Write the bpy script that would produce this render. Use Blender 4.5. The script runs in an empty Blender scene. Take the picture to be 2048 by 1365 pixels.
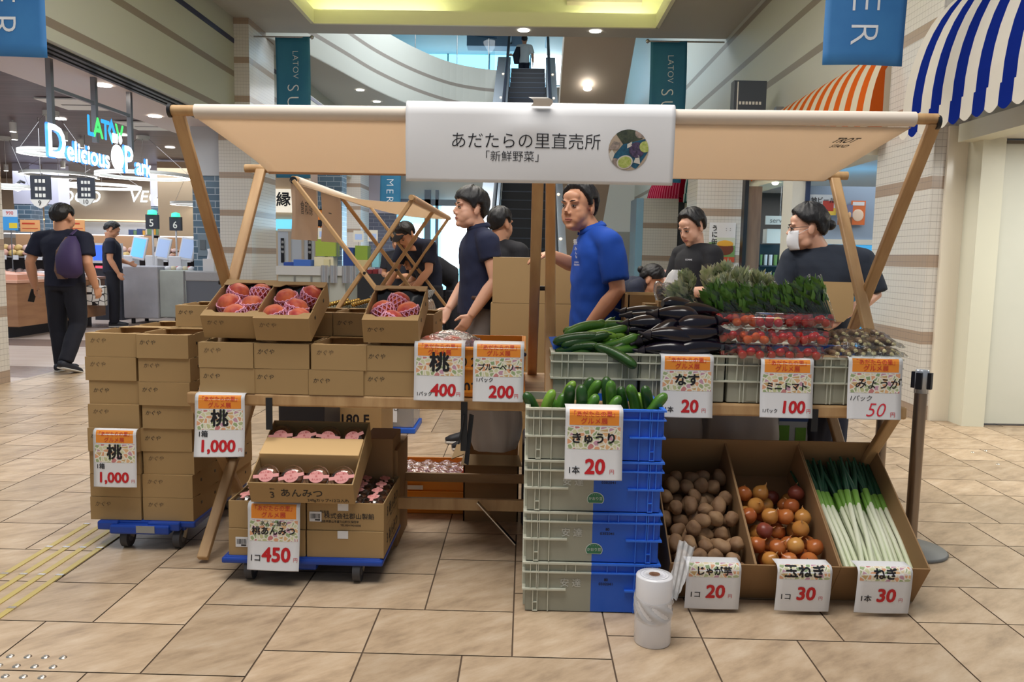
import bpy, bmesh, math, random
from mathutils import Vector, Matrix, Euler, noise
random.seed(7)
R = math.radians
SC = bpy.context.scene
COL = SC.collection
PI = math.pi

# ---------------------------------------------------------------- camera
FPX, EYE = 1600.0, 1.30
YAW, PITCH, ROLL = R(0.8876), R(5.9936), R(1.05)
cam_d = Vector((-math.sin(YAW)*math.cos(PITCH), math.cos(YAW)*math.cos(PITCH), -math.sin(PITCH)))
_r0 = Vector((math.cos(YAW), math.sin(YAW), 0)); _u0 = _r0.cross(cam_d)
cam_r = _r0*math.cos(ROLL)+_u0*math.sin(ROLL); cam_u = -_r0*math.sin(ROLL)+_u0*math.cos(ROLL)
cam_data = bpy.data.cameras.new('camera'); cam = bpy.data.objects.new('camera', cam_data); COL.objects.link(cam)
cam_data.sensor_width = 36; cam_data.lens = FPX/2048*36; cam_data.clip_start = 0.05; cam_data.clip_end = 200
cam.matrix_world = Matrix(((cam_r.x, cam_u.x, -cam_d.x, 0), (cam_r.y, cam_u.y, -cam_d.y, 0), (cam_r.z, cam_u.z, -cam_d.z, EYE), (0, 0, 0, 1)))
SC.camera = cam
def _ray(u, v): return cam_d*FPX+cam_r*(u-1024)+cam_u*(682.5-v)
def P(u, v, y): w = _ray(u, v); return Vector((0, 0, EYE))+w*(y/w.y)
def G(u, v, z=0.0): w = _ray(u, v); return Vector((0, 0, EYE))+w*((z-EYE)/w.z)
def PX(u, v, x): w = _ray(u, v); return Vector((0, 0, EYE))+w*(x/w.x)

# ---------------------------------------------------------------- world, lamps, exposure
SC.view_settings.view_transform = 'Standard'; SC.view_settings.look = 'None'
SC.view_settings.gamma = 1.0; SC.view_settings.use_curve_mapping = False
SC.view_settings.exposure = 0.0
W = bpy.data.worlds.new('daylight'); SC.world = W; W.use_nodes = True
W.node_tree.nodes['Background'].inputs[0].default_value = (0.80, 0.90, 1.0, 1); W.node_tree.nodes['Background'].inputs[1].default_value = 0.27
def area(name, loc, size, power, col=(1, 1, 1), rot=(0, 0, 0), sy=None):
    l = bpy.data.lights.new(name, 'AREA'); l.energy = power; l.color = col; l.size = size
    if sy: l.shape = 'RECTANGLE'; l.size_y = sy
    o = bpy.data.objects.new(name, l); COL.objects.link(o); o.location = loc; o.rotation_euler = rot; return o
area('mall_ceiling_lamp', (-0.6, 2.0, 5.15), 3.6, 265, (1.0, 0.95, 0.885), (0, 0, 0), 2.6)
area('mall_far_ceiling_lamp', (-0.8, 7.2, 5.15), 3.5, 260, (1.0, 0.95, 0.88), (0, 0, 0), 3.0)
area('mall_end_ceiling_lamp', (-1.0, 18.5, 8.4), 4.0, 420, (0.88, 0.95, 1.0), (0, 0, 0), 4.0)
area('store_ceiling_lamp', (-9.0, 12.0, 3.3), 5.0, 330, (0.86, 0.92, 1.0), (0, 0, 0), 9.0)
area('store_back_ceiling_lamp', (-10.0, 21.5, 3.3), 7.0, 420, (0.88, 0.93, 1.0), (0, 0, 0), 5.0)
area('gallery_ceiling_lamp', (-3.5, 20.5, 4.9), 3.0, 90, (0.92, 0.95, 1.0), (0, 0, 0), 5.0)
area('shop_ceiling_lamp', (4.6, 10.8, 2.38), 2.0, 60, (0.95, 0.98, 1.0), (0, 0, 0), 5.0)
area('near_shop_ceiling_lamp', (4.6, 5.0, 2.26), 1.2, 60, (1.0, 0.98, 0.9), (0, 0, 0), 1.6)

# ---------------------------------------------------------------- materials
def lin(c):
    return tuple(((x/255)/12.92 if x/255 <= .04045 else ((x/255+.055)/1.055)**2.4) for x in c)
MATS = {}
def newmat(name):
    m = bpy.data.materials.new(name); m.use_nodes = True; MATS[name] = m
    n = m.node_tree.nodes; return m, n, m.node_tree.links, n['Principled BSDF']
def M(name, rgb, rough=.6, metal=0., spec=.5, nz=None, bump=None, emit=0., sss=0., coat=0., scale3=None):
    """nz=(scale, darker rgb) mixes a second colour in by noise; bump=(scale, strength)"""
    if name in MATS: return MATS[name]
    m, n, l, b = newmat(name)
    c = lin(rgb)+(1,)
    b.inputs['Base Color'].default_value = c; b.inputs['Roughness'].default_value = rough; b.inputs['Metallic'].default_value = metal
    b.inputs['Specular IOR Level'].default_value = spec
    if coat: b.inputs['Coat Weight'].default_value = coat
    if sss: b.inputs['Subsurface Weight'].default_value = sss; b.inputs['Subsurface Radius'].default_value = (.02, .008, .004)
    if emit: b.inputs['Emission Color'].default_value = c; b.inputs['Emission Strength'].default_value = emit
    if nz or bump:
        tc = n.new('ShaderNodeTexCoord'); src = tc.outputs['Object']
        if scale3:
            mp = n.new('ShaderNodeMapping'); mp.inputs['Scale'].default_value = scale3; l.new(src, mp.inputs['Vector']); src = mp.outputs['Vector']
    if nz:
        t = n.new('ShaderNodeTexNoise'); t.inputs['Scale'].default_value = nz[0]; t.inputs['Detail'].default_value = 4; l.new(src, t.inputs['Vector'])
        cr = n.new('ShaderNodeValToRGB'); cr.color_ramp.elements[0].position = .35; cr.color_ramp.elements[1].position = .65
        cr.color_ramp.elements[0].color = lin(nz[1])+(1,); cr.color_ramp.elements[1].color = c
        l.new(t.outputs['Fac'], cr.inputs['Fac']); l.new(cr.outputs['Color'], b.inputs['Base Color'])
    if bump:
        t2 = n.new('ShaderNodeTexNoise'); t2.inputs['Scale'].default_value = bump[0]; t2.inputs['Detail'].default_value = 3; l.new(src, t2.inputs['Vector'])
        bp = n.new('ShaderNodeBump'); bp.inputs['Strength'].default_value = bump[1]; bp.inputs['Distance'].default_value = .004
        l.new(t2.outputs['Fac'], bp.inputs['Height']); l.new(bp.outputs['Normal'], b.inputs['Normal'])
    return m
def MClear(name, tint=(235, 240, 240), gloss=.12, rough=.05, milk=.0, bump=None):
    """thin clear plastic film or glass: see-through with a mirror sheen that grows at grazing angles"""
    if name in MATS: return MATS[name]
    m, n, l, b = newmat(name); n.remove(b); out = n['Material Output']
    tr = n.new('ShaderNodeBsdfTransparent'); tr.inputs[0].default_value = lin(tint)+(1,)
    gl = n.new('ShaderNodeBsdfGlossy'); gl.inputs['Roughness'].default_value = rough; gl.inputs[0].default_value = (.95, .95, .95, 1)
    lw = n.new('ShaderNodeLayerWeight'); lw.inputs[0].default_value = .25
    ad = n.new('ShaderNodeMath'); ad.operation = 'MULTIPLY_ADD'; ad.inputs[1].default_value = .6; ad.inputs[2].default_value = gloss; ad.use_clamp = True
    l.new(lw.outputs['Fresnel'], ad.inputs[0])
    mx = n.new('ShaderNodeMixShader'); l.new(ad.outputs[0], mx.inputs[0]); l.new(tr.outputs[0], mx.inputs[1]); l.new(gl.outputs[0], mx.inputs[2])
    last = mx
    if milk:
        df = n.new('ShaderNodeBsdfDiffuse'); df.inputs[0].default_value = (.8, .8, .8, 1)
        m2 = n.new('ShaderNodeMixShader'); m2.inputs[0].default_value = milk; l.new(mx.outputs[0], m2.inputs[1]); l.new(df.outputs[0], m2.inputs[2]); last = m2
    if bump:
        t2 = n.new('ShaderNodeTexNoise'); t2.inputs['Scale'].default_value = bump[0]; t2.inputs['Detail'].default_value = 3
        tc = n.new('ShaderNodeTexCoord'); l.new(tc.outputs['Object'], t2.inputs['Vector'])
        bp = n.new('ShaderNodeBump'); bp.inputs['Strength'].default_value = bump[1]; bp.inputs['Distance'].default_value = .01
        l.new(t2.outputs['Fac'], bp.inputs['Height']); l.new(bp.outputs['Normal'], gl.inputs['Normal'])
    l.new(last.outputs[0], out.inputs[0]); return m
def MCloth(name, rgb, back=.4):
    if name in MATS: return MATS[name]
    m, n, l, b = newmat(name); n.remove(b); out = n['Material Output']
    df = n.new('ShaderNodeBsdfDiffuse'); df.inputs[0].default_value = lin(rgb)+(1,)
    tl = n.new('ShaderNodeBsdfTranslucent'); tl.inputs[0].default_value = lin(rgb)+(1,)
    mx = n.new('ShaderNodeMixShader'); mx.inputs[0].default_value = back
    l.new(df.outputs[0], mx.inputs[1]); l.new(tl.outputs[0], mx.inputs[2]); l.new(mx.outputs[0], out.inputs[0]); return m
def math_node(n, l, op, a, b=None, c=None):
    x = n.new('ShaderNodeMath'); x.operation = op
    for i, q in enumerate((a, b, c)):
        if q is None: continue
        if isinstance(q, (int, float)): x.inputs[i].default_value = q
        else: l.new(q, x.inputs[i])
    return x.outputs[0]
def mixc(n, l, f, a, b):
    x = n.new('ShaderNodeMix'); x.data_type = 'RGBA'
    for s, q in ((0, f), (6, a), (7, b)):
        if isinstance(q, (int, float)): x.inputs[s].default_value = q
        elif isinstance(q, tuple): x.inputs[s].default_value = q if len(q) == 4 else lin(q)+(1,)
        else: l.new(q, x.inputs[s])
    return x.outputs[2]

# ---------------------------------------------------------------- mesh helpers
class MB:
    """collects shapes and links them as ONE mesh object"""
    def __init__(s): s.v = []; s.f = []; s.m = []; s.s = []
    def add(s, vs, fs, mi=0, sm=False, mx=None):
        k = len(s.v)
        s.v += [tuple(mx @ Vector(p)) for p in vs] if mx else [tuple(p) for p in vs]
        for f in fs: s.f.append(tuple(i+k for i in f)); s.m.append(mi); s.s.append(sm)
        return s
    def box(s, a, b, mi=0, mx=None):
        x0, y0, z0 = a; x1, y1, z1 = b
        return s.add([(x0, y0, z0), (x1, y0, z0), (x1, y1, z0), (x0, y1, z0), (x0, y0, z1), (x1, y0, z1), (x1, y1, z1), (x0, y1, z1)],
                     [(0, 3, 2, 1), (4, 5, 6, 7), (0, 1, 5, 4), (1, 2, 6, 5), (2, 3, 7, 6), (3, 0, 4, 7)], mi, False, mx)
    def cbox(s, c, d, mi=0, mx=None):
        return s.box([c[i]-d[i]/2 for i in range(3)], [c[i]+d[i]/2 for i in range(3)], mi, mx)
    def bar(s, p, q, w, t, mi=0, up=(0, 0, 1)):
        """square-section bar from p to q; w across, t along the up side"""
        p, q = Vector(p), Vector(q); d = (q-p).normalized(); u = Vector(up); x = d.cross(u)
        if x.length < 1e-4: x = d.cross(Vector((0, 1, 0)))
        x.normalize(); y = x.cross(d); L = (q-p).length
        mx = Matrix(((x.x, d.x, y.x, p.x), (x.y, d.y, y.y, p.y), (x.z, d.z, y.z, p.z), (0, 0, 0, 1)))
        return s.box((-w/2, 0, -t/2), (w/2, L, t/2), mi, mx)
    def tube(s, pts, rad, seg=10, mi=0, sm=True, caps=True, flat=None):
        """swept round section; rad one number or one per point; flat=(sx, sy) squashes it"""
        pts = [Vector(p) for p in pts]; n = len(pts)
        rad = [rad]*n if isinstance(rad, (int, float)) else list(rad)
        vs = []; fs = []; d0 = (pts[1]-pts[0]).normalized()
        a = d0.cross(Vector((0, 0, 1)))
        if a.length < .02: a = d0.cross(Vector((0, 1, 0)))
        a.normalize()
        for i in range(n):
            d = (pts[min(i+1, n-1)]-pts[max(i-1, 0)])
            d = d.normalized() if d.length > 1e-9 else d0
            a = a-d*a.dot(d); a.normalize(); b = d.cross(a)
            fx, fy = flat or (1, 1)
            for j in range(seg):
                t = 2*PI*j/seg; vs.append(pts[i]+(a*math.cos(t)*fx+b*math.sin(t)*fy)*rad[i])
        for i in range(n-1):
            for j in range(seg): fs.append((i*seg+j, i*seg+(j+1) % seg, (i+1)*seg+(j+1) % seg, (i+1)*seg+j))
        s.add(vs, fs, mi, sm)
        if caps:
            s.add(vs[:seg], [tuple(range(seg-1, -1, -1))], mi, False); s.add(vs[-seg:], [tuple(range(seg))], mi, False)
        return s
    def cyl(s, p, q, r, r2=None, seg=16, mi=0): return s.tube([p, q], [r, r if r2 is None else r2], seg, mi)
    def lathe(s, prof, seg=20, mi=0, mx=None, sm=True, sx=1, sy=1):
        """profile of (radius, z) spun round z"""
        vs = []; fs = []; n = len(prof)
        for r, z in prof:
            for j in range(seg): t = 2*PI*j/seg; vs.append((r*math.cos(t)*sx, r*math.sin(t)*sy, z))
        for i in range(n-1):
            for j in range(seg): fs.append((i*seg+j, i*seg+(j+1) % seg, (i+1)*seg+(j+1) % seg, (i+1)*seg+j))
        return s.add(vs, fs, mi, sm, mx)
    def ell(s, c, r, seg=16, rings=10, mi=0, rot=None):
        prof = [(math.sin(PI*i/rings), -math.cos(PI*i/rings)) for i in range(rings+1)]
        prof = [(max(a, 1e-4), b) for a, b in prof]
        mx = Matrix.Translation(Vector(c)) @ (rot.to_matrix().to_4x4() if rot else Matrix.Identity(4)) @ Matrix.Diagonal((r[0], r[1], r[2], 1))
        return s.lathe(prof, seg, mi, mx)
    def grid(s, fn, nu, nv, mi=0, sm=True, flip=False):
        vs = [fn(i/nu, j/nv) for j in range(nv+1) for i in range(nu+1)]
        fs = [(j*(nu+1)+i, j*(nu+1)+i+1, (j+1)*(nu+1)+i+1, (j+1)*(nu+1)+i) for j in range(nv) for i in range(nu)]
        if flip: fs = [f[::-1] for f in fs]
        return s.add(vs, fs, mi, sm)
    def prism(s, poly, z0, z1, mi=0, mx=None):
        n = len(poly)
        return s.add([(x, y, z0) for x, y in poly]+[(x, y, z1) for x, y in poly],
                     [tuple(range(n-1, -1, -1)), tuple(range(n, 2*n))]+[(i, (i+1) % n, n+(i+1) % n, n+i) for i in range(n)], mi, False, mx)
    def text(s, st, size, fn, mi=0, bold=0., align='CENTER', shear=0., sp=1., sx=1.):
        """lettering laid out flat in (x, y) and carried to the surface fn(x, y)"""
        vs, fs = glyphs(st, size, min(bold, 0), align, shear, sp)
        offs = [(0, 0)] if bold <= 0 else [(math.cos(a*PI/4)*bold*size*.62, math.sin(a*PI/4)*bold*size*.62) for a in range(8)]
        p0, p1, p2 = Vector(fn(0, 0)), Vector(fn(.001, 0)), Vector(fn(0, .001)); nn = (p1-p0).cross(p2-p0); nn = nn.normalized() if nn.length > 0 else nn
        for i, (ox, oy) in enumerate(offs): s.add([Vector(fn(x*sx+ox, y+oy))+nn*(2e-5*i) for x, y in vs], fs, mi)
        return s
    def build(s, name, mats, parent=None, loc=None, rz=0., bevel=0., link=True, solid=0.):
        me = bpy.data.meshes.new(name); me.from_pydata(s.v, [], s.f)
        for m in (mats if isinstance(mats, (list, tuple)) else [mats]): me.materials.append(m)
        me.polygons.foreach_set('material_index', s.m); me.polygons.foreach_set('use_smooth', s.s); me.update()
        o = bpy.data.objects.new(name, me); COL.objects.link(o)
        if parent: o.parent = parent
        if loc is not None: o.location = loc
        if rz: o.rotation_euler[2] = rz
        if bevel:
            b = o.modifiers.new('edge', 'BEVEL'); b.width = bevel; b.segments = 2; b.limit_method = 'ANGLE'; b.angle_limit = R(35)
        if solid:
            b = o.modifiers.new('thick', 'SOLIDIFY'); b.thickness = solid; b.offset = 0
        return o
_gc = {}
def glyphs(st, size, bold=0., align='CENTER', shear=0., sp=1.):
    k = (st, bold, align, shear, sp)
    if k not in _gc:
        cu = bpy.data.curves.new('lettering', 'FONT'); cu.body = st; cu.size = 1; cu.align_x = align; cu.offset = bold; cu.shear = shear
        cu.resolution_u = 3; cu.space_character = sp; cu.fill_mode = 'FRONT'
        o = bpy.data.objects.new('lettering', cu); COL.objects.link(o)
        dg = bpy.context.evaluated_depsgraph_get(); me = bpy.data.meshes.new_from_object(o.evaluated_get(dg))
        _gc[k] = ([(v.co.x, v.co.y) for v in me.vertices], [tuple(p.vertices) for p in me.polygons])
        bpy.data.objects.remove(o); bpy.data.meshes.remove(me); bpy.data.curves.remove(cu)
    vs, fs = _gc[k]
    return [(x*size, y*size) for x, y in vs], fs
def front(x0, y, z0): return lambda a, b: (x0+a, y, z0+b)           # lettering on a wall that faces the viewer
def tag(o, label, cat, group=None):
    o['label'] = label; o['category'] = cat
    if group: o['group'] = group
    return o
def thing(name, label, cat, loc=(0, 0, 0), rz=0., group=None, rot=None):
    o = bpy.data.objects.new(name, None); COL.objects.link(o); o.location = loc
    o.rotation_euler = rot if rot else (0, 0, rz); o.empty_display_size = .05
    return tag(o, label, cat, group)
def struct(o): o['kind'] = 'structure'; return o
def dup(root, loc=None, label=None, rz=None, rot=None, group=None):
    r = root.copy(); COL.objects.link(r)
    if loc is not None: r.location = loc
    if rz is not None: r.rotation_euler = (0, 0, rz)
    if rot is not None: r.rotation_euler = rot
    if label: r['label'] = label
    if group: r['group'] = group
    for ch in list(root.children):
        c = ch.copy(); COL.objects.link(c); c.parent = r
        for g in list(ch.children):
            d = g.copy(); COL.objects.link(d); d.parent = c
    return r
ORD = 'first second third fourth fifth sixth seventh eighth ninth tenth eleventh twelfth thirteenth fourteenth fifteenth sixteenth seventeenth eighteenth nineteenth twentieth'.split()
def to_px(p):
    q = Vector(p)-Vector((0, 0, EYE)); z = q.dot(cam_d); return 1024+FPX*q.dot(cam_r)/z, 682.5-FPX*q.dot(cam_u)/z
def label_rows(items, rowkey, what, where, rowword, colword='from the left'):
    """items: objects; sorted into rows by rowkey, then by place along the row; each label says which one"""
    rows = {}
    for o in items: rows.setdefault(rowkey(o), []).append(o)
    ks = sorted(rows)
    for i, k in enumerate(ks):
        rs = sorted(rows[k], key=lambda o: o.matrix_basis.translation.x)
        for j, o in enumerate(rs):
            w = what(o) if callable(what) else what
            o['label'] = f'{w} {where}, {ORD[i]} {rowword}, {ORD[j]} {colword}'
# ================================================================ SETTING
m_grout = M('grout', (92, 74, 58), .8)
def floor_mat():
    m, n, l, b = newmat('floor_tile')
    at = n.new('ShaderNodeAttribute'); at.attribute_name = 'tone'
    tc = n.new('ShaderNodeTexCoord')
    off = n.new('ShaderNodeVectorMath'); off.operation = 'MULTIPLY_ADD'; l.new(at.outputs['Vector'], off.inputs[0]); off.inputs[1].default_value = (37, 51, 0); l.new(tc.outputs['Object'], off.inputs[2])
    ro = n.new('ShaderNodeMapping'); ro.inputs['Rotation'].default_value = (0, 0, R(-38)); l.new(off.outputs[0], ro.inputs['Vector'])
    sc = n.new('ShaderNodeMapping'); sc.inputs['Scale'].default_value = (3.0, 8, 1); l.new(ro.outputs[0], sc.inputs['Vector'])
    t = n.new('ShaderNodeTexNoise'); t.inputs['Scale'].default_value = 1.6; t.inputs['Detail'].default_value = 7; t.inputs['Roughness'].default_value = .65; l.new(sc.outputs[0], t.inputs['Vector'])
    cr = n.new('ShaderNodeValToRGB'); e = cr.color_ramp.elements
    e[0].position = .30; e[0].color = lin((160, 138, 114))+(1,); e[1].position = .72; e[1].color = lin((208, 188, 163))+(1,)
    x = e.new(.5); x.color = lin((190, 166, 138))+(1,)
    l.new(t.outputs['Fac'], cr.inputs['Fac'])
    v = math_node(n, l, 'MULTIPLY_ADD', at.outputs['Fac'], .26, .87)
    hs = n.new('ShaderNodeHueSaturation'); l.new(cr.outputs[0], hs.inputs['Color']); l.new(v, hs.inputs['Value'])
    l.new(hs.outputs[0], b.inputs['Base Color']); b.inputs['Roughness'].default_value = .38; b.inputs['Specular IOR Level'].default_value = .42
    bp = n.new('ShaderNodeBump'); bp.inputs['Strength'].default_value = .25; bp.inputs['Distance'].default_value = .004; l.new(t.outputs['Fac'], bp.inputs['Height']); l.new(bp.outputs[0], b.inputs['Normal'])
    return m
def build_floor():
    U, V, X0, Y0, g = .1636, .1655, -1.165, 2.327, .0028
    mb = MB(); tone = []
    rr = random.Random(3)
    for a in range(-90, 90):
        for b in range(-40, 40):
            bi, bj = -2*a+7*b, 2*a+b
            for (i, j, w, h) in ((-3, 0, 3, 2), (0, 0, 2, 3), (2, 1, 2, 2)):
                i0, j0 = i+bi, j+bj
                x0, y0, x1, y1 = X0+i0*U+g, Y0+j0*V+g, X0+(i0+w)*U-g, Y0+(j0+h)*V-g
                if x1 < -5.0 or x0 > 6.5 or y1 < -2.5 or y0 > 27: continue
                x0 = max(x0, -5.0)
                if x0 >= x1: continue
                mb.add([(x0, y0, 0), (x1, y0, 0), (x1, y1, 0), (x0, y1, 0)], [(0, 1, 2, 3)]); t = rr.random(); tone.extend([t]*4)
    k = len(mb.v); mb.add([(-5, -2.5, -.003), (6.5, -2.5, -.003), (6.5, 27, -.003), (-5, 27, -.003)], [(0, 1, 2, 3)], 1); tone.extend([0]*4)
    o = mb.build('floor', [floor_mat(), m_grout]); struct(o)
    at = o.data.attributes.new('tone', 'FLOAT', 'POINT'); at.data.foreach_set('value', tone)
build_floor()
# the grocery floor beyond the line of pillars: pale polished planks with darker bands
def store_floor_mat():
    m, n, l, b = newmat('store_floor')
    tc = n.new('ShaderNodeTexCoord'); mp = n.new('ShaderNodeMapping'); mp.inputs['Rotation'].default_value = (0, 0, R(25)); mp.inputs['Scale'].default_value = (1, 6, 1); l.new(tc.outputs['Object'], mp.inputs[0])
    t = n.new('ShaderNodeTexNoise'); t.inputs['Scale'].default_value = 1.2; t.inputs['Detail'].default_value = 5; l.new(mp.outputs[0], t.inputs[0])
    sx = n.new('ShaderNodeSeparateXYZ'); l.new(tc.outputs['Object'], sx.inputs[0])
    band = math_node(n, l, 'LESS_THAN', math_node(n, l, 'FRACT', math_node(n, l, 'MULTIPLY', sx.outputs[1], .38)), .3)
    c1 = mixc(n, l, t.outputs['Fac'], (196, 176, 164), (226, 212, 202)); c2 = mixc(n, l, t.outputs['Fac'], (120, 100, 92), (152, 132, 122))
    l.new(mixc(n, l, band, c1, c2), b.inputs['Base Color']); b.inputs['Roughness'].default_value = .25
    return m
struct(MB().box((-20, 6.0, -.05), (-5.0, 27, 0)).build('floor_store', store_floor_mat()))

# ---- wall materials
def stripe_mat(name, base, stripe, bands, rough=.55, tile=None):
    """painted or tiled wall with level bands at the heights given"""
    m, n, l, b = newmat(name); tc = n.new('ShaderNodeTexCoord'); sx = n.new('ShaderNodeSeparateXYZ'); l.new(tc.outputs['Object'], sx.inputs[0])
    f = None
    for z, h in bands:
        g = math_node(n, l, 'COMPARE', sx.outputs[2], z, h/2); f = g if f is None else math_node(n, l, 'MAXIMUM', f, g)
    c = mixc(n, l, f, base, stripe)
    if tile:
        tw, th, dark = tile
        s = math_node(n, l, 'ADD', sx.outputs[0], sx.outputs[1])
        fz = math_node(n, l, 'FRACT', math_node(n, l, 'DIVIDE', sx.outputs[2], th)); fs = math_node(n, l, 'FRACT', math_node(n, l, 'DIVIDE', s, tw))
        ln = math_node(n, l, 'MAXIMUM', math_node(n, l, 'LESS_THAN', fz, .07), math_node(n, l, 'MULTIPLY', math_node(n, l, 'LESS_THAN', fs, .10), .45))
        c = mixc(n, l, math_node(n, l, 'MULTIPLY', ln, .55), c, dark)
        bp = n.new('ShaderNodeBump'); bp.inputs['Strength'].default_value = .4; bp.inputs['Distance'].default_value = .003; bp.invert = True
        l.new(ln, bp.inputs['Height']); l.new(bp.outputs[0], b.inputs['Normal'])
    l.new(c, b.inputs['Base Color']); b.inputs['Roughness'].default_value = rough; b.inputs['Specular IOR Level'].default_value = .5
    return m
BZ = [(.06, .12)]+[(.69+.64*k, .105) for k in range(8)]
m_pillar = stripe_mat('pillar_tile', (214, 210, 203), (170, 150, 132), BZ, .22, (.05, .055, (120, 115, 112)))
m_beam = stripe_mat('beam_paint', (176, 178, 164), (128, 116, 102), [(3.64, .10), (4.30, .10)], .5)
m_beamr = stripe_mat('right_wall_paint', (196, 197, 186), (146, 137, 124), [(3.86, .10), (4.47, .10), (5.1, .10), (3.25, .1)], .5)
m_ceil = M('ceiling_paint', (176, 174, 166), .7)
m_white = M('white_paint', (222, 222, 214), .5)
m_panel = M('cream_board', (214, 216, 205), .4, nz=(1.2, (205, 208, 196)))
m_dark = M('black_metal', (22, 24, 30), .4)
m_steel = M('brushed_steel', (176, 174, 172), .25, 1.)
m_alu = M('aluminium_trim', (150, 152, 156), .35, .9)
m_cream = M('cream_wall', (214, 190, 158), .6)
m_woodceil = M('store_ceiling_boards', (96, 80, 82), .45, nz=(2.5, (70, 58, 62)), scale3=(.4, 5, 1))

# ---- left side: tiled pillars and the striped fascia over the grocery entrance
struct(MB().box((-5.75, 4.0, 0), (-5.0, 7.63, 5.4)).build('wall_left_pillar', m_pillar))
struct(MB().box((-5.29, 13.85, 0), (-4.74, 15.2, 5.4)).build('wall_left_column', m_pillar))
struct(MB().box((-5.35, 7.63, 3.46), (-5.0, 13.85, 5.4)).build('wall_left', m_beam))
struct(MB().box((-5.35, 15.2, 3.46), (-5.0, 23.0, 5.15)).build('wall_left_far', m_beam))
tr = MB()
for k in range(3): tr.box((-5.36+.11*k, 7.63, 3.43), (-5.30+.11*k, 13.85, 3.46))
struct(tr.build('trim_1', m_dark))
sl = MB().box((-5.05, 7.63, 4.80), (-4.99, 13.85, 4.88)); sl.box((-5.05, 15.2, 4.80), (-4.99, 21, 4.88))
struct(sl.build('trim_2', M('navy_slot', (16, 24, 66), .4)))
m_brick = None
def brick_mat(name, c1, c2, mortar, rot=False, sc=1.):
    m, n, l, b = newmat(name); tc = n.new('ShaderNodeTexCoord'); sx = n.new('ShaderNodeSeparateXYZ'); l.new(tc.outputs['Object'], sx.inputs[0])
    cx = n.new('ShaderNodeCombineXYZ'); l.new(math_node(n, l, 'ADD', sx.outputs[0], sx.outputs[1]), cx.inputs[0]); l.new(sx.outputs[2], cx.inputs[1])
    t = n.new('ShaderNodeTexBrick'); l.new(cx.outputs[0], t.inputs['Vector']); t.inputs['Color1'].default_value = lin(c1)+(1,); t.inputs['Color2'].default_value = lin(c2)+(1,); t.inputs['Mortar'].default_value = lin(mortar)+(1,)
    t.inputs['Scale'].default_value = 1.; t.inputs['Brick Width'].default_value = .34*sc; t.inputs['Row Height'].default_value = .115*sc; t.inputs['Mortar Size'].default_value = .008*sc
    l.new(t.outputs['Color'], b.inputs['Base Color']); b.inputs['Roughness'].default_value = .3; return m
m_blue_brick = brick_mat('blue_brick', (84, 106, 124), (100, 124, 142), (170, 182, 192))
# blue brick pier beside the pillar, with its pale upper box and wall socket plate
bp = struct(MB().box((-5.88, 14.15, .9), (-5.33, 15.2, 2.62)).build('wall_pier', m_blue_brick))
struct(MB().box((-5.88, 14.12, 2.62), (-5.33, 15.2, 3.5)).build('wall_pier_top', M('pale_board', (196, 200, 204), .5)))
struct(MB().box((-5.88, 14.15, 0), (-5.33, 15.2, .9)).build('wall_pier_base', M('grey_board', (112, 112, 118), .5)))
struct(MB().box((-5.33, 14.0, 0), (-5.29, 14.1, 3.5)).build('trim_3', m_dark))

# ---- right side
struct(MB().box((3.3, 6.69, 0), (3.62, 7.75, 5.4)).build('wall_right_pillar', m_pillar))
struct(MB().box((3.40, 6.66, 0), (3.60, 6.70, 2.42)).build('trim_4', M('glossy_edge_tile', (236, 228, 210), .15)))
m_frame = M('cream_frame', (222, 222, 204), .35)
fr = MB().box((3.56, 6.45, 0), (3.74, 6.66, 2.42)).box((3.44, 5.0, 2.28), (3.62, 6.6, 2.42))
struct(fr.build('trim_5', m_frame))
struct(MB().box((3.76, 6.50, .02), (6.2, 6.58, 2.26)).build('door_1', m_panel))
struct(MB().box((3.735, 6.485, 0), (3.76, 6.58, 2.28)).box((3.735, 6.485, 2.26), (6.2, 6.58, 2.285)).build('trim_6', M('bronze_seam', (104, 96, 84), .4)))
struct(MB().box((3.62, 3.4, 2.30), (6.2, 6.6, 2.38)).build('ceiling_near_shop', m_white))
struct(MB().box((3.58, 2.5, 2.42), (3.9, 6.69, 5.4)).build('wall_right', m_beamr))
struct(MB().box((3.47, 7.75, 2.45), (3.75, 30.0, 8.6)).build('wall_right_far', m_beamr))
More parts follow.
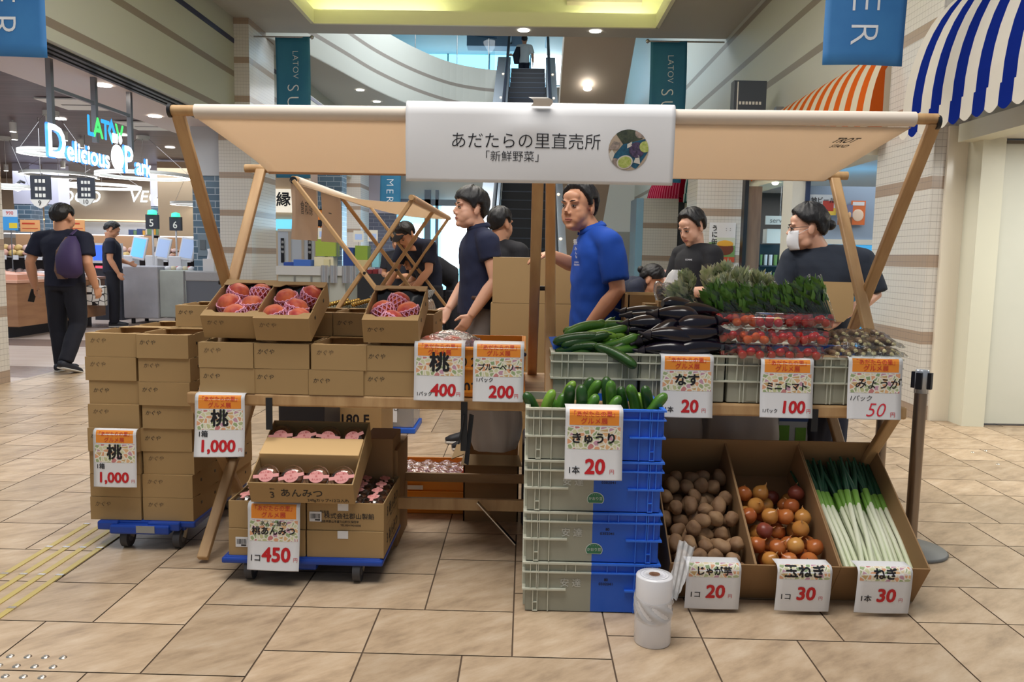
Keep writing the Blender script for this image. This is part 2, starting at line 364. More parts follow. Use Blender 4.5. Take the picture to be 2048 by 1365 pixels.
# ---- ceiling with a lit cove
m_cove = M('cove_lining', (232, 232, 200), .6)
ZC = 5.22
def ceiling():
    mb = MB(); y0, y1, x0, x1 = 8.0, 14.05, -3.72, 2.15                # cove opening
    X0, X1, Y0, Y1 = -5.35, 3.75, 6.0, 14.75
    mb.box((X0, Y0, ZC), (x0, Y1, ZC+.12)).box((x1, Y0, ZC), (X1, Y1, ZC+.12)).box((x0, Y0, ZC), (x1, y0, ZC+.12)).box((x0, y1, ZC), (x1, Y1, ZC+.12))
    struct(mb.build('ceiling', m_ceil))
    c = MB().box((x0-.45, y0-.45, ZC+.75), (x1+.45, y1+.45, ZC+.8))
    c.box((x0-.47, y0-.45, ZC+.12), (x0-.42, y1+.45, ZC+.8)).box((x1+.42, y0-.45, ZC+.12), (x1+.47, y1+.45, ZC+.8)).box((x0-.45, y1+.42, ZC+.12), (x1+.45, y1+.47, ZC+.8)).box((x0-.45, y0-.47, ZC+.12), (x1+.45, y0-.42, ZC+.8))
    struct(c.build('ceiling_cove', m_cove))
    lip = MB().box((x0-.02, y0, ZC-.03), (x0+.04, y1, ZC+.2)).box((x1-.04, y0, ZC-.03), (x1+.02, y1, ZC+.2)).box((x0, y1-.04, ZC-.03), (x1, y1+.02, ZC+.2))
    struct(lip.build('trim_7', m_cove))
    m_tube = M('cove_tube', (255, 255, 205), emit=18.)
    for nm, a, b, lb in (('left', (x0-.2, y0+.8, ZC+.22), (x0-.2, y1-.2, ZC+.22), 'cove light strip along the left edge of the ceiling recess'),
                         ('far', (x0, y1+.2, ZC+.22), (x0+2.2, y1+.2, ZC+.22), 'cove light strip on the far edge of the ceiling recess, left part'),
                         ('farr', (x1-1.3, y1+.2, ZC+.22), (x1-.1, y1+.2, ZC+.22), 'cove light strip on the far edge of the ceiling recess, right part'),
                         ('right', (x1+.2, y0+1.6, ZC+.22), (x1+.2, y1-.2, ZC+.22), 'cove light strip along the right edge of the ceiling recess')):
        tag(MB().cyl(a, b, .022).build('cove_light_strip', m_tube), lb, 'ceiling light', 'cove light strips')
ceiling()
# ---- far side of the hall: balcony, upper windows, escalators
def curve_wall():
    pts = [(-4.74, 14.75), (-4.55, 15.2), (-4.29, 16.0), (-3.97, 17.5), (-3.6, 19.3), (-2.98, 21.2), (-2.2, 22.7), (-1.4, 23.4), (-.83, 23.6)]
    xs = []
    for i in range(len(pts)-1):
        p0, p1, p2, p3 = (Vector(pts[max(0, i-1)]), Vector(pts[i]), Vector(pts[i+1]), Vector(pts[min(len(pts)-1, i+2)]))
        for k in range(5): t = k/5; xs.append(.5*((2*p1)+(p2-p0)*t+(2*p0-5*p1+4*p2-p3)*t*t+(3*p1-p0-3*p2+p3)*t**3))
    xs.append(Vector(pts[-1])); n = len(xs)
    mb = MB(); zs = (5.15, 6.62)
    off = [x+Vector((-.18, .10)) for x in xs]
    vs = [(x.x, x.y, z) for z in zs for x in xs]+[(x.x, x.y, z) for z in zs for x in off]
    fs = [(i, i+1, n+i+1, n+i) for i in range(n-1)]+[(2*n+i+1, 2*n+i, 3*n+i, 3*n+i+1) for i in range(n-1)]+[(n+i, n+i+1, 3*n+i+1, 3*n+i) for i in range(n-1)]
    mb.add(vs, fs, 0, False); struct(mb.build('wall_balcony', stripe_mat('balcony_paint', (206, 208, 200), (150, 142, 134), [(5.58, .09), (6.05, .09)], .5)))
    soff = MB(); soff.add([(x.x, x.y, 5.15) for x in xs]+[(-.83, 26, 5.15), (-9, 26, 5.15), (-9, 14.75, 5.15)], [tuple(range(n+2, -1, -1))]); struct(soff.build('ceiling_gallery', m_ceil, solid=.02))
    g = MB(); q = off[::1]
    g.add([(x.x, x.y, z) for z in (6.62, 7.75) for x in q], [(i, i+1, n+i+1, n+i) for i in range(n-1)], 0, True)
    gr = thing('balcony_railing', 'curved glass railing with a dark handrail on the upper balcony', 'railing')
    g.build('glass_panel', MClear('rail_glass', (226, 242, 248), .02, .02), gr)
    h = MB(); h.tube([(x.x+.05, x.y-.03, 7.55) for x in q], .03, 8); h.build('handrail', M('dark_blue_rail', (34, 66, 92), .3, .5), gr)
    for i in range(8, n, 6):
        MB().cyl((q[i].x, q[i].y, 6.6), (q[i].x, q[i].y, 7.55), .012, seg=8).build('rail_post', m_steel, gr)
    for p in (P(767, 203, 19.2), P(797, 212, 20.6), P(830, 223, 22.0)): tag(MB().lathe([(.09, -.012), (.0005, -.012)], 16).build('downlight', M('lamp_glow', (255, 250, 240), emit=9.), None, loc=(p.x-.55, p.y, 5.135)), f'round downlight under the curved balcony, {ORD[int((p.y-18)/1.3)]} from the left', 'ceiling light')
curve_wall()
m_day = M('daylight_pane', (214, 236, 250), .2, emit=6.); m_dayb = M('blue_daylight_pane', (120, 196, 232), .2, emit=3.6)
w = MB(); w.box((-9, 30, 6.2), (2.2, 30.05, 8.1)).box((-4.2, 29.95, 6.6), (-.9, 30, 7.8), 1); w.box((.0, 29.95, 6.7), (1.2, 30, 8.6), 1).box((-9, 30, 8.1), (2.2, 30.05, 10.6), 0)
struct(w.build('window_1', [m_dayb, m_day]))
fr = MB()
for x in (-7.5, -6, -4.5, -3, -1.5, 0, 1.5): fr.box((x, 29.9, 6.2), (x+.05, 29.94, 10.5))
fr.box((-9, 29.9, 7.5), (2.2, 29.94, 7.55)); struct(fr.build('trim_8', M('window_bar', (120, 160, 180), .4)))
struct(MB().box((-9.0, 24.7, 6.2), (2.4, 30.2, 6.40)).build('floor_upper', m_ceil))
struct(MB().box((-9.0, 14.75, 8.6), (3.6, 30.2, 8.7)).build('ceiling_upper', m_ceil))
tag(MB().box((-2.0, 26.0, 7.9), (-.2, 26.6, 8.55)).build('ceiling_bulkhead', M('blue_grey_board', (110, 140, 168), .5)), 'blue-grey hanging box below the upper ceiling beside the escalator', 'bulkhead')
# lower glazed entrance beyond the escalator
e = MB(); e.box((-4.2, 26.2, 0), (-.9, 26.25, 2.9)).box((-2.75, 26.15, .9), (-1.9, 26.2, 2.9), 1).box((-4.0, 26.15, .3), (-3.4, 26.2, 2.3), 1)
struct(e.build('window_2', [m_dayb, m_day]))
fr = MB()
for x, wd in ((-4.2, .08), (-3.3, .2), (-2.95, .10), (-1.85, .08), (-.95, .1)): fr.box((x, 26.0, 0), (x+wd, 26.12, 3.4))
fr.box((-4.2, 26.0, 2.9), (-.9, 26.12, 3.1)); struct(fr.build('trim_9', M('grey_mullion', (118, 128, 140), .4, .3)))
struct(MB().box((-9, 26.3, 2.9), (-.9, 26.5, 5.15)).build('wall_end', m_white)); struct(MB().box((-.9, 26.3, 0), (6, 26.5, 5.15)).build('wall_end_right', m_white))
struct(MB().box((-5.25, 23.0, 0), (-4.74, 24.2, 5.15)).build('wall_left_end_column', m_pillar))
struct(MB().box((-5.3, 25.4, 0), (-4.1, 26.0, 2.6)).build('wall_brick_pier', brick_mat('violet_brick', (98, 104, 124), (116, 120, 138), (150, 154, 166))))
struct(MB().box((-5.3, 25.38, 2.6), (-4.1, 26.0, 5.1)).build('wall_brick_pier_top', M('lilac_board', (200, 196, 210), .5)))
# ---- escalator rising away from us
m_step = M('escalator_black', (14, 20, 34), .5); m_navy = M('navy_riser', (18, 28, 52), .5); m_glass_b = MClear('escalator_glass', (190, 214, 226), .25, .05); m_chrome = M('polished_steel', (186, 194, 204), .2, .35)
def zesc(y): return 5.21+.6*(y-21.6)
esc = thing('escalator', 'long dark escalator with steel and glass sides climbing to the upper floor', 'escalator', (-.05, 12.92, 0))
st = MB(); y = 13.3; n = 0
while y < 24.6: st.box((-.50, y-12.92, max(0, zesc(y)-.25)), (.50, y-12.92+.36, zesc(y)), 0); st.box((-.50, y-12.92-.006, zesc(y)-.02), (.50, y-12.92, zesc(y)), 1); y += .345
st.build('steps', [m_step, M('step_edge', (52, 64, 84), .4)], esc)
for s in (-1, 1):
    b = MB(); x0, x1 = (-.90, -.52) if s < 0 else (.52, .80)
    ys = (0, 11.7); b.add([(x, y_, z) for y_ in ys for x in (x0, x1) for z in (max(0, zesc(y_+12.92)-.5), zesc(y_+12.92)+.22)], [(0, 1, 3, 2), (4, 6, 7, 5), (0, 4, 5, 1), (2, 3, 7, 6), (1, 5, 7, 3), (0, 2, 6, 4)])
    b.build('side_skirt', m_chrome, esc)
    g = MB(); xx = s*.56; g.add([(xx, y_, zesc(y_+12.92)+k) for y_ in ys for k in (.22, .95)], [(0, 1, 3, 2)]); g.build('glass_side', m_glass_b, esc, solid=.012)
    h = MB(); h.tube([(xx, -.35, .55), (xx, -.5, .85), (xx, -.2, 1.05), (xx, 0, zesc(12.92)+.98)]+[(xx, 11.7, zesc(24.62)+.98), (xx, 13.5, 8.0)], .04, 10); h.build('handrail', M('black_rubber', (24, 30, 44), .4), esc)
    for k in range(7): yy = .8+k*1.6; MB().lathe([(.03, 0), (.0005, .012)], 12).build('side_lamp', M('warm_glow', (255, 226, 190), emit=4.), esc, loc=(s*.70, yy, zesc(yy+12.92)+.23))
# soffit of the twin escalator, sloping away down to the right of it
tw = MB(); X0, X1 = .62, 1.92
tw.add([(x, y_, z) for y_, za, zb in ((14.4, 5.72, 6.3), (24.3, -.05, .55)) for x in (X0, X1) for z in (za, zb)], [(0, 1, 3, 2), (4, 6, 7, 5), (0, 4, 5, 1), (2, 3, 7, 6), (1, 5, 7, 3), (0, 2, 6, 4)])
struct(tw.build('ceiling_ramp', M('ramp_paint', (196, 184, 170), .6)))
sp_ = P(1175, 177, 16.1); tag(MB().ell((0, 0, 0), (.085, .085, .05), 14, 8).build('spot_lamp', M('spot_glow', (255, 248, 236), emit=14.), None, loc=(sp_.x, 16.1, sp_.z)), 'bright round spot lamp in the sloping soffit right of the escalator', 'ceiling light')
for u in (1047, 1191): p = P(u, 73, 14.3); tag(MB().lathe([(.10, -.012), (.0005, -.012)], 16).build('downlight', M('lamp_glow', (255, 250, 240)), None, loc=(p.x, 14.35, ZC)), f'round downlight at the ceiling edge, {"left" if u < 1100 else "right"} one', 'ceiling light')
# ---- awnings over the shops on the right
def awning(label, xe, y0, y1, ze, xw, zt, ca, cb, stripe, cap=True, val=.17, glow=True, xw_shift=0.):
    r = thing('striped_awning', label, 'awning', (xw, y0, ze))
    prof = []
    for k in range(13): a = PI/2*k/12; prof.append((xe+(xw-xe)*(1-math.cos(a)), ze+val+(zt-ze-val)*math.sin(a)))
    n = max(2, round((y1-y0)/stripe)); c = MB(); v = MB(); sw = (y1-y0)/n
    for i in range(n):
        a, b = y0+i*sw, y0+(i+1)*sw
        for (xa, za), (xb, zb) in zip(prof, prof[1:]): c.add([(xa-xw, a-y0, za-ze), (xa-xw, b-y0, za-ze), (xb-xw, b-y0, zb-ze), (xb-xw, a-y0, zb-ze)], [(0, 1, 2, 3)], i % 2, True)
        K = 6; vs = [(xe-.01-xw, a+(b-a)*k/K-y0, val) for k in range(K+1)]+[(xe-.015-xw, a+(b-a)*k/K-y0, .03-.035*math.sin(PI*k/K)) for k in range(K+1)]; v.add(vs, [(k, k+1, K+2+k, K+1+k) for k in range(K)], i % 2)
    mats = [MCloth('awn_%d_%d_%d' % ca, ca, .25), MCloth('awn_%d_%d_%d' % cb, cb, .25)]
    c.build('canvas', mats, r); v.build('valance', mats, r)
    if cap:
        for yy in (y0, y1):
            e_ = MB(); k3 = len(prof)//2
            e_.add([(x-xw, yy-y0, z-ze) for x, z in prof]+[(0, yy-y0, val)], [tuple(range(len(prof)+1))], 1); e_.add([(xe-xw, yy-y0, .0), (0, yy-y0, .0), (0, yy-y0, val), (xe-xw, yy-y0, val)], [(0, 1, 2, 3)], 1)
            m_ = (xe+xw)/2; e_.add([(m_-.05-xw, yy-y0-.002, .0), (m_+.06-xw, yy-y0-.002, 0), (m_+.06-xw, yy-y0-.002, zt-ze-.12), (m_-.05-xw, yy-y0-.002, zt-ze-.3)], [(0, 1, 2, 3)], 0); e_.build('end_panel', mats, r)
    f = MB(); f.box((xe+.02-xw, 0, .06), (xe+.05-xw, y1-y0, .09)).box((-.03, 0, .0), (0, y1-y0, .06)); f.build('frame', m_alu, r)
    return r
WHT = (226, 220, 208)
awning('blue and white striped awning at the near right shop', 3.03, 2.6, 6.70, 2.30, 3.66, 3.52, WHT, (24, 44, 132), .152, cap=False)
awning('orange and white striped awning beyond the tiled pillar', 3.12, 7.58, 13.3, 2.41, 3.47, 3.36, (228, 220, 196), (222, 104, 40), .16)
awning('green and white striped awning between the orange and red ones', 3.10, 13.4, 16.1, 2.43, 3.47, 3.36, (206, 214, 206), (40, 104, 96), .14)
awning('red awning at the far end of the right-hand shops', 3.02, 16.2, 20.6, 2.45, 3.47, 3.42, (196, 84, 104), (158, 20, 48), .17)
struct(MB().box((3.14, 7.75, 2.32), (3.44, 20.6, 2.43)).build('trim_10', M('lit_cornice', (232, 230, 208), .5)))
for k in range(12):
    y = 9.6+k*.95; tag(MB().ell((0, 0, 0), (.045, .045, .03), 10, 6).build('cornice_lamp', M('bulb_glow', (255, 250, 226), emit=7.), None, loc=(3.2, y, 2.315)), 'small round lamp glowing under the awning cornice', 'lamp', 'row of cornice lamps')
struct(MB().box((3.3, 7.75, 2.44), (7.0, 20.6, 2.5)).build('ceiling_shops', M('pale_shop_ceiling', (196, 208, 216), .4)))
sgn = thing('projecting_sign', 'dark projecting shop sign with white script beside the orange awning', 'sign', (3.02, 11.2, 3.12)); MB().box((-.25, 0, 0), (.20, .16, .62)).build('sign_box', M('slate_sign', (70, 78, 88), .4), sgn, bevel=.01)
t = MB(); t.text('Kirkin', .2, front(-.02, -.003, .06), 0, .01, shear=.3, align='CENTER'); [t.box((-.17+.045*k, -.004, .30), (-.14+.045*k, -.001, .34)) for k in range(7)]; t.box((-.20, -.004, .1), (-.185, -.001, .60)); t.build('lettering', m_white, sgn)
struct(MB().box((-.0, 0, 0), (.1, .1, .1)).build('trim_11', m_alu, None, loc=(3.36, 11.2, 3.3)))

# ---- hanging banners
m_ban = M('banner_blue', (58, 128, 190), .6, nz=(3.2, (50, 118, 182))); m_bant = M('banner_teal', (48, 122, 158), .6, nz=(3.2, (42, 114, 152))); m_banw = M('banner_white', (232, 236, 240), .5)
def banner(label, xc, y, ztop, w, L, mat, rod=None, wave=.02):
    r = thing('hanging_banner', label, 'banner', (xc, y, ztop))
    f = lambda a, b: ((a-.5)*w+.012*math.sin(b*5), wave*math.sin(a*4+b*3)-.01, -L*b)
    g = MB(); g.grid(f, 12, 24, flip=True); sh = g.build('sheet', mat, r, solid=.002)
    t = MB()
    def on(a, b): return (lambda q: (q[0], q[1]-.006, q[2]))(f(.5+a/w, b/L))
    # text runs downwards: x along the drop, y to the left
    t.text('LATOV', .145, lambda a, b: on(b-.01, .22+a), 0, -.012, 'LEFT', sp=1.05); t.text('SUMMER', .30, lambda a, b: on(b-.11, .78+a), 0, -.014, 'LEFT', sp=1.42); t.build('lettering', m_banw, sh)
    if rod:
        q = MB(); q.cyl((rod[0], 0, .0), (rod[1], 0, .0), .014, seg=8); q.ell((rod[0] if abs(rod[0]) < abs(rod[1]) else rod[1], 0, 0), (.035,)*3, 10, 8); q.build('rod', m_steel, r)
    return r
banner('blue hanging banner on the left column above the stall', -4.07, 14.1, 4.98, .60, 2.38, m_bant, (.33, -.70))
banner('blue hanging banner at the right of the escalator', 2.37, 14.2, 5.02, .62, 2.38, m_bant, (-.36, .95))
banner('near blue hanging banner by the orange awning, cut by the frame top', 2.51, 6.25, 5.16, .60, 2.38, m_ban, (-.33, 1.0))
banner('near blue hanging banner at the top left corner', -3.95, 6.2, 5.12, .60, 2.38, m_ban, (.33, -1.0))
banner('far blue hanging banner on the left end column', -3.95, 23.4, 5.05, .60, 2.38, m_bant, (.32, -.84))
# ================================================================ THE MARKET STALL
m_wood = M('pine_wood', (196, 160, 114), .5, nz=(3, (174, 136, 92)), scale3=(6, 1, 1.5))
m_wood2 = M('pine_wood_dark', (176, 140, 96), .5, nz=(3, (150, 114, 74)), scale3=(1, 6, 6))
m_bolt = M('bolt_metal', (60, 58, 56), .4, .8)
m_canvas = MCloth('cream_canvas', (236, 221, 202), .45)
m_paper = M('white_paper', (226, 227, 230), .55)
m_ink = M('black_ink', (18, 18, 26), .5); m_red = M('red_ink', (196, 24, 34), .5); m_black_strap = M('black_strap', (28, 30, 34), .6)
XL, XR = -1.325, 1.485
stall = thing('market_stall', 'folding pine market stall with a cream canvas awning and a long goods shelf', 'market stall', (0.08, 3.5, 0))
def sp(p): return (p[0]-.08, p[1]-3.5, p[2])
def side_frame(x, s, lean=0., gap=.018):
    AF, AR, TR, TF, FF, RF = (3.03, 1.82), (3.88, 1.70), (3.90, .70), (3.20, .70), (3.21, .02), (3.86, .02)
    for a, b, dx in ((AF, TR, -gap*s), (AR, TF, gap*s), (TR, FF, gap*s), (TF, RF, -gap*s)):
        mb = MB(); mb.bar(sp((x+dx+lean*(a[1]-.7), a[0], a[1])), sp((x+dx+lean*(b[1]-.7), b[0], b[1])), .03, .046, up=(1, 0, 0))
        leg = mb.build('leg' if b[1] < .1 else 'upright', m_wood, stall, bevel=.006)
    mb = MB()
    for y, z in ((3.545, 1.165), (3.53, .38)): mb.cyl(sp((x-gap-.02, y, z)), sp((x+gap+.02, y, z)), .011, seg=10)
    mb.build('bolt', m_bolt, stall)
side_frame(XL, 1, .03); side_frame(XR, -1, -.012); side_frame(.075, 1, 0., .034)
def rod(name, y, z, x0, x1, r=.02):
    mb = MB(); mb.cyl(sp((x0, y, z)), sp((x1, y, z+.012)), r, seg=14); return mb.build(name, m_wood, stall)
rod('awning_pole', 3.03, 1.82, XL-.01, XR+.012); rod('awning_pole', 3.88, 1.70, XL-.03, XR+.03)
for x in (XL-.015, XR+.008): MB().cyl(sp((x, 3.03, 1.82)), sp((x+.012, 3.03, 1.82)), .026, seg=14).build('pole_cap', m_dark, stall)
for y in (3.17, 3.90):
    MB().box(sp((XL-.03, y-.016, .685)), sp((XR+.04, y+.016, .735))).build('shelf_rail', m_wood, stall, bevel=.008)
MB().box(sp((XL, 3.18, .715)), sp((XR, 3.9, .733))).build('shelf_board', m_wood2, stall)
MB().bar(sp((XL+.05, 3.42, .215)), sp((XR-.05, 3.42, .215)), .02, .05).build('lower_rail', m_wood, stall)
MB().bar(sp((XL+.05, 3.70, .255)), sp((XR-.05, 3.70, .255)), .02, .04).build('lower_rail', m_wood2, stall)
for x, sg in ((-.02, -1), (-1.22, 1)):
    MB().bar(sp((x-.17*sg*-1, 3.39, .235)), sp((x, 3.36, .06)), .022, .005).build('steel_stay', m_steel, stall)
# canvas: hem wraps the front pole, belly sags to the rear pole, sides cut concave
def canvas():
    mb = MB()
    def f(u, v):
        y = 3.03+.85*v; z = 1.80-.115*v-.035*math.sin(PI*v)-.008*math.sin(PI*u)*math.sin(PI*v)
        inset = .10+.06*math.sin(PI*v)+.0*v
        x0, x1 = XL+inset-.02, XR-inset+.02
        return sp((x0+(x1-x0)*u, y, z))
    mb.grid(f, 40, 16); o = mb.build('awning_canvas', m_canvas, stall, solid=.002)
    h = MB(); h.cyl(sp((XL+.085, 3.03, 1.818)), sp((XR-.07, 3.03, 1.83)), .027, seg=20)
    h.build('hem', M('white_canvas_hem', (226, 214, 200), .8), o)
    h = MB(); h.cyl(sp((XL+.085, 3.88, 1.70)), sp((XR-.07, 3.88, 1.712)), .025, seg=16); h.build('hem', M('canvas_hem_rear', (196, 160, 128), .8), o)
    t = MB()   # maker's mark printed on the canvas, seen mirrored from below
    def g(a, b): u = (1.30+a*1.0-XL)/(XR-XL); v = .16-b*2.2; q = f(u, v); return (q[0], q[1], q[2]-.003)
    t.prism([(0, 0), (.1, 0)], 0, 0) if False else None
    t.text('TROT', .035, g, 0, .03, shear=.4); t.text('STAND', .022, lambda a, b: g(a+.01, b-.025), 0, .03, shear=.4)
    t.build('printed_mark', m_ink, o)
canvas()
# black straps hanging from the shelf
for x, L in ((-1.02, .1), (-.235, .17), (1.16, .06)):
    st = MB(); st.box((-.013, 0, -L), (.013, .004, .03)); 
    if L > .15: st.bar((.03, .0, -.02), (.012, -.01, -L-.05), .03, .006).bar((-.0, 0, -.02), (-.02, .0, -.14), .02, .006)
    st.build('strap', m_black_strap, stall, loc=sp((x, 3.150, .69)))
# ---- paper banner on the front pole
ban = thing('paper_banner', 'wide white paper banner with a round photo hung from the front awning pole', 'banner', (.042, 2.995, 1.835))
BW, BH = .985, .262
def bf(u, y):      # u across, y down from the pole
    cr = .010*math.exp(-((u+.03)/.10)**2-((y-.06)/.05)**2)+.004*math.sin(u*9+1)*math.sin(y*9)+.006*math.sin(y*7)
    if y < 0: a = y/.032; return (u, .032*(1-math.cos(a))-.0, .032*math.sin(-a))
    return (u, -.004-cr+.02*(y/BH)**2, -y)
pb = MB(); pb.grid(lambda a, b: bf((a-.5)*BW, -.06+(BH+.06)*b), 60, 24, flip=True)
sheet = pb.build('sheet', m_paper, ban, solid=.0006)
t = MB(); on = lambda x0, y0, k=.0018: (lambda a, b: (lambda q: (q[0], q[1]-k, q[2]))(bf(x0+a, y0-b)))
t.text('あだたらの里直売所', .0615, on(-.052, .134), 0, -.006); t.build('title_lettering', m_ink, sheet); t = MB(); t.text('「新鮮野菜」', .041, on(-.100, .182), 0, -.004)
t.build('subtitle_lettering', m_ink, sheet)
# round photograph of produce trays
pc = (.325, .137); PR = .073
ph = MB()
def disc(mb, cx, cy, r, mi, k, clip=True, sx=1., sy=1., rot=0., n=28):
    pts = []
    for j in range(n):
        a = 2*PI*j/n; x = r*sx*math.cos(a); y = r*sy*math.sin(a); x, y = x*math.cos(rot)-y*math.sin(rot)+cx, x*math.sin(rot)+y*math.cos(rot)+cy
        d = math.hypot(x, y)
        if d > PR and clip: x, y = x*PR/d, y*PR/d
        pts.append(on(pc[0], pc[1], k)(x, y))
    mb.add(pts, [tuple(range(n))], mi)
disc(ph, 0, 0, PR, 0, .0016)
def quad(pts, mi, k):
    q = []
    for i in range(len(pts)):
        a, b = pts[i], pts[(i+1) % len(pts)]
        for s in range(6):
            x = a[0]+(b[0]-a[0])*s/6; y = a[1]+(b[1]-a[1])*s/6; d = math.hypot(x, y)
            if d > PR: x, y = x*PR/d, y*PR/d
            q.append((x, y))
    ph.add([on(pc[0], pc[1], k)(x, y) for x, y in q], [tuple(range(len(q)))], mi)
quad([(-.07, -.04), (-.02, .02), (.06, .04), (.07, -.01), (.03, -.07), (-.03, -.03)], 1, .0020)
quad([(-.05, .06), (-.02, .02), (.05, .04), (.04, .09), (-.03, .09)], 2, .0022)
disc(ph, .03, .0, .028, 3, .0026); disc(ph, -.012, -.044, .030, 4, .0026, sy=.8, rot=.3); disc(ph, -.012, -.044, .025, 5, .0030, sy=.8, rot=.3); disc(ph, .06, .012, .02, 5, .0028)
quad([(-.075, .0), (-.055, .03), (-.03, .025), (-.04, 0)], 6, .0026); quad([(-.075, -.02), (-.06, 0), (-.05, -.015), (-.06, -.045)], 4, .0026); quad([(.02, -.045), (.045, -.05), (.04, -.02), (.03, -.02)], 4, .0026); quad([(-.005, .005), (.012, .015), (.012, .03), (-.005, .02)], 4, .0026)
disc(ph, -.05, -.05, .02, 6, .0024); disc(ph, .04, .06, .018, 6, .0024)
ph.build('round_photo', [M('photo_beige', (178, 160, 140)), M('photo_teal', (30, 92, 120), nz=(60, (20, 70, 96))), M('photo_dark_green', (42, 52, 44), nz=(90, (70, 78, 60))), M('photo_violet', (48, 40, 62), nz=(140, (86, 70, 104))), M('photo_white', (206, 200, 190)), M('photo_lime', (150, 168, 70), nz=(100, (190, 196, 120))), M('photo_grey', (120, 112, 104), nz=(110, (170, 150, 140)))], sheet)
# strip of clear tape over the pole in the middle
MB().grid(lambda a, b: (-.0+.07*(a-.5)+.01*math.sin(b*9), .034*math.cos(PI*.8*b+1.6), .004+.036*math.sin(PI*.8*b+.3)), 4, 8).build('tape', M('crepe_tape', (224, 220, 214), .4), ban)

# ---------------------------------------------------------------- price signs
def veg_mat():
    m, n, l, b = newmat('vegetable_print'); tc = n.new('ShaderNodeTexCoord')
    wn = n.new('ShaderNodeTexNoise'); wn.inputs['Scale'].default_value = 45; l.new(tc.outputs['UV'], wn.inputs['Vector'])
    wv = n.new('ShaderNodeVectorMath'); wv.operation = 'MULTIPLY_ADD'; l.new(wn.outputs['Color'], wv.inputs[0]); wv.inputs[1].default_value = (.010, .010, 0); l.new(tc.outputs['UV'], wv.inputs[2])
    mp = n.new('ShaderNodeMapping'); mp.inputs['Scale'].default_value = (52, 66, 1); mp.inputs['Rotation'].default_value = (0, 0, .5); l.new(wv.outputs[0], mp.inputs[0])
    v = n.new('ShaderNodeTexVoronoi'); v.voronoi_dimensions = '2D'; v.inputs['Scale'].default_value = 1; l.new(mp.outputs[0], v.inputs['Vector'])
    e = n.new('ShaderNodeTexVoronoi'); e.voronoi_dimensions = '2D'; e.feature = 'DISTANCE_TO_EDGE'; e.inputs['Scale'].default_value = 1; l.new(mp.outputs[0], e.inputs['Vector'])
    sp_ = n.new('ShaderNodeSeparateColor'); l.new(v.outputs['Color'], sp_.inputs[0])
    cr = n.new('ShaderNodeValToRGB'); cr.color_ramp.interpolation = 'CONSTANT'; el = cr.color_ramp.elements
    cs = [(196, 198, 150), (156, 174, 128), (226, 182, 134), (176, 186, 142), (222, 164, 126), (214, 214, 172), (200, 128, 128), (202, 170, 118), (142, 166, 122), (196, 150, 170), (228, 210, 176)]
    el[0].color = lin(cs[0])+(1,); el[1].position = 1/11; el[1].color = lin(cs[1])+(1,)
    for i in range(2, 11): x = el.new(i/11); x.color = lin(cs[i])+(1,)
    l.new(sp_.outputs[0], cr.inputs[0])
    edge = math_node(n, l, 'LESS_THAN', e.outputs['Distance'], .13)
    l.new(mixc(n, l, edge, cr.outputs[0], (234, 230, 216)), b.inputs['Base Color']); b.inputs['Roughness'].default_value = .45; return m
m_veg = veg_mat(); m_orange_print = M('orange_print', (238, 146, 50), .45); m_redtext = M('faded_red_print', (206, 62, 48), .5); m_pen_red = M('red_pen', (214, 40, 60), .5)
def sign(label, loc, w, h, body, header=True, rz=0., back=.06, curl=.02, twist=0., group='price signs', hd=.0, lean=0.):
    """sheet folded over an edge; body: list of (text, size, x, y from panel top, colour, bold, shear)"""
    root = thing('price_sign', label, 'price sign', loc, rz, group)
    rad = .022; arc = rad*PI/2
    def f(s, t):
        c = twist*s*max(t, 0)/h
        if t < 0: return (s, -t, 0.)
        if t < arc: a = t/rad; return (s, -rad*math.sin(a), -rad*(1-math.cos(a)))
        q = (t-arc)/h; return (s, -rad-curl*q*q-lean*q*h-c-.004*math.cos(s/w*PI), -rad-(t-arc))
    g = MB(); g.grid(lambda a, b: f((a-.5)*w, -back+(h+back)*b), 8, 90, flip=True)
    sh = g.build('sheet', m_paper, root, solid=.0005)
    def on(k=.0012):
        def o(x, y):
            p = Vector(f(x, y)); q = Vector(f(x, y+.001)); nrm = (q-p).cross(Vector((1, 0, 0))); nrm.normalize()
            return p+nrm*k if nrm.y < 0 or nrm.z > 0 else p-nrm*k
        return o
    y = hd
    if header:
        y += .016; hh = h*.21; gp = MB(); gp.grid(lambda a, b: on(.0008)((a-.5)*w*.86, y+hh*b), 6, 36); gp.build('orange_header', m_orange_print, sh)
        t = MB(); o = on(.0016)
        t.text('「あだたらの里」', w*.105, lambda a, b: o(a, y+hh*.42-b), 0, .012, sx=1.0); t.text('グルメ展', w*.118, lambda a, b: o(a, y+hh*.88-b), 0, .015)
        t.build('header_lettering', m_redtext, sh); y += hh+h*.02
    pw, ph_ = w*.92, h*.30
    vp = MB(); vp.grid(lambda a, b: on(.0008)((a-.5)*pw, y+ph_*b), 8, 10); vo = vp.build('vegetable_picture', m_veg, sh)
    uv = vo.data.uv_layers.new(name='print'); N = 9
    for li, lp in enumerate(vo.data.loops): k = lp.vertex_index; uv.data[li].uv = ((k % N)/8*pw, (k//N)/10*ph_)
    o = on(.0016)
    for tx, sz, x, yy, ci, bd, sr in body:
        t = MB()
        k_ = 1.22 if (ci == 1 and tx != '円') else 1.2 if (tx == '円' or (tx[0] == '1' and len(tx) < 4)) else 1.
        t.text(tx, sz*w*k_, lambda a, b: o(x*w+a, y+ph_*0+yy*h-b), ci, bd, shear=sr)
        t.build('currency_mark' if tx == '円' else 'price_figures' if ci else 'unit_lettering' if tx[0] == '1' else 'name_lettering', [m_ink, m_red, m_pen_red], sh)
    return root
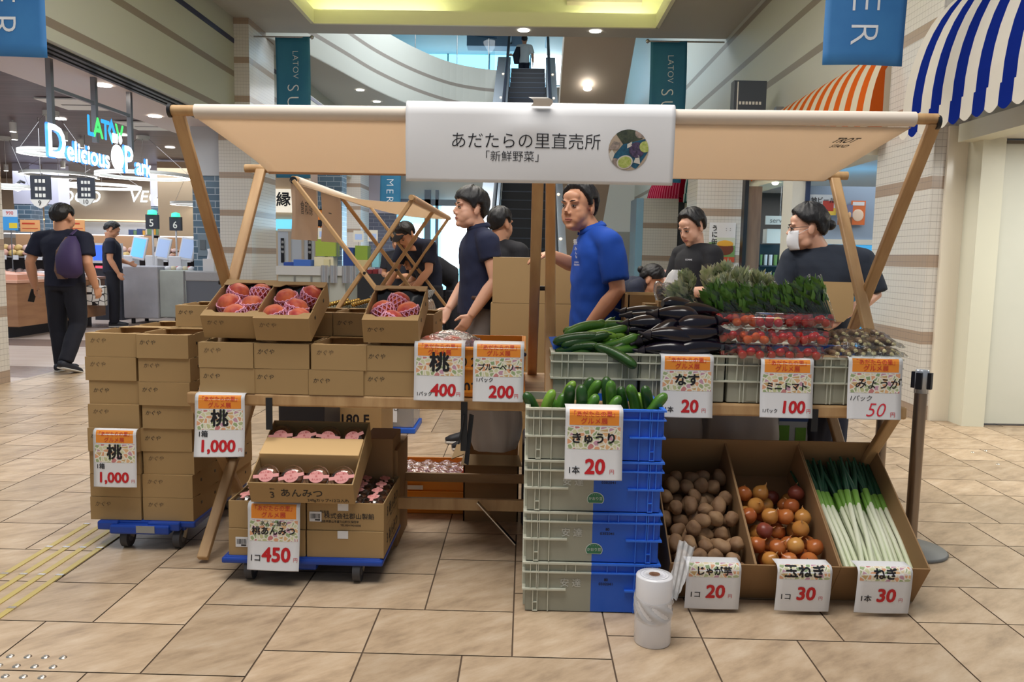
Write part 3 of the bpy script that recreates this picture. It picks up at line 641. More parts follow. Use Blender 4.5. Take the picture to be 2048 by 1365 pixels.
# numerals sit at body y measured from the top of the vegetable picture
def std(name, unit, price, nsz=.34, ny=.20, psz=.27, ux=-.30, uy=.62, px=.12, py=.62, usz=.10, yen=.37):
    return [(name, nsz, 0, ny, 0, .055, 0), (unit, usz, ux, uy, 0, .025, 0), (price, psz, px, py, 1, .055, .05), ('円', .075, yen, py, 1, .0, 0)]
# ================================================================ GOODS
# ---- kraft peach boxes
m_kraft = M('kraft_board', (172, 142, 97), .75, nz=(1.5, (165, 135, 91)))
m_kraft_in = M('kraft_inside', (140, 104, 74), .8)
m_marker = M('marker_pen', (40, 38, 40), .6); m_marker2 = M('worn_marker_pen', (96, 78, 60), .6)
BXW, BXH, BXD = .2205, .098, .33
def peach_box_mesh(name, ink, full=False, text_at=(.012, .020), hole=True, w=BXW, h=BXH, d=BXD):
    """open die-cut tray: walls, floor, scalloped rim flaps front and rear; origin at the base, front face at y=0"""
    b = MB(); t = .005; W2 = w/2
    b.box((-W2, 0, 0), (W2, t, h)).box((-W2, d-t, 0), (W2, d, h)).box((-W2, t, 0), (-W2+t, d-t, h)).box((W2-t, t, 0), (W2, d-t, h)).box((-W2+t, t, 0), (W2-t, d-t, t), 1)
    fl = [(-W2, 0), (W2, 0), (W2, .05), (W2-.03, .05), (W2-.05, .03), (-W2+.05, .03), (-W2+.03, .05), (-W2, .05)]
    b.prism(fl, h, h+.003); b.prism([(x, d-y) for x, y in fl][::-1], h, h+.003)
    for s in (-1, 1):
        b.box((s*W2-.004 if s > 0 else -W2, .08, h), (s*W2 if s > 0 else -W2+.004, d-.08, h+.004))
        if hole:
            for y in (.09, .24): b.cbox((s*(W2+.0005), y, h*.6), (.002, .012, .012), 3)
    if full: b.box((-W2+t, .03, h-.02), (W2-t, d-.03, h-.016), 1)
    fn = front(-W2+text_at[0], -.0012, h-text_at[1]-.018)
    b.text('かぐや', .023, fn, 2, -.004, 'LEFT', .25)
    me = b.build(name, [m_kraft, m_kraft_in, ink, m_dark], None, bevel=0)
    me.data.name = name; return me
proto_box = [peach_box_mesh('peach_box', m_marker), peach_box_mesh('peach_box', m_marker2, text_at=(.02, .018)), peach_box_mesh('peach_box', m_marker, text_at=(.016, .03))]
used_box = set()
rb = random.Random(11)
def box_at(x, y, z, label, rz=0., rx=0., k=None, group='kraft peach boxes'):
    k = rb.randrange(3) if k is None else k; p = proto_box[k]
    if k in used_box: o = p.copy(); COL.objects.link(o)
    else: o = p; used_box.add(k)
    o.location = (x, y, z); o.rotation_euler = (rx, 0, rz); tag(o, label, 'cardboard box', group); return o
# trolley stack: two columns of eight, two deep
DZ = .1022
for ci, (cx, nm) in enumerate(((-1.765, 'left'), (-1.533, 'right'))):
    for k in range(8):
        z = .128+k*DZ; ds = rb.uniform(-.008, .008)
        box_at(cx+ds*.8, 3.36+rb.uniform(-.014, .014)-(.02 if (ci and k == 7) else 0), z, f'kraft peach box, {ORD[7-k]} from the top in the {nm} front trolley column', rb.uniform(-.02, .02))
        box_at(cx+.02+rb.uniform(-.006, .01), 3.36+.345+rb.uniform(-.006, .01), z, f'kraft peach box behind the {nm} front trolley column, {ORD[7-k]} from the top', rb.uniform(-.015, .015))
box_at(-1.535, 3.735, .128+8*DZ, 'single kraft peach box sitting on top of the rear right trolley column', .02)
# shelf rows
names = ['leftmost', 'second from left', 'third from left', 'rightmost']
for j, x in enumerate((-1.19, -.968, -.744, -.522)):
    for r, rn in enumerate(('bottom', 'middle')):
        box_at(x+rb.uniform(-.006, .006), 3.15+rb.uniform(0, .008), .736+r*DZ, f'kraft peach box in the {rn} row at the shelf front, {names[j]}', rb.uniform(-.01, .01))
    for r, rn in enumerate(('bottom', 'middle', 'top')):
        xx = x+.01
        box_at(xx, 3.50+rb.uniform(0, .01), .736+r*DZ, f'kraft peach box in the back row on the shelf, {rn} layer, {names[j]}', rb.uniform(-.02, .02), k=r % 3)
tilted = []
for x, y, z, rx, nm in ((-1.178, 3.185, .955, R(24), 'left'), (-.957, 3.150, .952, R(24), 'middle'), (-.528, 3.15, .952, R(22), 'right')):
    tilted.append(box_at(x, y, z, f'open kraft box of peaches tilted toward the front on the shelf, {nm} one', .0, rx, k=1 if nm != 'right' else 2, group='tilted open peach boxes'))
# ---- peaches in pink foam nets
def peach_mat():
    m, n, l, b = newmat('peach_skin'); tc = n.new('ShaderNodeTexCoord')
    t = n.new('ShaderNodeTexNoise'); t.inputs['Scale'].default_value = 14; t.inputs['Detail'].default_value = 5; l.new(tc.outputs['Object'], t.inputs[0])
    cr = n.new('ShaderNodeValToRGB'); e = cr.color_ramp.elements; e[0].position = .36; e[0].color = lin((178, 44, 44))+(1,); e[1].position = .66; e[1].color = lin((232, 122, 66))+(1,)
    l.new(t.outputs['Fac'], cr.inputs[0]); l.new(cr.outputs[0], b.inputs['Base Color']); b.inputs['Roughness'].default_value = .55; b.inputs['Sheen Weight'].default_value = .3; return m
m_peach = peach_mat(); m_net = M('pink_foam_net', (246, 182, 210), .5, sss=.2)
def peach_body():
    b = MB(); n, s = 18, 24; vs = []
    def f(u, v):
        th = PI*v; ph = 2*PI*u; r = .047*(1+.03*math.cos(th)); cl = math.exp(-((ph-PI*1.5)/.28)**2)*.10*max(0, math.sin(th)) if True else 0
        dim = .16*math.exp(-(th/.35)**2); rr = r*(1-cl-dim)
        return (rr*math.sin(th)*math.cos(ph), rr*math.sin(th)*math.sin(ph), rr*math.cos(th))
    b.grid(f, 24, 16, flip=True); return b
def foam_net(parent, r=.051, up=.55, rows=6, cols=15):
    b = MB()
    for s in (1, -1):
        for c in range(cols):
            pts = []
            for k in range(rows+1):
                th = PI*(.98-(.98-up*.72)*k/rows); a = 2*PI*(c+s*k*.5)/cols
                rr = r*(1+.02*math.sin(k*PI)); pts.append((rr*math.sin(th)*math.cos(a), rr*math.sin(th)*math.sin(a), rr*math.cos(th)))
            b.tube(pts, .0026, 4, caps=False)
    th = PI*up*.72; b.tube([(r*math.sin(th)*math.cos(2*PI*k/30), r*math.sin(th)*math.sin(2*PI*k/30), r*math.cos(th)+.002*math.cos(k*PI)) for k in range(31)], .0028, 5, caps=False)
    return b.build('foam_net', m_net, parent)
pp = peach_body().build('peach', m_peach); foam_net(pp); tag(pp, 'red peach', 'peach', 'peaches in pink foam nets')
first_peach = [pp]
def peach_at(pt, label, rot):
    if first_peach: o = first_peach.pop(); o.location = pt; o.rotation_euler = rot; o['label'] = label; return o
    return dup(pp, pt, label, rot=rot)
rp = random.Random(5)
for o, nm, spots in zip(tilted, ('left', 'middle', 'right'), ([(-.048, .235), (.052, .235), (-.056, .135), (.046, .125), (-.004, .045)], [(-.042, .20), (.056, .235), (.02, .115), (-.056, .06), (.054, .03)], [(.0, .205), (-.054, .12), (.05, .115), (-.002, .03)])):
    mx = Matrix.Translation(o.location) @ Euler(o.rotation_euler).to_matrix().to_4x4()
    for k, (a, b) in enumerate(sorted(spots, key=lambda s: (round(s[1]*14), s[0]))):
        p = mx @ Vector((a, b+.035, .062)); peach_at(p, f'netted red peach in the {nm} tilted box, {ORD[k]} counting from its front left', (R(20)+rp.uniform(-.2, .2), rp.uniform(-.25, .25), rp.uniform(0, 6.28)))
# black film lining behind the peaches
for o, nm in zip(tilted, ('left', 'middle', 'right')):
    g = MB(); g.grid(lambda a, b: (-.10+.2*a, .318-.05*b+.004*math.sin(a*9), .03+.055*(1-b)+.006*math.sin(a*14+b*4)), 12, 5)
    q = g.build('film_liner', MClear('dark_film', (120, 120, 132), .05, .2), None); q.location = o.location; q.rotation_euler = o.rotation_euler
    tag(q, f'crumpled dark film behind the peaches in the {nm} tilted box', 'film')

# ---- orange crate with peach packs and blueberries
m_orange_crate = M('orange_plastic', (236, 150, 34), .4); m_yellow_crate = M('amber_plastic', (226, 138, 20), .4)
def orange_crate(label, loc, w, d, h, rz=0., text=True):
    r = thing('plastic_crate', label, 'crate', loc, rz)
    b = MB(); t = .006; W2, D2 = w/2, d/2
    b.box((-W2, 0, 0), (W2, t, h)).box((-W2, d-t, 0), (W2, d, h)).box((-W2, t, 0), (-W2+t, d-t, h)).box((W2-t, t, 0), (W2, d-t, h)).box((-W2, 0, 0), (W2, d, t))
    for z in (h-.012, h*.55, .02): b.box((-W2-.012, -.012, z), (W2+.012, .001, z+.010)).box((-W2-.012, d-.001, z), (W2+.012, d+.012, z+.010)).box((-W2-.012, 0, z), (-W2+.001, d, z+.01)).box((W2-.001, 0, z), (W2+.012, d, z+.01))
    b.build('shell', m_orange_crate, r, bevel=.002)
    if text:
        t_ = MB(); t_.text('0 2 - 0', .05, front(.02, -.002, h*.56+.012), 0, .02); t_.text('0302', .055, front(.02, -.002, .022), 0, .03); t_.build('stencil_lettering', m_ink, r)
    return r
orange_crate('amber plastic crate on the shelf holding peach packs and blueberry punnets', (-.205, 3.165, .736), .40, .50, .205)
m_clear = MClear('clear_plastic', (246, 248, 248), .09, .04, 0, None); m_film = MClear('crinkled_film', (236, 238, 240), .16, .12, .04, (60, .8))
def peach_pack(label, loc, rz):
    r = thing('peach_pack', label, 'peach pack', loc, rz, 'peach packs')
    MB().box((-.085, -.06, 0), (.085, .06, .012)).build('tray', m_net, r, bevel=.004)
    g = MB(); g.grid(lambda a, b: ((a-.5)*.19, (b-.5)*.15, .055+.045*(math.sin(PI*min(1, max(0, a)))**.5*math.sin(PI*b)**.5)+.004*math.sin(a*40)*math.sin(b*30)-(.05 if a in (0, 1) or b in (0, 1) else 0)), 18, 14)
    g.build('film_wrap', m_film, r); return r
for i, (x, y, rz, nm) in enumerate(((-.335, 3.23, .05, 'front'), (-.31, 3.40, -.1, 'rear'), )):
    z0 = .84; b = MB().box((-.09, -.07, 0), (.09, .07, .1), 0); 
    pk = peach_pack(f'film-wrapped peach pack in the amber crate, {nm} one', (x, y, .885), rz)
    for s in (-1, 1): peach_at(Vector((x+s*.044, y-.002*s, .885+.05)), f'red peach in the {nm} film-wrapped pack in the amber crate, {"left" if s < 0 else "right"} one', (.2, .1*s, s))
peach_pack('film-wrapped peach pack with a pink net on its side in the amber crate', (-.265, 3.285, .885), 1.2)
MB().box((-.195, -.2, 0), (.195, .2, .14)).build('cardboard_riser', m_kraft_in, None, loc=(-.205, 3.42, .743)); tag(bpy.data.objects['cardboard_riser'], 'cardboard riser inside the amber crate under the packs', 'riser')
m_berry = M('blueberry_skin', (34, 38, 66), .5)
def berry_pack(label, loc, rz):
    r = thing('blueberry_punnet', label, 'punnet', loc, rz, 'blueberry punnets')
    b = MB(); rr = random.Random(loc[0]*77)
    for i in range(6):
        for j in range(4): b.ell((-.042+i*.017, -.026+j*.0175, .018+rr.uniform(0, .008)), (.0085,)*3, 8, 6)
    b.build('blueberries', m_berry, r)['kind'] = 'stuff'
    c = MB(); c.lathe([(.05, 0), (.062, .03), (.066, .032), (.06, .05), (.0, .054)], 4, sx=1.05, sy=.8, mx=Matrix.Rotation(PI/4, 4, 'Z') @ Matrix.Identity(4), sm=False); c.build('clear_lid', m_clear, r); return r
for x, y, rz, nm in ((-.09, 3.36, .1, 'rear'), (-.115, 3.22, -.1, 'front left'), (-.045, 3.25, .2, 'front right')):
    berry_pack(f'clear punnet of blueberries in the amber crate, {nm} one', (x, y, .884), rz)

# ---- two-tone nesting crates
m_grey = M('grey_green_plastic', (158, 158, 142), .45); m_rib = M('pale_crate_rib', (204, 205, 188), .45); m_blue = M('blue_plastic', (30, 92, 200), .4); m_bluerib = M('bright_blue_rib', (54, 118, 232), .4)
def crate_parts(L, D, Hc, full=True):
    """long side L along x (left half grey, right half blue), depth D; front face at y=0"""
    b = MB(); t = .006
    for s in (0, 1):
        x0, x1 = (-L/2, 0) if s == 0 else (0, L/2); m, rm = (0, 1) if s == 0 else (2, 3)
        b.box((x0+.016*(1-s), .016, .004), (x1-.016*s, D-.016, .010), m)
        b.box((x0+.014*(1-s), .012, .004), (x1-.014*s, .012+t, Hc), m); b.box((x0+.014*(1-s), D-.012-t, .004), (x1-.014*s, D-.012, Hc), m)
        xe = x0+.012 if s == 0 else x1-.012-t; b.box((xe, .014, .004), (xe+t, D-.014, Hc), m)
        for z, hh in ((Hc-.007, .007), (Hc-.040, .005)):
            b.box((x0, 0, z), (x1, .012, z+hh), rm).box((x0, D-.012, z), (x1, D, z+hh), rm); xa = x0 if s == 0 else x1-.012; b.box((xa, .012, z), (xa+.012, D-.012, z+hh), rm)
        zl = Hc-.106; xa, xb = (x0, x0+.16) if s == 0 else (x1-.13, x1)
        b.box((xa, 0, zl), (xb, .012, zl+.006), rm).box((xa, D-.012, zl), (xb, D, zl+.006), rm); xe = x0 if s == 0 else x1-.012; b.box((xe, .012, zl), (xe+.012, D-.012, zl+.006), rm)
        sg = 1 if s == 0 else -1; xo = x0 if s == 0 else x1
        for q in (.03, .052, .058, .095): b.box((xo+sg*q-.0015, .002, zl), (xo+sg*q+.0015, .012, Hc), rm).box((xo+sg*q-.0015, D-.012, zl), (xo+sg*q+.0015, D-.002, Hc), rm)
        for q in (.04, .056, .095): b.box((xo+sg*q-.0015, .004, .004), (xo+sg*q+.0015, .013, zl), rm)
        b.box((xo+sg*.040, .004, .004), (xo+sg*.056, .012, .007), rm).box((xo+sg*.040, .004, .036), (xo+sg*.056, .012, .039), rm)
        for q in (.16, .195): b.box((xo+sg*q-.0015, .003, Hc-.036), (xo+sg*q+.0015, .012, Hc), rm)
        for yq in (.045, .07, .13, D-.13, D-.07, D-.045): xe = x0+.001 if s == 0 else x1-.012; b.box((xe, yq-.0015, zl), (xe+.011, yq+.0015, Hc), rm)
        for yq in (.06, .075, .13, D-.13, D-.075, D-.06): xe = x0+.004 if s == 0 else x1-.013; b.box((xe, yq-.0015, .004), (xe+.01, yq+.0015, zl), rm)
        # handle recess in the end
        xe = x0+.010 if s == 0 else x1-.012; b.box((xe, D/2-.09, .01), (xe+.003, D/2+.09, Hc-.012), m)
        if s == 0: b.box((x0+.009, D/2-.07, Hc-.03), (x0+.013, D/2+.07, Hc-.008), rm)
    return b
CL, CD, CH = .505, .355, .191
proto_crate = crate_parts(CL, CD, CH).build('shell', [m_grey, m_rib, m_blue, m_bluerib], None, bevel=0)
fc = [proto_crate]
def crate(label, loc, rz, lettering=True, sticker=False, group='two-tone crates', hs=1.):
    r = thing('nesting_crate', label, 'crate', loc, rz, group)
    if fc: o = fc.pop()
    else: o = proto_crate.copy(); COL.objects.link(o)
    o.parent = r; o.scale.z = hs
    if lettering:
        t = MB(); t.text('安 達', .034, front(-.075, .0105, .100), 0, .02); t.text('80', .014, front(.055, .0105, .122), 1, .03); t.text('0302041', .014, front(.055, .0105, .106), 1, .03, sp=1.1); t.build('stencil_lettering', [M('pale_stencil', (196, 198, 190), .5), m_ink], r)
    if sticker:
        s = MB(); n = 30; pts = [(.031*math.cos(a), .026*math.sin(a)) for a in [R(-35)+R(250)*k/n for k in range(n+1)]]
        s.prism([(x, y) for x, y in pts], 0, .0012, 0, Matrix.Translation((.008, .0115, .048)) @ Matrix.Rotation(PI/2, 4, 'X'))
        s.prism([(x*.92, y*.9) for x, y in pts], 0, .0016, 1, Matrix.Translation((.008, .0115, .048)) @ Matrix.Rotation(PI/2, 4, 'X'))
        s.text('かおり豆', .013, front(.008, .0092, .046), 0, .01); s.text('・・・・', .008, front(.008, .0092, .062), 0, .02); s.build('sticker', [M('sticker_white', (206, 214, 206), .5), M('sticker_green', (52, 118, 84), .5)], r)
    return r
for k in range(4):
    crate(f'grey and blue two-tone crate, {ORD[3-k]} from the top of the front stack', (.262, 2.825, k*CH), 0, True, k in (1, 2), 'stacked two-tone crates')
tc_ = []
for i, x in enumerate((.284, .632, .978, 1.322)):
    nm = ('cucumbers', 'eggplants', 'cherry tomato packs', 'myoga packs')[i]
    tc_.append(crate(f'grey and blue crate on the shelf topped with {nm}', (x+CD/2, 3.155+CL/2, .736), PI/2, False, False, 'crates on the shelf', 1.0))
# false floor in shelf crates: packing board near the rim
for i, x in enumerate((.284, .632, .978, 1.322)):
    o = MB().box((-.155, -.23, 0), (.155, .23, .006)).build('packing_board', m_blue if i == 0 else m_kraft_in, None, loc=(x, 3.155+CL/2, .736+CH-.05 if i else .736+CH-.03)); tag(o, f'packing board inside the shelf crate under the {("cucumbers", "eggplants", "cherry tomato packs", "myoga packs")[i]}', 'board')
o = MB().box((-.15, -.14, 0), (.15, .14, .006)).build('packing_board', m_grey, None, loc=(.262, 2.825+CD/2, .70)); tag(o, 'packing board inside the top front crate under the cucumbers', 'board')
g = MB().prism([(0, 0), (.05, 0), (.075, .06), (-.02, .055)], 0, .004, 0, Matrix.Rotation(R(62), 4, 'X')); o = g.build('blue_plastic_bag', m_blue, None, loc=(.120, 3.27, .925)); tag(o, 'folded blue plastic bag beside the cucumbers on the shelf', 'bag')

# ---- cucumbers
def cuke_mat(nm, a, b2):
    m, n, l, b = newmat(nm); tc = n.new('ShaderNodeTexCoord'); mp = n.new('ShaderNodeMapping'); mp.inputs['Scale'].default_value = (3, 45, 45); l.new(tc.outputs['Object'], mp.inputs[0])
    t = n.new('ShaderNodeTexNoise'); t.inputs['Scale'].default_value = 1.3; t.inputs['Detail'].default_value = 4; l.new(mp.outputs[0], t.inputs[0])
    l.new(mixc(n, l, math_node(n, l, 'MULTIPLY', t.outputs['Fac'], 1.0), a, b2), b.inputs['Base Color']); b.inputs['Roughness'].default_value = .3
    t2 = n.new('ShaderNodeTexNoise'); t2.inputs['Scale'].default_value = 160; l.new(tc.outputs['Object'], t2.inputs[0]); bp = n.new('ShaderNodeBump'); bp.inputs['Strength'].default_value = .35; bp.inputs['Distance'].default_value = .002; l.new(t2.outputs[0], bp.inputs['Height']); l.new(bp.outputs[0], b.inputs['Normal']); return m
m_cuke = [cuke_mat('cucumber_dark', (18, 52, 20), (52, 96, 36)), cuke_mat('cucumber_mid', (34, 84, 24), (92, 142, 48)), cuke_mat('cucumber_pale', (78, 130, 30), (140, 178, 64))]
def cuke_mesh(L, r, bend, mat):
    b = MB(); n = 16; pts = []; rad = []
    for i in range(n+1):
        t = .5-.5*math.cos(PI*i/n); x = (t-.5)*L; pts.append((x, bend*(1-(2*t-1)**2), 0)); rad.append(1.14*r*(max(.03, 1-abs(2*t-1)**7))**.5*(1-.12*t))
    b.tube(pts, rad, 12)
    b.tube([(L/2-.004, 0, 0), (L/2+.010, 0, .002)], [.004, .003], 6)
    return b.build('cucumber', mat)
cukes = [cuke_mesh(.19, .0195, .012, m_cuke[0]), cuke_mesh(.18, .0190, .018, m_cuke[1]), cuke_mesh(.17, .0180, .026, m_cuke[2]), cuke_mesh(.20, .0195, -.010, m_cuke[0]), cuke_mesh(.185, .0190, .02, m_cuke[1])]
uc = set()
def inst(pool, used, k, loc, d, roll, group, cat):
    p = pool[k]; o = p if k not in used else p.copy()
    if k in used: COL.objects.link(o)
    used.add(k)
    d = Vector(d).normalized(); y = Vector((0, 0, 1)).cross(d)
    if y.length < .05: y = Vector((0, 1, 0))
    y.normalize(); z = d.cross(y)
    mx = Matrix(((d.x, y.x, z.x), (d.y, y.y, z.y), (d.z, y.z, z.z))).to_4x4() @ Matrix.Rotation(roll, 4, 'X')
    mx.translation = loc; o.matrix_basis = mx; tag(o, '', cat, group); return o
rc = random.Random(21)
pile = []
for row, (n_, y, z, x0, x1) in enumerate(((5, 3.23, .928, .21, .37), (5, 3.29, .948, .21, .38), (5, 3.25, .970, .22, .37), (4, 3.33, .978, .22, .38), (4, 3.29, 1.003, .24, .37), (3, 3.36, 1.018, .24, .38))):
    for i in range(n_):
        a = rc.uniform(-.5, .5)+(.35 if i % 2 else 0); x = x0+(x1-x0)*i/(max(1, n_-1))
        o = inst(cukes, uc, rc.randrange(5) if row > 0 else (0, 3, 1, 0, 4, 3)[i], (x+rc.uniform(-.01, .01), y+rc.uniform(-.015, .015), z), (math.cos(a), math.sin(a)*.8, rc.uniform(.05, .42)), rc.uniform(0, 6), 'cucumbers on the shelf crate', 'cucumber'); o['row'] = row; pile.append(o)
o = inst(cukes, uc, 0, (.36, 3.15, .915), (-.75, .35, .35), 2.2, 'cucumbers on the shelf crate', 'cucumber'); o['row'] = 0; pile.append(o)
label_rows(pile, lambda o: o['row'], 'green cucumber', 'piled on the shelf crate', 'layer up')
pile = []
# standing fans of cucumbers in the top front crate, by where each tip shows
for i, (u, v, L, k, lx, row, ro) in enumerate(((1050, 782, .19, 0, .42, 0, 1.2), (1108, 776, .17, 2, -.12, 0, .3), (1128, 790, .15, 1, -.1, 1, 0), (1140, 772, .17, 0, -.05, 0, 2), (1162, 768, .19, 3, -.03, 0, 1), (1150, 757, .18, 2, -.12, 2, 1), (1185, 752, .19, 0, -.28, 2, 1), (1200, 757, .19, 4, -.30, 1, 2.2), (1193, 790, .16, 1, -.25, 0, .5), (1213, 752, .19, 3, .12, 1, 1), (1222, 756, .19, 1, .10, 0, .7), (1237, 793, .16, 1, -.42, 0, .3), (1243, 772, .19, 3, .25, 1, 2.5), (1258, 762, .20, 1, .22, 0, 1), (1274, 782, .17, 2, .10, 1, 3.1), (1290, 771, .18, 0, .18, 0, 1.0), (1334, 782, .19, 1, -.55, 0, 1), (1100, 800, .15, 1, .2, 1, 2), (1170, 800, .15, 2, .1, 1, 1), (1285, 800, .15, 0, -.1, 1, 1), (1215, 800, .16, 1, .15, 2, 1))):
    yy = 2.91+row*.05; tip = P(u, v+6, yy); d = Vector((-lx, -.10, 1)).normalized()
    o = inst(cukes, uc, k, tip-d*(L*.48), -d, ro, 'cucumbers standing in the front crate', 'cucumber'); o['row'] = row; pile.append(o)
label_rows(pile, lambda o: o['row'], 'green cucumber', 'standing in the top front crate', 'row back')

# ---- eggplants
m_egg = M('eggplant_skin', (20, 14, 32), .2, coat=.2, nz=(4, (15, 10, 24))); m_calyx = M('eggplant_calyx', (30, 24, 36), .5)
def eggplant(L, r, bend):
    b = MB(); n = 14; pts = []; rad = []
    for i in range(n+1):
        t = i/n; pts.append(((t-.5)*L, bend*(1-(2*t-1)**2), 0)); rad.append(max(.003, r*(math.sin(PI*min(1, t*.96+.02)**.8)**.55)*(1.08-.35*t)))
    b.tube(pts, rad, 16); o = b.build('eggplant', m_egg)
    c = MB(); x = L/2
    c.tube([(x-.022, bend*.1, 0), (x-.008, .0, 0), (x+.006, 0, 0)], [r*.62, r*.45, .008], 10); c.tube([(x+.002, 0, 0), (x+.028, .004, .006)], [.008, .006], 8); c.build('calyx', m_calyx, o); return o
eggs = [eggplant(.205, .039, .012), eggplant(.18, .042, .006), eggplant(.22, .036, .02)]
first_e = set()
def egg_at(k, loc, d, roll):
    p = eggs[k]; o = p if k not in first_e else dup(p); first_e.add(k)
    d = Vector(d).normalized(); y = Vector((0, 0, 1)).cross(d).normalized(); z = d.cross(y)
    mx = Matrix(((d.x, y.x, z.x), (d.y, y.y, z.y), (d.z, y.z, z.z))).to_4x4() @ Matrix.Rotation(roll, 4, 'X'); mx.translation = loc; o.matrix_basis = mx; tag(o, '', 'eggplant', 'eggplants piled on the shelf crate'); return o
pile = []
re_ = random.Random(4)
for i, (u, v, y, k, d, row) in enumerate(((1330, 704, 3.19, 0, (-1, .1, .0), 0), (1405, 700, 3.18, 2, (1, .05, .06), 0), (1318, 688, 3.24, 1, (-1, .1, 0), 0), (1340, 674, 3.2, 0, (-1, -.05, .08), 1), (1415, 684, 3.22, 1, (1, .1, -.05), 0), (1300, 668, 3.28, 2, (-1, .1, .1), 1), (1315, 662, 3.24, 0, (-1, -.25, -.5), 2), (1395, 662, 3.2, 0, (1, .0, .03), 1), (1400, 645, 3.22, 1, (1, .1, .1), 2), (1290, 650, 3.3, 1, (-1, .1, 0), 2), (1305, 638, 3.32, 2, (-1, .2, .1), 2), (1350, 632, 3.27, 1, (-1, .25, .05), 2), (1368, 619, 3.36, 0, (1, .3, -.25), 3), (1290, 630, 3.4, 0, (-1, .2, .1), 3), (1400, 630, 3.35, 2, (1, .2, -.05), 2), (1300, 700, 3.3, 1, (-1, .1, 0), 0), (1270, 690, 3.32, 0, (-.8, .5, 0), 0), (1390, 704, 3.3, 1, (1, .3, 0), 0), (1340, 690, 3.34, 0, (1, .4, 0), 0), (1340, 655, 3.34, 1, (1, .2, 0), 1), (1410, 668, 3.33, 0, (1, .2, 0), 1))):
    o = egg_at(k, P(u, v, y), d, re_.uniform(0, 6)); o['row'] = row; pile.append(o)
label_rows(pile, lambda o: o['row'], 'glossy dark eggplant', 'piled on the shelf crate', 'layer up')

# ---- cherry tomato packs and myoga packs
m_tom = M('tomato_skin', (206, 34, 30), .2, nz=(5, (190, 24, 24))); m_tomo = M('orange_tomato_skin', (226, 96, 40), .2); m_tomy = M('yellow_tomato_skin', (228, 176, 60), .2)
def clam(parent, w=.12, d=.10, h=.058):
    c = MB(); z = h
    def ring(a, b, zz): return [(-a, -b, zz), (a, -b, zz), (a, b, zz), (-a, b, zz)]
    lv = [ring(w*.42, d*.42, 0), ring(w*.48, d*.48, z*.55), ring(w*.54, d*.54, z*.56), ring(w*.54, d*.54, z*.60), ring(w*.47, d*.47, z*.62), ring(w*.44, d*.44, z*.97), ring(w*.38, d*.38, z)]
    vs = [p for r_ in lv for p in r_]; fs = [(i*4+j, i*4+(j+1) % 4, i*4+4+(j+1) % 4, i*4+4+j) for i in range(len(lv)-1) for j in range(4)]+[(0, 3, 2, 1), tuple(len(vs)-4+j for j in range(4))]
    c.add(vs, fs); return c.build('clear_clamshell', m_clear, parent, bevel=.004)
tomp = thing('tomato_pack', '', 'tomato pack', (0, 0, 0), 0, 'clear packs of cherry tomatoes'); clam(tomp)
ft = [tomp]; packs = []; toms = [MB().ell((0, 0, 0), (.0178, .0178, .0170), 14, 9).build('cherry_tomato', m_tom), MB().ell((0, 0, 0), (.025, .0165, .0165), 14, 9).build('cherry_tomato', m_tomo), MB().ell((0, 0, 0), (.0172,)*3, 14, 9).build('cherry_tomato', m_tomy)]; ut = set()
rt = random.Random(8); PN = 0
for i, (u, v, y, rz) in enumerate(((1462, 700, 3.22, .05), (1500, 706, 3.17, 0), (1557, 708, 3.17, .03), (1612, 705, 3.18, -.05), (1462, 676, 3.23, -.05), (1508, 684, 3.18, .04), (1563, 684, 3.18, 0), (1620, 680, 3.2, .1), (1455, 662, 3.3, .1), (1590, 664, 3.3, 0), (1630, 664, 3.31, .1), (1488, 655, 3.26, -.1), (1537, 650, 3.22, -.25), (1570, 650, 3.34, .1), (1500, 690, 3.33, 0), (1560, 690, 3.33, 0), (1600, 690, 3.34, 0))):
    o = tomp if ft else dup(tomp)
    if ft: ft.pop()
    p = P(u, v, y); row = 0 if v > 695 else 1 if v > 670 else 2; p.z = {0: .914, 1: .973, 2: 1.034}[row]-.0; o.location = p; o.rotation_euler = (R(-12) if i == 12 else 0, 0, rz); packs.append(o); o['row'] = row
label_rows(packs, lambda o: o['row'], 'clear pack of cherry tomatoes', 'on the shelf crate', 'layer up')
for i, o in enumerate(packs):
    mx = Matrix.Translation(o.location) @ Euler(o.rotation_euler).to_matrix().to_4x4(); n_ = 0
    where = o['label'].replace('clear pack of cherry tomatoes on the shelf crate, ', '')
    for a in range(3):
        for b in range(2):
            k = 1 if (i in (5, 11) and rt.random() < .8) else (2 if (i == 12 and rt.random() < .5) else 0)
            q = toms[k]; t_ = q if k not in ut else q.copy()
            if k in ut: COL.objects.link(t_)
            ut.add(k); t_.location = mx @ Vector((-.034+.034*a+rt.uniform(-.003, .003), -.022+.042*b, .020+(.013 if (a+b) % 2 else 0))); t_.rotation_euler = (0, 0, rt.uniform(0, 3)); n_ += 1
            cc = {0: 'red', 1: 'orange plum', 2: 'yellow'}[k]
            tag(t_, f'{cc} cherry tomato, pack in {where}; {"front" if b == 0 else "rear"} {("left", "middle", "right")[a]}', 'tomato', 'cherry tomatoes in packs')
m_myoga = M('myoga_bud', (96, 64, 58), .5, nz=(30, (150, 126, 96))); m_myoga2 = M('myoga_tip', (208, 196, 150), .5)
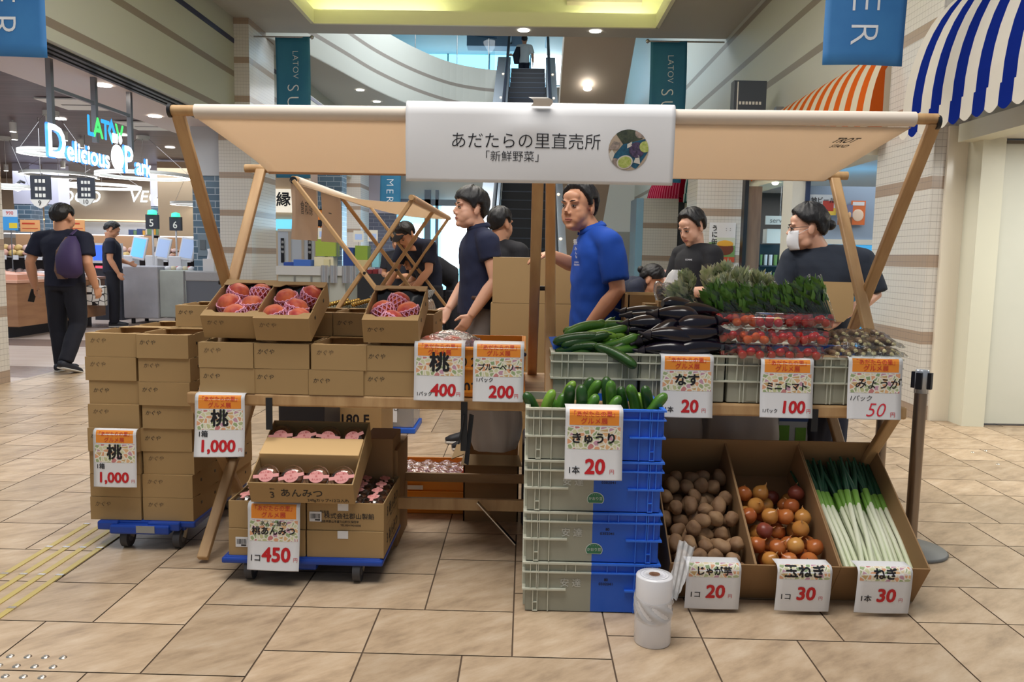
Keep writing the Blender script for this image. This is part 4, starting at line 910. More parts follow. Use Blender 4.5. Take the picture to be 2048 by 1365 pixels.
def myoga_pack(label, loc, rz, rx=0):
    r = thing('myoga_pack', label, 'myoga pack', loc, rz, 'film packs of myoga buds'); r.rotation_euler = (rx, 0, rz); rr = random.Random(label)
    for i in range(5):
        b = MB(); a = rr.uniform(-.5, .5); x, y = -.055+.028*i, rr.uniform(-.01, .01); z = .016+.012*(i % 2)
        b.tube([(x-.012*math.sin(a), y-.035, z), (x, y-.01, z+.002), (x, y+.015, z), (x+.01*math.sin(a), y+.04, z)], [.004, .0135, .012, .003], 10); b.tube([(x-.016*math.sin(a), y-.042, z), (x-.012*math.sin(a), y-.030, z)], [.005, .008], 8, 1); b.build('myoga_bud', [m_myoga, m_myoga2], r)
    g = MB(); g.grid(lambda a, b: ((a-.5)*.18, (b-.5)*.14, .004+.040*(math.sin(PI*a)*math.sin(PI*b))**.5+.004*math.sin(a*33+b*9)), 16, 12); g.build('film_bag', MClear('thin_film', (246, 248, 246), .05, .12, 0, (70, .6)), r); return r
for i, (u, v, y, rz, z) in enumerate(((1690, 708, 3.18, .1, .93), (1745, 706, 3.2, -.1, .93), (1790, 700, 3.22, .3, .928), (1700, 690, 3.24, -.2, .962), (1760, 690, 3.25, .2, .962), (1690, 676, 3.32, .1, .985), (1735, 668, 3.36, -.1, .985))):
    p = P(u, v, y); myoga_pack(f'film pack of brown myoga buds on the shelf, {ORD[i]} counting from front left', (min(p.x, 1.43), y, z), rz)

# ---- leafy greens in film sleeves, in a carton behind
m_thin = MClear('thin_film', (246, 248, 246), .05, .12, 0, (70, .6)); m_leaf = M('leaf_green', (128, 178, 76), .5, nz=(14, (78, 130, 48))); m_stem = M('stem_green', (58, 100, 60), .5, nz=(25, (34, 72, 44))); m_pale = M('pale_leaf', (228, 230, 206), .5, nz=(18, (176, 196, 140)))
def greens(label, loc, rz, lean, L=.27, lm=None, seed=0):
    r = thing('bagged_greens', label, 'bagged greens', loc, 0, 'film sleeves of leafy greens'); r.rotation_euler = (R(-12), lean, rz); rr = random.Random(seed)
    st = MB()
    for i in range(22):
        x, y = rr.uniform(-.024, .024), rr.uniform(-.014, .014); st.tube([(x*.7, y*.7, 0), (x, y, L*.35), (x*1.4, y*1.4, L*.75)], .0035, 5)
    st.build('stems', m_stem, r)['kind'] = 'stuff'
    lf = MB()
    for i in range(120):
        t = rr.random()**.8; z = L*(.56+.50*t); a = rr.uniform(0, 6.28); x, y = rr.uniform(-.04, .04), rr.uniform(-.022, .022); w = rr.uniform(.010, .019)
        d = Vector((math.cos(a)*.5, math.sin(a)*.5, 1)).normalized(); s_ = Vector((-math.sin(a), math.cos(a), 0)); p = Vector((x, y, z-.03))
        lf.add([p, p+d*.028+s_*w, p+d*.062, p+d*.028-s_*w, p+d*.032+Vector((math.cos(a), math.sin(a), 0))*.006], [(0, 1, 4), (1, 2, 4), (2, 3, 4), (3, 0, 4)], 0, True)
    lf.build('leaves', lm or m_leaf, r)['kind'] = 'stuff'
    g = MB()
    def f(a, b): w = .030+.034*b; h = .018+.016*b; an = 2*PI*a; k = 1+.05*math.sin(an*7+b*9); return (w*k*math.cos(an), h*k*math.sin(an), -.01+b*(L+.03))
    g.grid(f, 20, 8); g.build('film_sleeve', m_thin, r); return r
for i, (u, v, y) in enumerate(((1470, 640, 3.44), (1500, 640, 3.45), (1532, 642, 3.45), (1560, 642, 3.46), (1588, 642, 3.46), (1615, 640, 3.47), (1636, 640, 3.47), (1658, 640, 3.47))):
    p = P(u, v, y); greens(f'film sleeve of dark leafy greens leaning on the shelf, {ORD[i]} from the left', (p.x, y, p.z-.012), .1, R(-36-1.5*i if i < 6 else -26), .172+.012*(i > 5), None, i)
for i, (u, v, y) in enumerate(((1395, 615, 3.62), (1430, 620, 3.6), (1462, 610, 3.64), (1490, 600, 3.68), (1425, 590, 3.75), (1380, 590, 3.78), (1465, 585, 3.8), (1515, 605, 3.7))):
    p = P(u, v, y); greens(f'crinkled film bag of pale vegetables heaped behind the eggplants, {ORD[i]} from the front', (p.x, y, p.z-.035), .3*i, R((-40, 30, -20, 10, 35, -50, 15, -20)[i]), .16, m_pale, 30+i)
b = MB(); b.box((-.30, 0, 0), (.30, .34, .15), 0); o = b.build('produce_carton', m_kraft, None, loc=(1.10, 3.48, .736), bevel=.003); tag(o, 'low kraft carton on the shelf under the bagged greens', 'cardboard box')
for i, (u, v, y, a) in enumerate(((1352, 590, 3.85, .7), (1325, 595, 3.9, 1.2))):
    p = P(u, v, y); r = thing('wrapped_eggplants', f'film-wrapped eggplant pack behind the pale greens, {("right", "left")[i]} one', 'eggplant pack', p, 0); e = MB(); e.tube([(-.06, 0, 0), (-.03, 0, 0), (.03, 0, 0), (.06, 0, 0)], [.008, .024, .02, .006], 12); e.build('eggplant', m_egg, r); e = MB(); e.ell((0, 0, 0), (.085, .04, .036), 14, 10); e.build('film_wrap', m_film, r); r.rotation_euler = (0, a, 0)
    s = MB().box((-.09, -.05, 0), (.09, .05, p.z-.736-.03)).build('carton', m_kraft, None, loc=(p.x, y, .736)); tag(s, f'kraft carton under the {("right", "left")[i]} wrapped eggplant pack', 'cardboard box')

# ---- tilted cartons of potatoes, onions and leeks
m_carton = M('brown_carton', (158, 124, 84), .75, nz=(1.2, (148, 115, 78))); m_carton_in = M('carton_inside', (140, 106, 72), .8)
TILT = R(33); TL, TH = .63, .21
def tilt_box(label, xc, w):
    r = thing('tilted_carton', label, 'cardboard box', (xc, 3.0, 0), 0, 'tilted produce cartons'); r.rotation_euler = (TILT, 0, 0)
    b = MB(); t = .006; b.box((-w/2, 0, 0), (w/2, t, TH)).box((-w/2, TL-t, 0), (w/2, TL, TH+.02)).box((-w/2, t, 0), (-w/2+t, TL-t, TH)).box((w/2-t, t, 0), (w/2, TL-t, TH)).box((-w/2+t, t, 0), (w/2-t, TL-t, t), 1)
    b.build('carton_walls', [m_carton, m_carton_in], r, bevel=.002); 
    s = MB().box((-w/2+.03, 3.0+.30, 0), (w/2-.03, 3.0+.44, .19)).build('carton_prop', m_carton, None, loc=(xc, 0, 0)); tag(s, 'carton propping up the rear of the '+label, 'cardboard box')
    return r
tb = [tilt_box('tilted brown carton of potatoes', .72, .32), tilt_box('tilted brown carton of onions', 1.035, .315), tilt_box('tilted brown carton of leeks', 1.358, .33)]
def in_box(r, p): return Matrix.Translation(r.location) @ Matrix.Rotation(TILT, 4, 'X') @ Vector(p)
m_potato = M('potato_skin', (168, 134, 98), .7, nz=(9, (134, 100, 72)), bump=(70, .3)); m_onion = M('onion_skin', (196, 118, 60), .25, nz=(6, (164, 82, 42)), scale3=(1, 1, .3)); m_onion2 = M('pale_onion_skin', (216, 158, 84), .22, nz=(6, (190, 126, 60)), scale3=(1, 1, .3)); m_onion3 = M('red_brown_onion_skin', (150, 74, 56), .35, nz=(6, (120, 56, 46)), scale3=(1, 1, .3))
def potato(seed):
    b = MB(); rr = random.Random(seed); off = Vector((rr.uniform(0, 9),)*3); sx, sy, sz = rr.uniform(.9, 1.25), rr.uniform(.85, 1.0), rr.uniform(.8, .95)
    def f(u, v):
        th, ph = PI*v, 2*PI*u; d = Vector((math.sin(th)*math.cos(ph), math.sin(th)*math.sin(ph), math.cos(th))); q = .0325*(1+.20*noise.noise(d*1.0+off)+.015*noise.noise(d*4+off)); return (d.x*q*sx, d.y*q*sy, d.z*q*sz)
    b.grid(f, 28, 18, flip=True); return b.build('potato', m_potato)
pots = [potato(i) for i in range(5)]; upo = set(); pile = []; rq = random.Random(13)
def put(pool, used, k, loc, rot, group, cat):
    p = pool[k]; o = p if k not in used else dup(p); used.add(k); o.location = loc; o.rotation_euler = rot; tag(o, '', cat, group); return o
NR = 8
for lay in range(2):
    for j in range(NR):
        n_ = 5 if (j+lay) % 2 == 0 else 4
        for i in range(n_):
            y = .05+j*.062+lay*.02; x = (-.122+.061*i) if n_ == 5 else (-.092+.061*i)
            if lay == 1 and rq.random() < .25: continue
            z = .095+.058*lay-(.05*max(0, (j-5)/3))+rq.uniform(-.008, .010)
            o = put(pots, upo, rq.randrange(5), in_box(tb[0], (x+rq.uniform(-.008, .008), y+rq.uniform(-.01, .01), z)), (rq.uniform(0, 6), rq.uniform(0, 6), rq.uniform(0, 6)), 'potatoes in the tilted carton', 'potato'); o['row'] = lay*20+j; pile.append(o)
m_n = {}
label_rows(pile, lambda o: o['row'], 'brown potato', 'in the tilted carton', 'row from the front')
def onion(mat, seed):
    rr = random.Random(seed); b = MB(); s = rr.uniform(.95, 1.1)
    b.lathe([(.0005, -.030*s), (.006, -.031*s), (.020, -.026*s), (.031, -.012*s), (.034, .0), (.030, .013*s), (.019, .025*s), (.008, .031*s), (.0045, .035*s), (.003, .038*s), (.0005, .039*s)], 20); o = b.build('onion', mat)
    c = MB(); c.tube([(0, 0, .034*s), (.002, .002, .040*s), (.006, .0, .047*s)], [.004, .0025, .001], 6); c.build('dry_neck', M('dry_onion_neck', (186, 140, 90), .7), o); return o
ons = [onion(m_onion, 1), onion(m_onion2, 2), onion(m_onion3, 3), onion(m_onion, 4)]; uo = set(); pile = []
for lay in range(2):
    for j in range(7):
        n_ = 4 if (j+lay) % 2 == 0 else 3
        for i in range(n_):
            y = .055+j*.068+lay*.02; x = (-.108+.072*i) if n_ == 4 else (-.072+.072*i)
            if lay == 1 and (rq.random() < .22 or j == 6): continue
            z = .085+.062*lay-(.04*max(0, (j-4)/2))+rq.uniform(-.008, .010)
            o = put(ons, uo, rq.choice((0, 0, 1, 1, 2, 3)), in_box(tb[1], (x+rq.uniform(-.006, .006), y+rq.uniform(-.008, .008), z)), (rq.uniform(-1.2, 1.2), rq.uniform(-1.2, 1.2), rq.uniform(0, 6)), 'onions in the tilted carton', 'onion'); o['row'] = lay*20+j; pile.append(o)
label_rows(pile, lambda o: o['row'], 'brown-skinned onion', 'in the tilted carton', 'row from the front')
# leeks: white shaft, a pale green collar and dark green leaves
m_leekw = M('leek_white', (226, 230, 206), .35, nz=(8, (206, 218, 180)), scale3=(6, .6, 6)); m_leekg = M('leek_pale_green', (120, 168, 70), .4); m_leekd = M('leek_leaf', (36, 88, 62), .45, nz=(14, (22, 64, 48)))
def leek(seed):
    rr = random.Random(seed); b = MB(); b.tube([(0, -.0, 0), (.003, .17, .003), (0, .33, 0)], [.0105, .0095, .0105], 10); o = b.build('leek', m_leekw)
    c = MB(); c.tube([(0, .32, 0), (.0, .365, .002), (0, .40, .002)], [.0106, .0115, .012], 10, flat=(1.1, .9)); c.build('green_collar', m_leekg, o)
    for k in range(3):
        g = MB(); a = rr.uniform(-.12, .12)+(k-1)*.10; z = rr.uniform(-.01, .03)
        g.tube([(0, .385, .002), (.05*a, .43, .004+z*.3), (.16*a, .50, z), (.2*a, .56, z*1.4)], [.009, .010, .0085, .004], 8, flat=(1, .5)); g.build('leaf', m_leekd, o)
    return o
lks = [leek(i) for i in range(4)]; ul = set(); pile = []
for lay in range(3):
    for i in range(13 if lay < 2 else 9):
        x = -.135+.0225*i+(.012 if lay == 1 else .03 if lay == 2 else 0); p = in_box(tb[2], (x, .02+rq.uniform(0, .02), .085+.022*lay+rq.uniform(-.004, .004)))
        o = put(lks, ul, rq.randrange(4), p, (TILT+rq.uniform(-.03, .03), 0, rq.uniform(-.05, .05)+(.04 if i < 5 else -.02)), 'leeks in the tilted carton', 'leek'); o['row'] = lay; pile.append(o)
for i, (x, a) in enumerate(((-.06, -.16), (-.02, -.14))):
    p = in_box(tb[2], (x, .02, .155)); o = put(lks, ul, i, p, (TILT, 0, a), 'leeks in the tilted carton', 'leek'); o['row'] = 3; pile.append(o)
label_rows(pile, lambda o: o['row'], 'long white leek', 'in the tilted carton', 'layer up')

# ---- blue trolleys
m_dolly = M('trolley_blue_plastic', (24, 66, 160), .4); m_tyre = M('grey_rubber', (66, 66, 70), .6); m_zinc = M('zinc_bracket', (190, 182, 164), .4, .6)
def dolly(label, loc, w, d, h, wheels, notched=True):
    r = thing('platform_trolley', label, 'trolley', loc); b = MB()
    b.box((-w/2, 0, h-.03), (w/2, d, h))
    if notched:
        b.box((-w/2+.06, -.035, h-.052), (w/2-.1, .02, h-.012)).box((-w/2+.02, .02, h-.05), (w/2-.05, .12, h-.02)).box((w/2-.2, -.02, h-.04), (w/2-.06, .03, h)).box((-w/2+.0, -.02, h-.04), (-w/2+.09, .03, h))
        b.box((-.03, -.036, h-.045), (.05, -.02, h-.01))
    else: b.box((-w/2-.01, -.01, h-.028), (w/2+.01, d+.01, h-.004)).box((-.03, .02, h-.06), (.05, .1, h-.02))
    b.build('platform', m_dolly, r, bevel=.008)
    if notched: MB().box((-.03, -.0385, h-.043), (.05, -.036, h-.012)).build('rating_plate', M('label_plate', (150, 150, 146), .4), r)
    for x, y, rr in wheels:
        c = MB().cyl((x-.015, y, rr), (x+.015, y, rr), rr, seg=22); wv = c.build('wheel', m_tyre, r, bevel=.004)
        MB().cyl((x-.017, y, rr), (x+.017, y, rr), rr*.45, seg=16).build('hub', M('wheel_hub', (92, 92, 96), .5), wv)
        f = MB(); 
        for s in (-.020, .020): f.bar((x+s, y, rr), (x+s, y+.03, h-.03), .003, .03, up=(0, 1, 0))
        f.box((x-.03, y-.0, h-.036), (x+.03, y+.06, h-.029)); f.build('caster_fork', m_zinc, r)
    return r
dolly('blue notched trolley under the tall stack of peach boxes', (-1.63, 3.36, 0), .42, .66, .127, [(-.10, .03, .045), (.13, .03, .045), (-.10, .58, .045), (.13, .58, .045)])
dolly('blue platform trolley under the dessert boxes', (-.86, 3.04, 0), .62, .44, .103, [(-.215, .035, .046), (.214, .035, .046), (-.215, .38, .046), (.214, .38, .046)], False)

# ---- dessert boxes with cups
m_cupfill = M('red_bean_dessert', (92, 52, 40), .4, nz=(60, (150, 96, 60))); m_pink = M('pink_label', (246, 174, 170), .5)
def cup_proto():
    r = thing('dessert_cup', '', 'dessert cup', (0, 0, 0), 0, 'clear dessert cups with pink labels')
    MB().lathe([(.0005, .002), (.026, .002), (.036, .042), (.0005, .046)], 20).build('filling', m_cupfill, r)
    MB().lathe([(.0005, 0), (.028, 0), (.040, .046), (.044, .048), (.044, .052), (.038, .056), (.034, .064), (.0005, .067)], 24).build('clear_cup', m_clear, r)
    b = MB(); b.lathe([(.0005, .0685), (.027, .0685)], 24, sy=.80); b.box((-.046, -.006, .0660), (.046, .006, .0680)); lb = b.build('pink_label', m_pink, r)
    t = MB()
    for k, s in enumerate(('あんこ屋の', '桃', 'あんみつ')): t.text(s, .0085, lambda a, c: (a, c+.010-.011*k, .0692), 0, .0)
    t.build('lettering', M('label_red_ink', (206, 96, 100), .5), lb); return r
cupp = cup_proto(); fcup = [cupp]
def cup_at(mx, p, yaw, tl, label):
    o = cupp if fcup else dup(cupp)
    if fcup: fcup.pop()
    m = mx @ Matrix.Translation(Vector(p)) @ Matrix.Rotation(tl, 4, 'X') @ Matrix.Rotation(yaw, 4, 'Z'); o.matrix_basis = m @ Matrix.Scale(1.08, 4); o['label'] = label; return o
def dessert_box(label, x, y, z, w, d, h, rx=0., flap=0, lettering=None, tape=True, bar=False, open_=False, rz=0.):
    r = thing('dessert_box', label, 'cardboard box', (x, y, z), 0, 'dessert boxes'); r.rotation_euler = (rx, 0, rz)
    b = MB(); t = .005
    b.box((-w/2, 0, 0), (w/2, t, h)).box((-w/2, d-t, 0), (w/2, d, h+(.03 if bar else 0))).box((-w/2, t, 0), (-w/2+t, d-t, h)).box((w/2-t, t, 0), (w/2, d-t, h)).box((-w/2+t, t, 0), (w/2-t, d-t, t), 1)
    if bar:
        for s in (-1, 1): b.prism([(0, 0), (d, 0), (d, .03), (.0, .0)], -.0025, .0025, 0, Matrix.Translation((s*(w/2-.0025), 0, h)) @ Matrix(((0, 0, 1, 0), (1, 0, 0, 0), (0, 1, 0, 0), (0, 0, 0, 1))))
    if not open_: b.box((-w/2+.001, .001, h-.006), (w/2-.001, d-.001, h))
    b.build('carton', [m_kraft, m_kraft_in], r, bevel=.0015)
    if bar:
        MB().box((-w/2+.004, .145, .03), (w/2-.004, .255, h+.030)).build('cardboard_divider', M('light_kraft', (226, 188, 132), .7), r, bevel=.003)
    if tape: MB().box((-.03, -.0015, h*.72), (.012, -.0005, h+.001)).build('tape', m_paper, r)
    if lettering:
        t_ = MB()
        for s, sz, px, pz, al in lettering: t_.text(s, sz, front(px, -.0012, pz), 0, .012, al)
        t_.build('lettering', m_marker, r)
    return r
def barcode(r, x, z):
    b = MB().box((x-.024, -.0018, z-.02), (x+.024, -.0008, z+.02), 0); rr = random.Random(2); q = x-.019
    while q < x+.017: w = rr.choice((.001, .002, .0015)); b.box((q, -.0024, z-.008), (q+w, -.0016, z+.012), 1); q += w+rr.choice((.001, .0018))
    b.box((x-.002, -.0024, z-.016), (x+.018, -.0016, z-.010), 1); b.build('barcode_label', [m_paper, m_ink], r)
maker = [('製造者', .012, -.10, .070, 'LEFT'), ('株式会社郡山製餡', .025, -.085, .050, 'LEFT'), ('福島県郡山市富久山町久保田字', .011, -.10, .032, 'LEFT'), ('TEL.024-943-0000', .011, -.02, .018, 'LEFT')]
side_l = [('3 あんみつ', .05, 0, .02)]
def side_text(r, w, d, h):
    t = MB(); t.text('3 あんみつ', .055, lambda a, b: (w/2+.0012, d*.5+a, h*.35+b), 0, .02); t.text('240gカップ×12コ入れ', .018, lambda a, b: (w/2+.0012, d*.55+a, h*.15+b), 0, .01); t.build('side_lettering', m_marker, r)
b1 = dessert_box('closed dessert box with a barcode at the bottom left on the blue platform trolley', -1.003, 3.05, .103, .305, .40, .108, tape=False); barcode(b1, -.10, .055)
b2 = dessert_box('closed dessert box with a tape tab at the bottom right on the trolley', -.692, 3.05, .103, .305, .40, .108); side_text(b2, .305, .40, .108)
b3 = dessert_box('open dessert box at the upper left on the blue platform trolley', -1.003, 3.055, .212, .305, .40, .112, open_=True, tape=False)
b4 = dessert_box('open dessert box printed with the maker address at the upper right on the trolley', -.692, 3.055, .212, .305, .40, .112, open_=True, lettering=maker); side_text(b4, .305, .40, .112); barcode(b4, -.118, .055)
for r, nm in ((b3, 'left'), (b4, 'right')):
    mx = Matrix.Translation(r.location); xs = (-.10, -.02) if nm == 'left' else (.02, .10)
    for j in range(4):
        for i, xx in enumerate(xs): cup_at(mx, (xx, .055+.09*j, .050), R(90)+.1*j, R(0), f'dessert cup in the upper {nm} trolley box, {ORD[j]} from the front, {("left", "right")[i]} file')
b5 = dessert_box('tilted open dessert box showing two rows of cups on top of the trolley load', -.845, 3.005, .336, .405, .375, .095, rx=R(23), open_=True, tape=False, bar=True, lettering=[('3', .042, -.115, .024, 'CENTER'), ('BRIX', .009, -.112, .064, 'CENTER'), ('あんみつ', .042, .0, .034, 'CENTER'), ('240gカップ×12コ入れ', .017, .10, .010, 'CENTER')])
mx = Matrix.Translation(b5.location) @ Matrix.Rotation(R(23), 4, 'X')
for j, y in enumerate((.105, .325)):
    for i in range(4): cup_at(mx, (-.145+.098*i, y-.012, .040+(.032 if j else .0)), (.1, .25, -.1 if j else .05, .45 if j else .15)[i], R(42), f'dessert cup in the {("front", "rear")[j]} row of the tilted box, {ORD[i]} from the left')
# cartons that carry the tilted box at the rear, and boxes beside it
for x, y, z, w, d, h, lb in ((-.80, 3.46, 0, .5, .3, .44, 'kraft carton standing behind the dessert trolley'), (-.63, 3.42, .0, .13, .22, .50, 'narrow dark kraft carton on end behind the dessert trolley')):
    o = MB().box((-w/2, 0, 0), (w/2, d, h)).build('cardboard_carton', m_carton, None, loc=(x, y, z), bevel=.003); tag(o, lb, 'cardboard box')
# ================================================================ PRICE SIGNS ON THE GOODS
SW, SH = .200, .245
sign('price sign for peaches at 400 yen a pack, on the amber shelf crate', (-.333, 3.150, .962), SW, SH, std('桃', '1パック', '400', nsz=.40, ny=.20, ux=-.29, uy=.62, px=.08, py=.62, yen=.38, usz=.09))
sign('price sign for blueberries at 200 yen a pack, on the amber shelf crate', (-.100, 3.150, .962), SW, SH, [('ブルーベリー', .145, .02, .19, 0, .035, .1), ('1パック', .10, -.27, .38, 0, .02, 0), ('200', .27, .06, .63, 1, .055, .05), ('円', .075, .36, .63, 1, 0, 0)])
sign('price sign for eggplants at 20 yen, on the shelf crates', (.640, 3.140, .930), SW*1.03, SH*1.05, std('なす', '1本', '20', nsz=.24, ny=.20, px=.06, py=.62, yen=.33, ux=-.33, uy=.62))
sign('price sign for cherry tomatoes at 100 yen a pack, on the shelf crates', (1.03, 3.140, .925), SW*1.03, SH, [('ミニトマト', .160, .0, .25, 0, .05, 0), ('1パック', .085, -.31, .62, 0, .02, 0), ('100', .26, .11, .62, 1, .055, .1), ('円', .075, .42, .62, 1, 0, 0)])
sign('price sign for myoga at 50 yen a pack with handwritten figures, on the shelf crates', (1.372, 3.140, .936), SW*1.05, SH*1.04, [('みょうが', .21, .04, .22, 0, .02, .25), ('1パック', .12, -.26, .42, 0, 0, .2), ('50', .36, 0, .66, 2, -.008, .3), ('円', .085, .34, .66, 1, .01, 0)])
sign('price sign for peaches at 1,000 yen a box, on the left shelf end', (-1.205, 3.135, .738), .195, .262, [('桃', .36, .0, .22, 0, .05, 0), ('1箱', .115, -.33, .40, 0, .03, 0), ('1,000', .27, -.04, .625, 1, .055, 0), ('円', .07, .42, .625, 1, 0, 0)], rz=.05, twist=-.06, curl=.03)
s_ = sign('price sign for peaches at 1,000 yen a box, on the tall trolley stack', (-1.735, 3.335, .540), .185, .262, [('桃', .36, .0, .22, 0, .05, 0), ('1箱', .115, -.33, .40, 0, .03, 0), ('1,000', .27, -.04, .625, 1, .055, 0), ('円', .07, .42, .625, 1, 0, 0)], back=.0, curl=.01)
sign('price sign for peach dessert cups at 450 yen each, on the dessert trolley', (-.962, 3.035, .330), .205, .275, [('あんこ屋の', .105, .0, .075, 0, .01, 0), ('桃あんみつ', .168, .0, .20, 0, .045, 0), ('1コ', .13, -.34, .58, 0, .02, 0), ('450', .30, .06, .58, 1, .055, .0), ('円', .075, .43, .58, 1, 0, 0)], back=.01, curl=.03, twist=.04)
sign('price sign for cucumbers at 20 yen each, on the front crate stack', (.252, 2.800, .775), .203, .265, [('きゅうり', .20, .0, .21, 0, .055, 0), ('1本', .12, -.34, .62, 0, .02, 0), ('20', .29, .02, .62, 1, .055, .05), ('円', .075, .32, .62, 1, 0, 0)], curl=.025)
for lb, x, nm, un, pr, sz in (('price sign for potatoes at 20 yen each, on the potato carton', .713, 'じゃが芋', '1コ', '20', .165), ('price sign for onions at 30 yen each, on the onion carton', 1.045, '玉ねぎ', '1コ', '30', .25), ('price sign for leeks at 30 yen each, on the leek carton', 1.338, 'ねぎ', '1本', '30', .22)):
    sign(lb, (x, 2.868, .192), .200, .190, [(nm, sz, 0, .24, 0, .055, 0), (un, .12, -.32, .72, 0, .02, 0), (pr, .29, .04, .72, 1, .055, .05), ('円', .07, .32, .72, 1, 0, 0)], header=False, hd=.004, curl=-.015, back=.05, lean=-.04)
# ================================================================ PEOPLE
m_skin = M('skin', (206, 152, 120), .5, sss=.12, nz=(5, (202, 147, 116))); m_skin2 = M('skin_light', (222, 172, 146), .5, sss=.12, nz=(5, (218, 167, 141)))
m_hair = M('black_hair', (24, 22, 26), .42, nz=(40, (12, 11, 14)), scale3=(6, 6, .8), bump=(60, .6)); m_lip = M('lips', (168, 100, 88), .45); m_eye = M('eye_white', (214, 208, 204), .25); m_iris = M('dark_iris', (26, 18, 16), .15); m_brow = M('eyebrow', (34, 28, 28), .7)
def remesh(mb, voxel, it=4, fold=0., seed=0):
    me = bpy.data.meshes.new('tmp'); me.from_pydata(mb.v, [], mb.f); o = bpy.data.objects.new('tmp', me); COL.objects.link(o)
    r = o.modifiers.new('r', 'REMESH'); r.mode = 'VOXEL'; r.voxel_size = voxel; r.use_smooth_shade = True
    s = o.modifiers.new('s', 'SMOOTH'); s.factor = .5; s.iterations = it
    dg = bpy.context.evaluated_depsgraph_get(); out = bpy.data.meshes.new_from_object(o.evaluated_get(dg)); bpy.data.objects.remove(o); bpy.data.meshes.remove(me)
    if fold:
        off = Vector((seed*3.1, seed*1.7, 0))
        for v in out.vertices:
            p = v.co; q = Vector((p.x*7, p.y*7, p.z*4))+off
            n1 = noise.noise(q); n2 = noise.noise(Vector((p.x*16+p.z*9, p.y*16-p.z*6, p.z*10))+off)
            v.co = p+v.normal*fold*(n1*.9+n2*.55)
    out.polygons.foreach_set('use_smooth', [True]*len(out.polygons)); return out
def part(name, me, mats, parent):
    for m in (mats if isinstance(mats, (list, tuple)) else [mats]): me.materials.append(m)
    me.name = name; o = bpy.data.objects.new(name, me); COL.objects.link(o); o.parent = parent; return o
def loft(mb, rings, seg=24, ex=2.4):
    vs = []; fs = []
    for c, xd, yd, rx, ry in rings:
        for j in range(seg):
            t = 2*PI*j/seg; a, b = math.cos(t), math.sin(t)
            ca = math.copysign(abs(a)**(2/ex), a); sb = math.copysign(abs(b)**(2/ex), b); vs.append(Vector(c)+Vector(xd)*rx*ca+Vector(yd)*ry*sb)
    n = len(rings)
    for i in range(n-1):
        for j in range(seg): fs.append((i*seg+j, i*seg+(j+1) % seg, (i+1)*seg+(j+1) % seg, (i+1)*seg+j))
    fs.append(tuple(range(seg-1, -1, -1))); fs.append(tuple((n-1)*seg+j for j in range(seg))); mb.add(vs, fs)
def hand(mb, w, d, nrm, side, curl=.5, s=1.):
    """w wrist, d finger direction, nrm back-of-hand normal, side +1 puts the thumb on d x nrm"""
    d = Vector(d).normalized(); nrm = Vector(nrm); nrm = (nrm-d*nrm.dot(d)).normalized(); a = d.cross(nrm)*side
    w = Vector(w); L = .092*s
    loft(mb, [(w-d*.01, a, nrm, .024*s, .018*s), (w+d*.02*s, a, nrm, .032*s, .017*s), (w+d*.06*s, a, nrm, .041*s, .0155*s), (w+d*L, a, nrm, .040*s, .0125*s)], 14)
    for k, (off, ln) in enumerate(((.029, .070), (.010, .078), (-.010, .073), (-.028, .058))):
        p = w+d*(L-.012)+a*off*s; pts = [p]; ang = 0; ln *= s
        for seg_, c in ((.45, .45), (.32, .75), (.25, .55)):
            ang += c*curl; q = d*math.cos(ang)-nrm*math.sin(ang); p = p+q*ln*seg_; pts.append(p)
        mb.tube(pts, [.0098*s, .0092*s, .0085*s, .0066*s], 8)
    p = w+d*.018*s+a*.024*s; q1 = (d*.62+a*.72-nrm*.25).normalized(); q2 = (d*.9+a*.25-nrm*.35*(.4+curl)).normalized()
    mb.tube([p, p+q1*.038*s, p+q1*.038*s+q2*.03*s, p+q1*.038*s+q2*.055*s], [.014*s, .0115*s, .0105*s, .0075*s], 8)
def hairline(az, style):
    a = abs(az)                                  # 0 at the face, pi at the back
    tab = {'short': [(0, 40), (.45, 41), (.8, 26), (1.05, 6), (1.22, -17), (1.42, -18), (1.5, 8), (1.85, 6), (2.05, -30), (2.6, -50), (3.15, -54)],
           'fringe': [(0, 10), (.4, 9), (.75, 4), (1.0, -4), (1.2, -22), (1.42, -24), (1.52, 0), (1.85, -2), (2.05, -36), (2.6, -54), (3.15, -58)],
           'tied': [(0, 36), (.5, 28), (.9, 10), (1.15, 0), (1.42, -12), (1.5, -2), (1.85, -6), (2.1, -36), (2.6, -48), (3.15, -50)]}[style]
    for (a0, v0), (a1, v1) in zip(tab, tab[1:]):
        if a <= a1: return R(v0+(v1-v0)*(a-a0)/(a1-a0))
    return R(tab[-1][1])
def make_hair(mx, style='short', T=.019, seed=0):
    c = Vector((0, .014, .026)); e = (.0745, .0925, .084); b = MB(); nu, nv = 72, 44
    def f(u, v):
        az = -PI+2*PI*u; el = -PI*.42+PI*.92*v
        d = Vector((math.sin(az)*math.cos(el), -math.cos(az)*math.cos(el), math.sin(el)))
        r = 1/math.sqrt((d.x/e[0])**2+(d.y/e[1])**2+(d.z/e[2])**2)
        ln = hairline(az, style)+.05*noise.noise(Vector((az*9+seed, 0, seed)))
        k = max(0., min(1., (el-ln)/.16)); k = k*k*(3-2*k)
        t = -.022+(.022+T*(.75+.75*max(0, math.sin(el)))+.006*noise.noise(Vector((az*5, el*2.4, seed)))+.003*noise.noise(Vector((az*22, el*4, seed))))*k
        if style == 'fringe' and abs(az) < .9 and k > 0: t += .006*k
        return mx @ (c+d*(r+t))
    b.grid(f, nu, nv, flip=False)
    return b
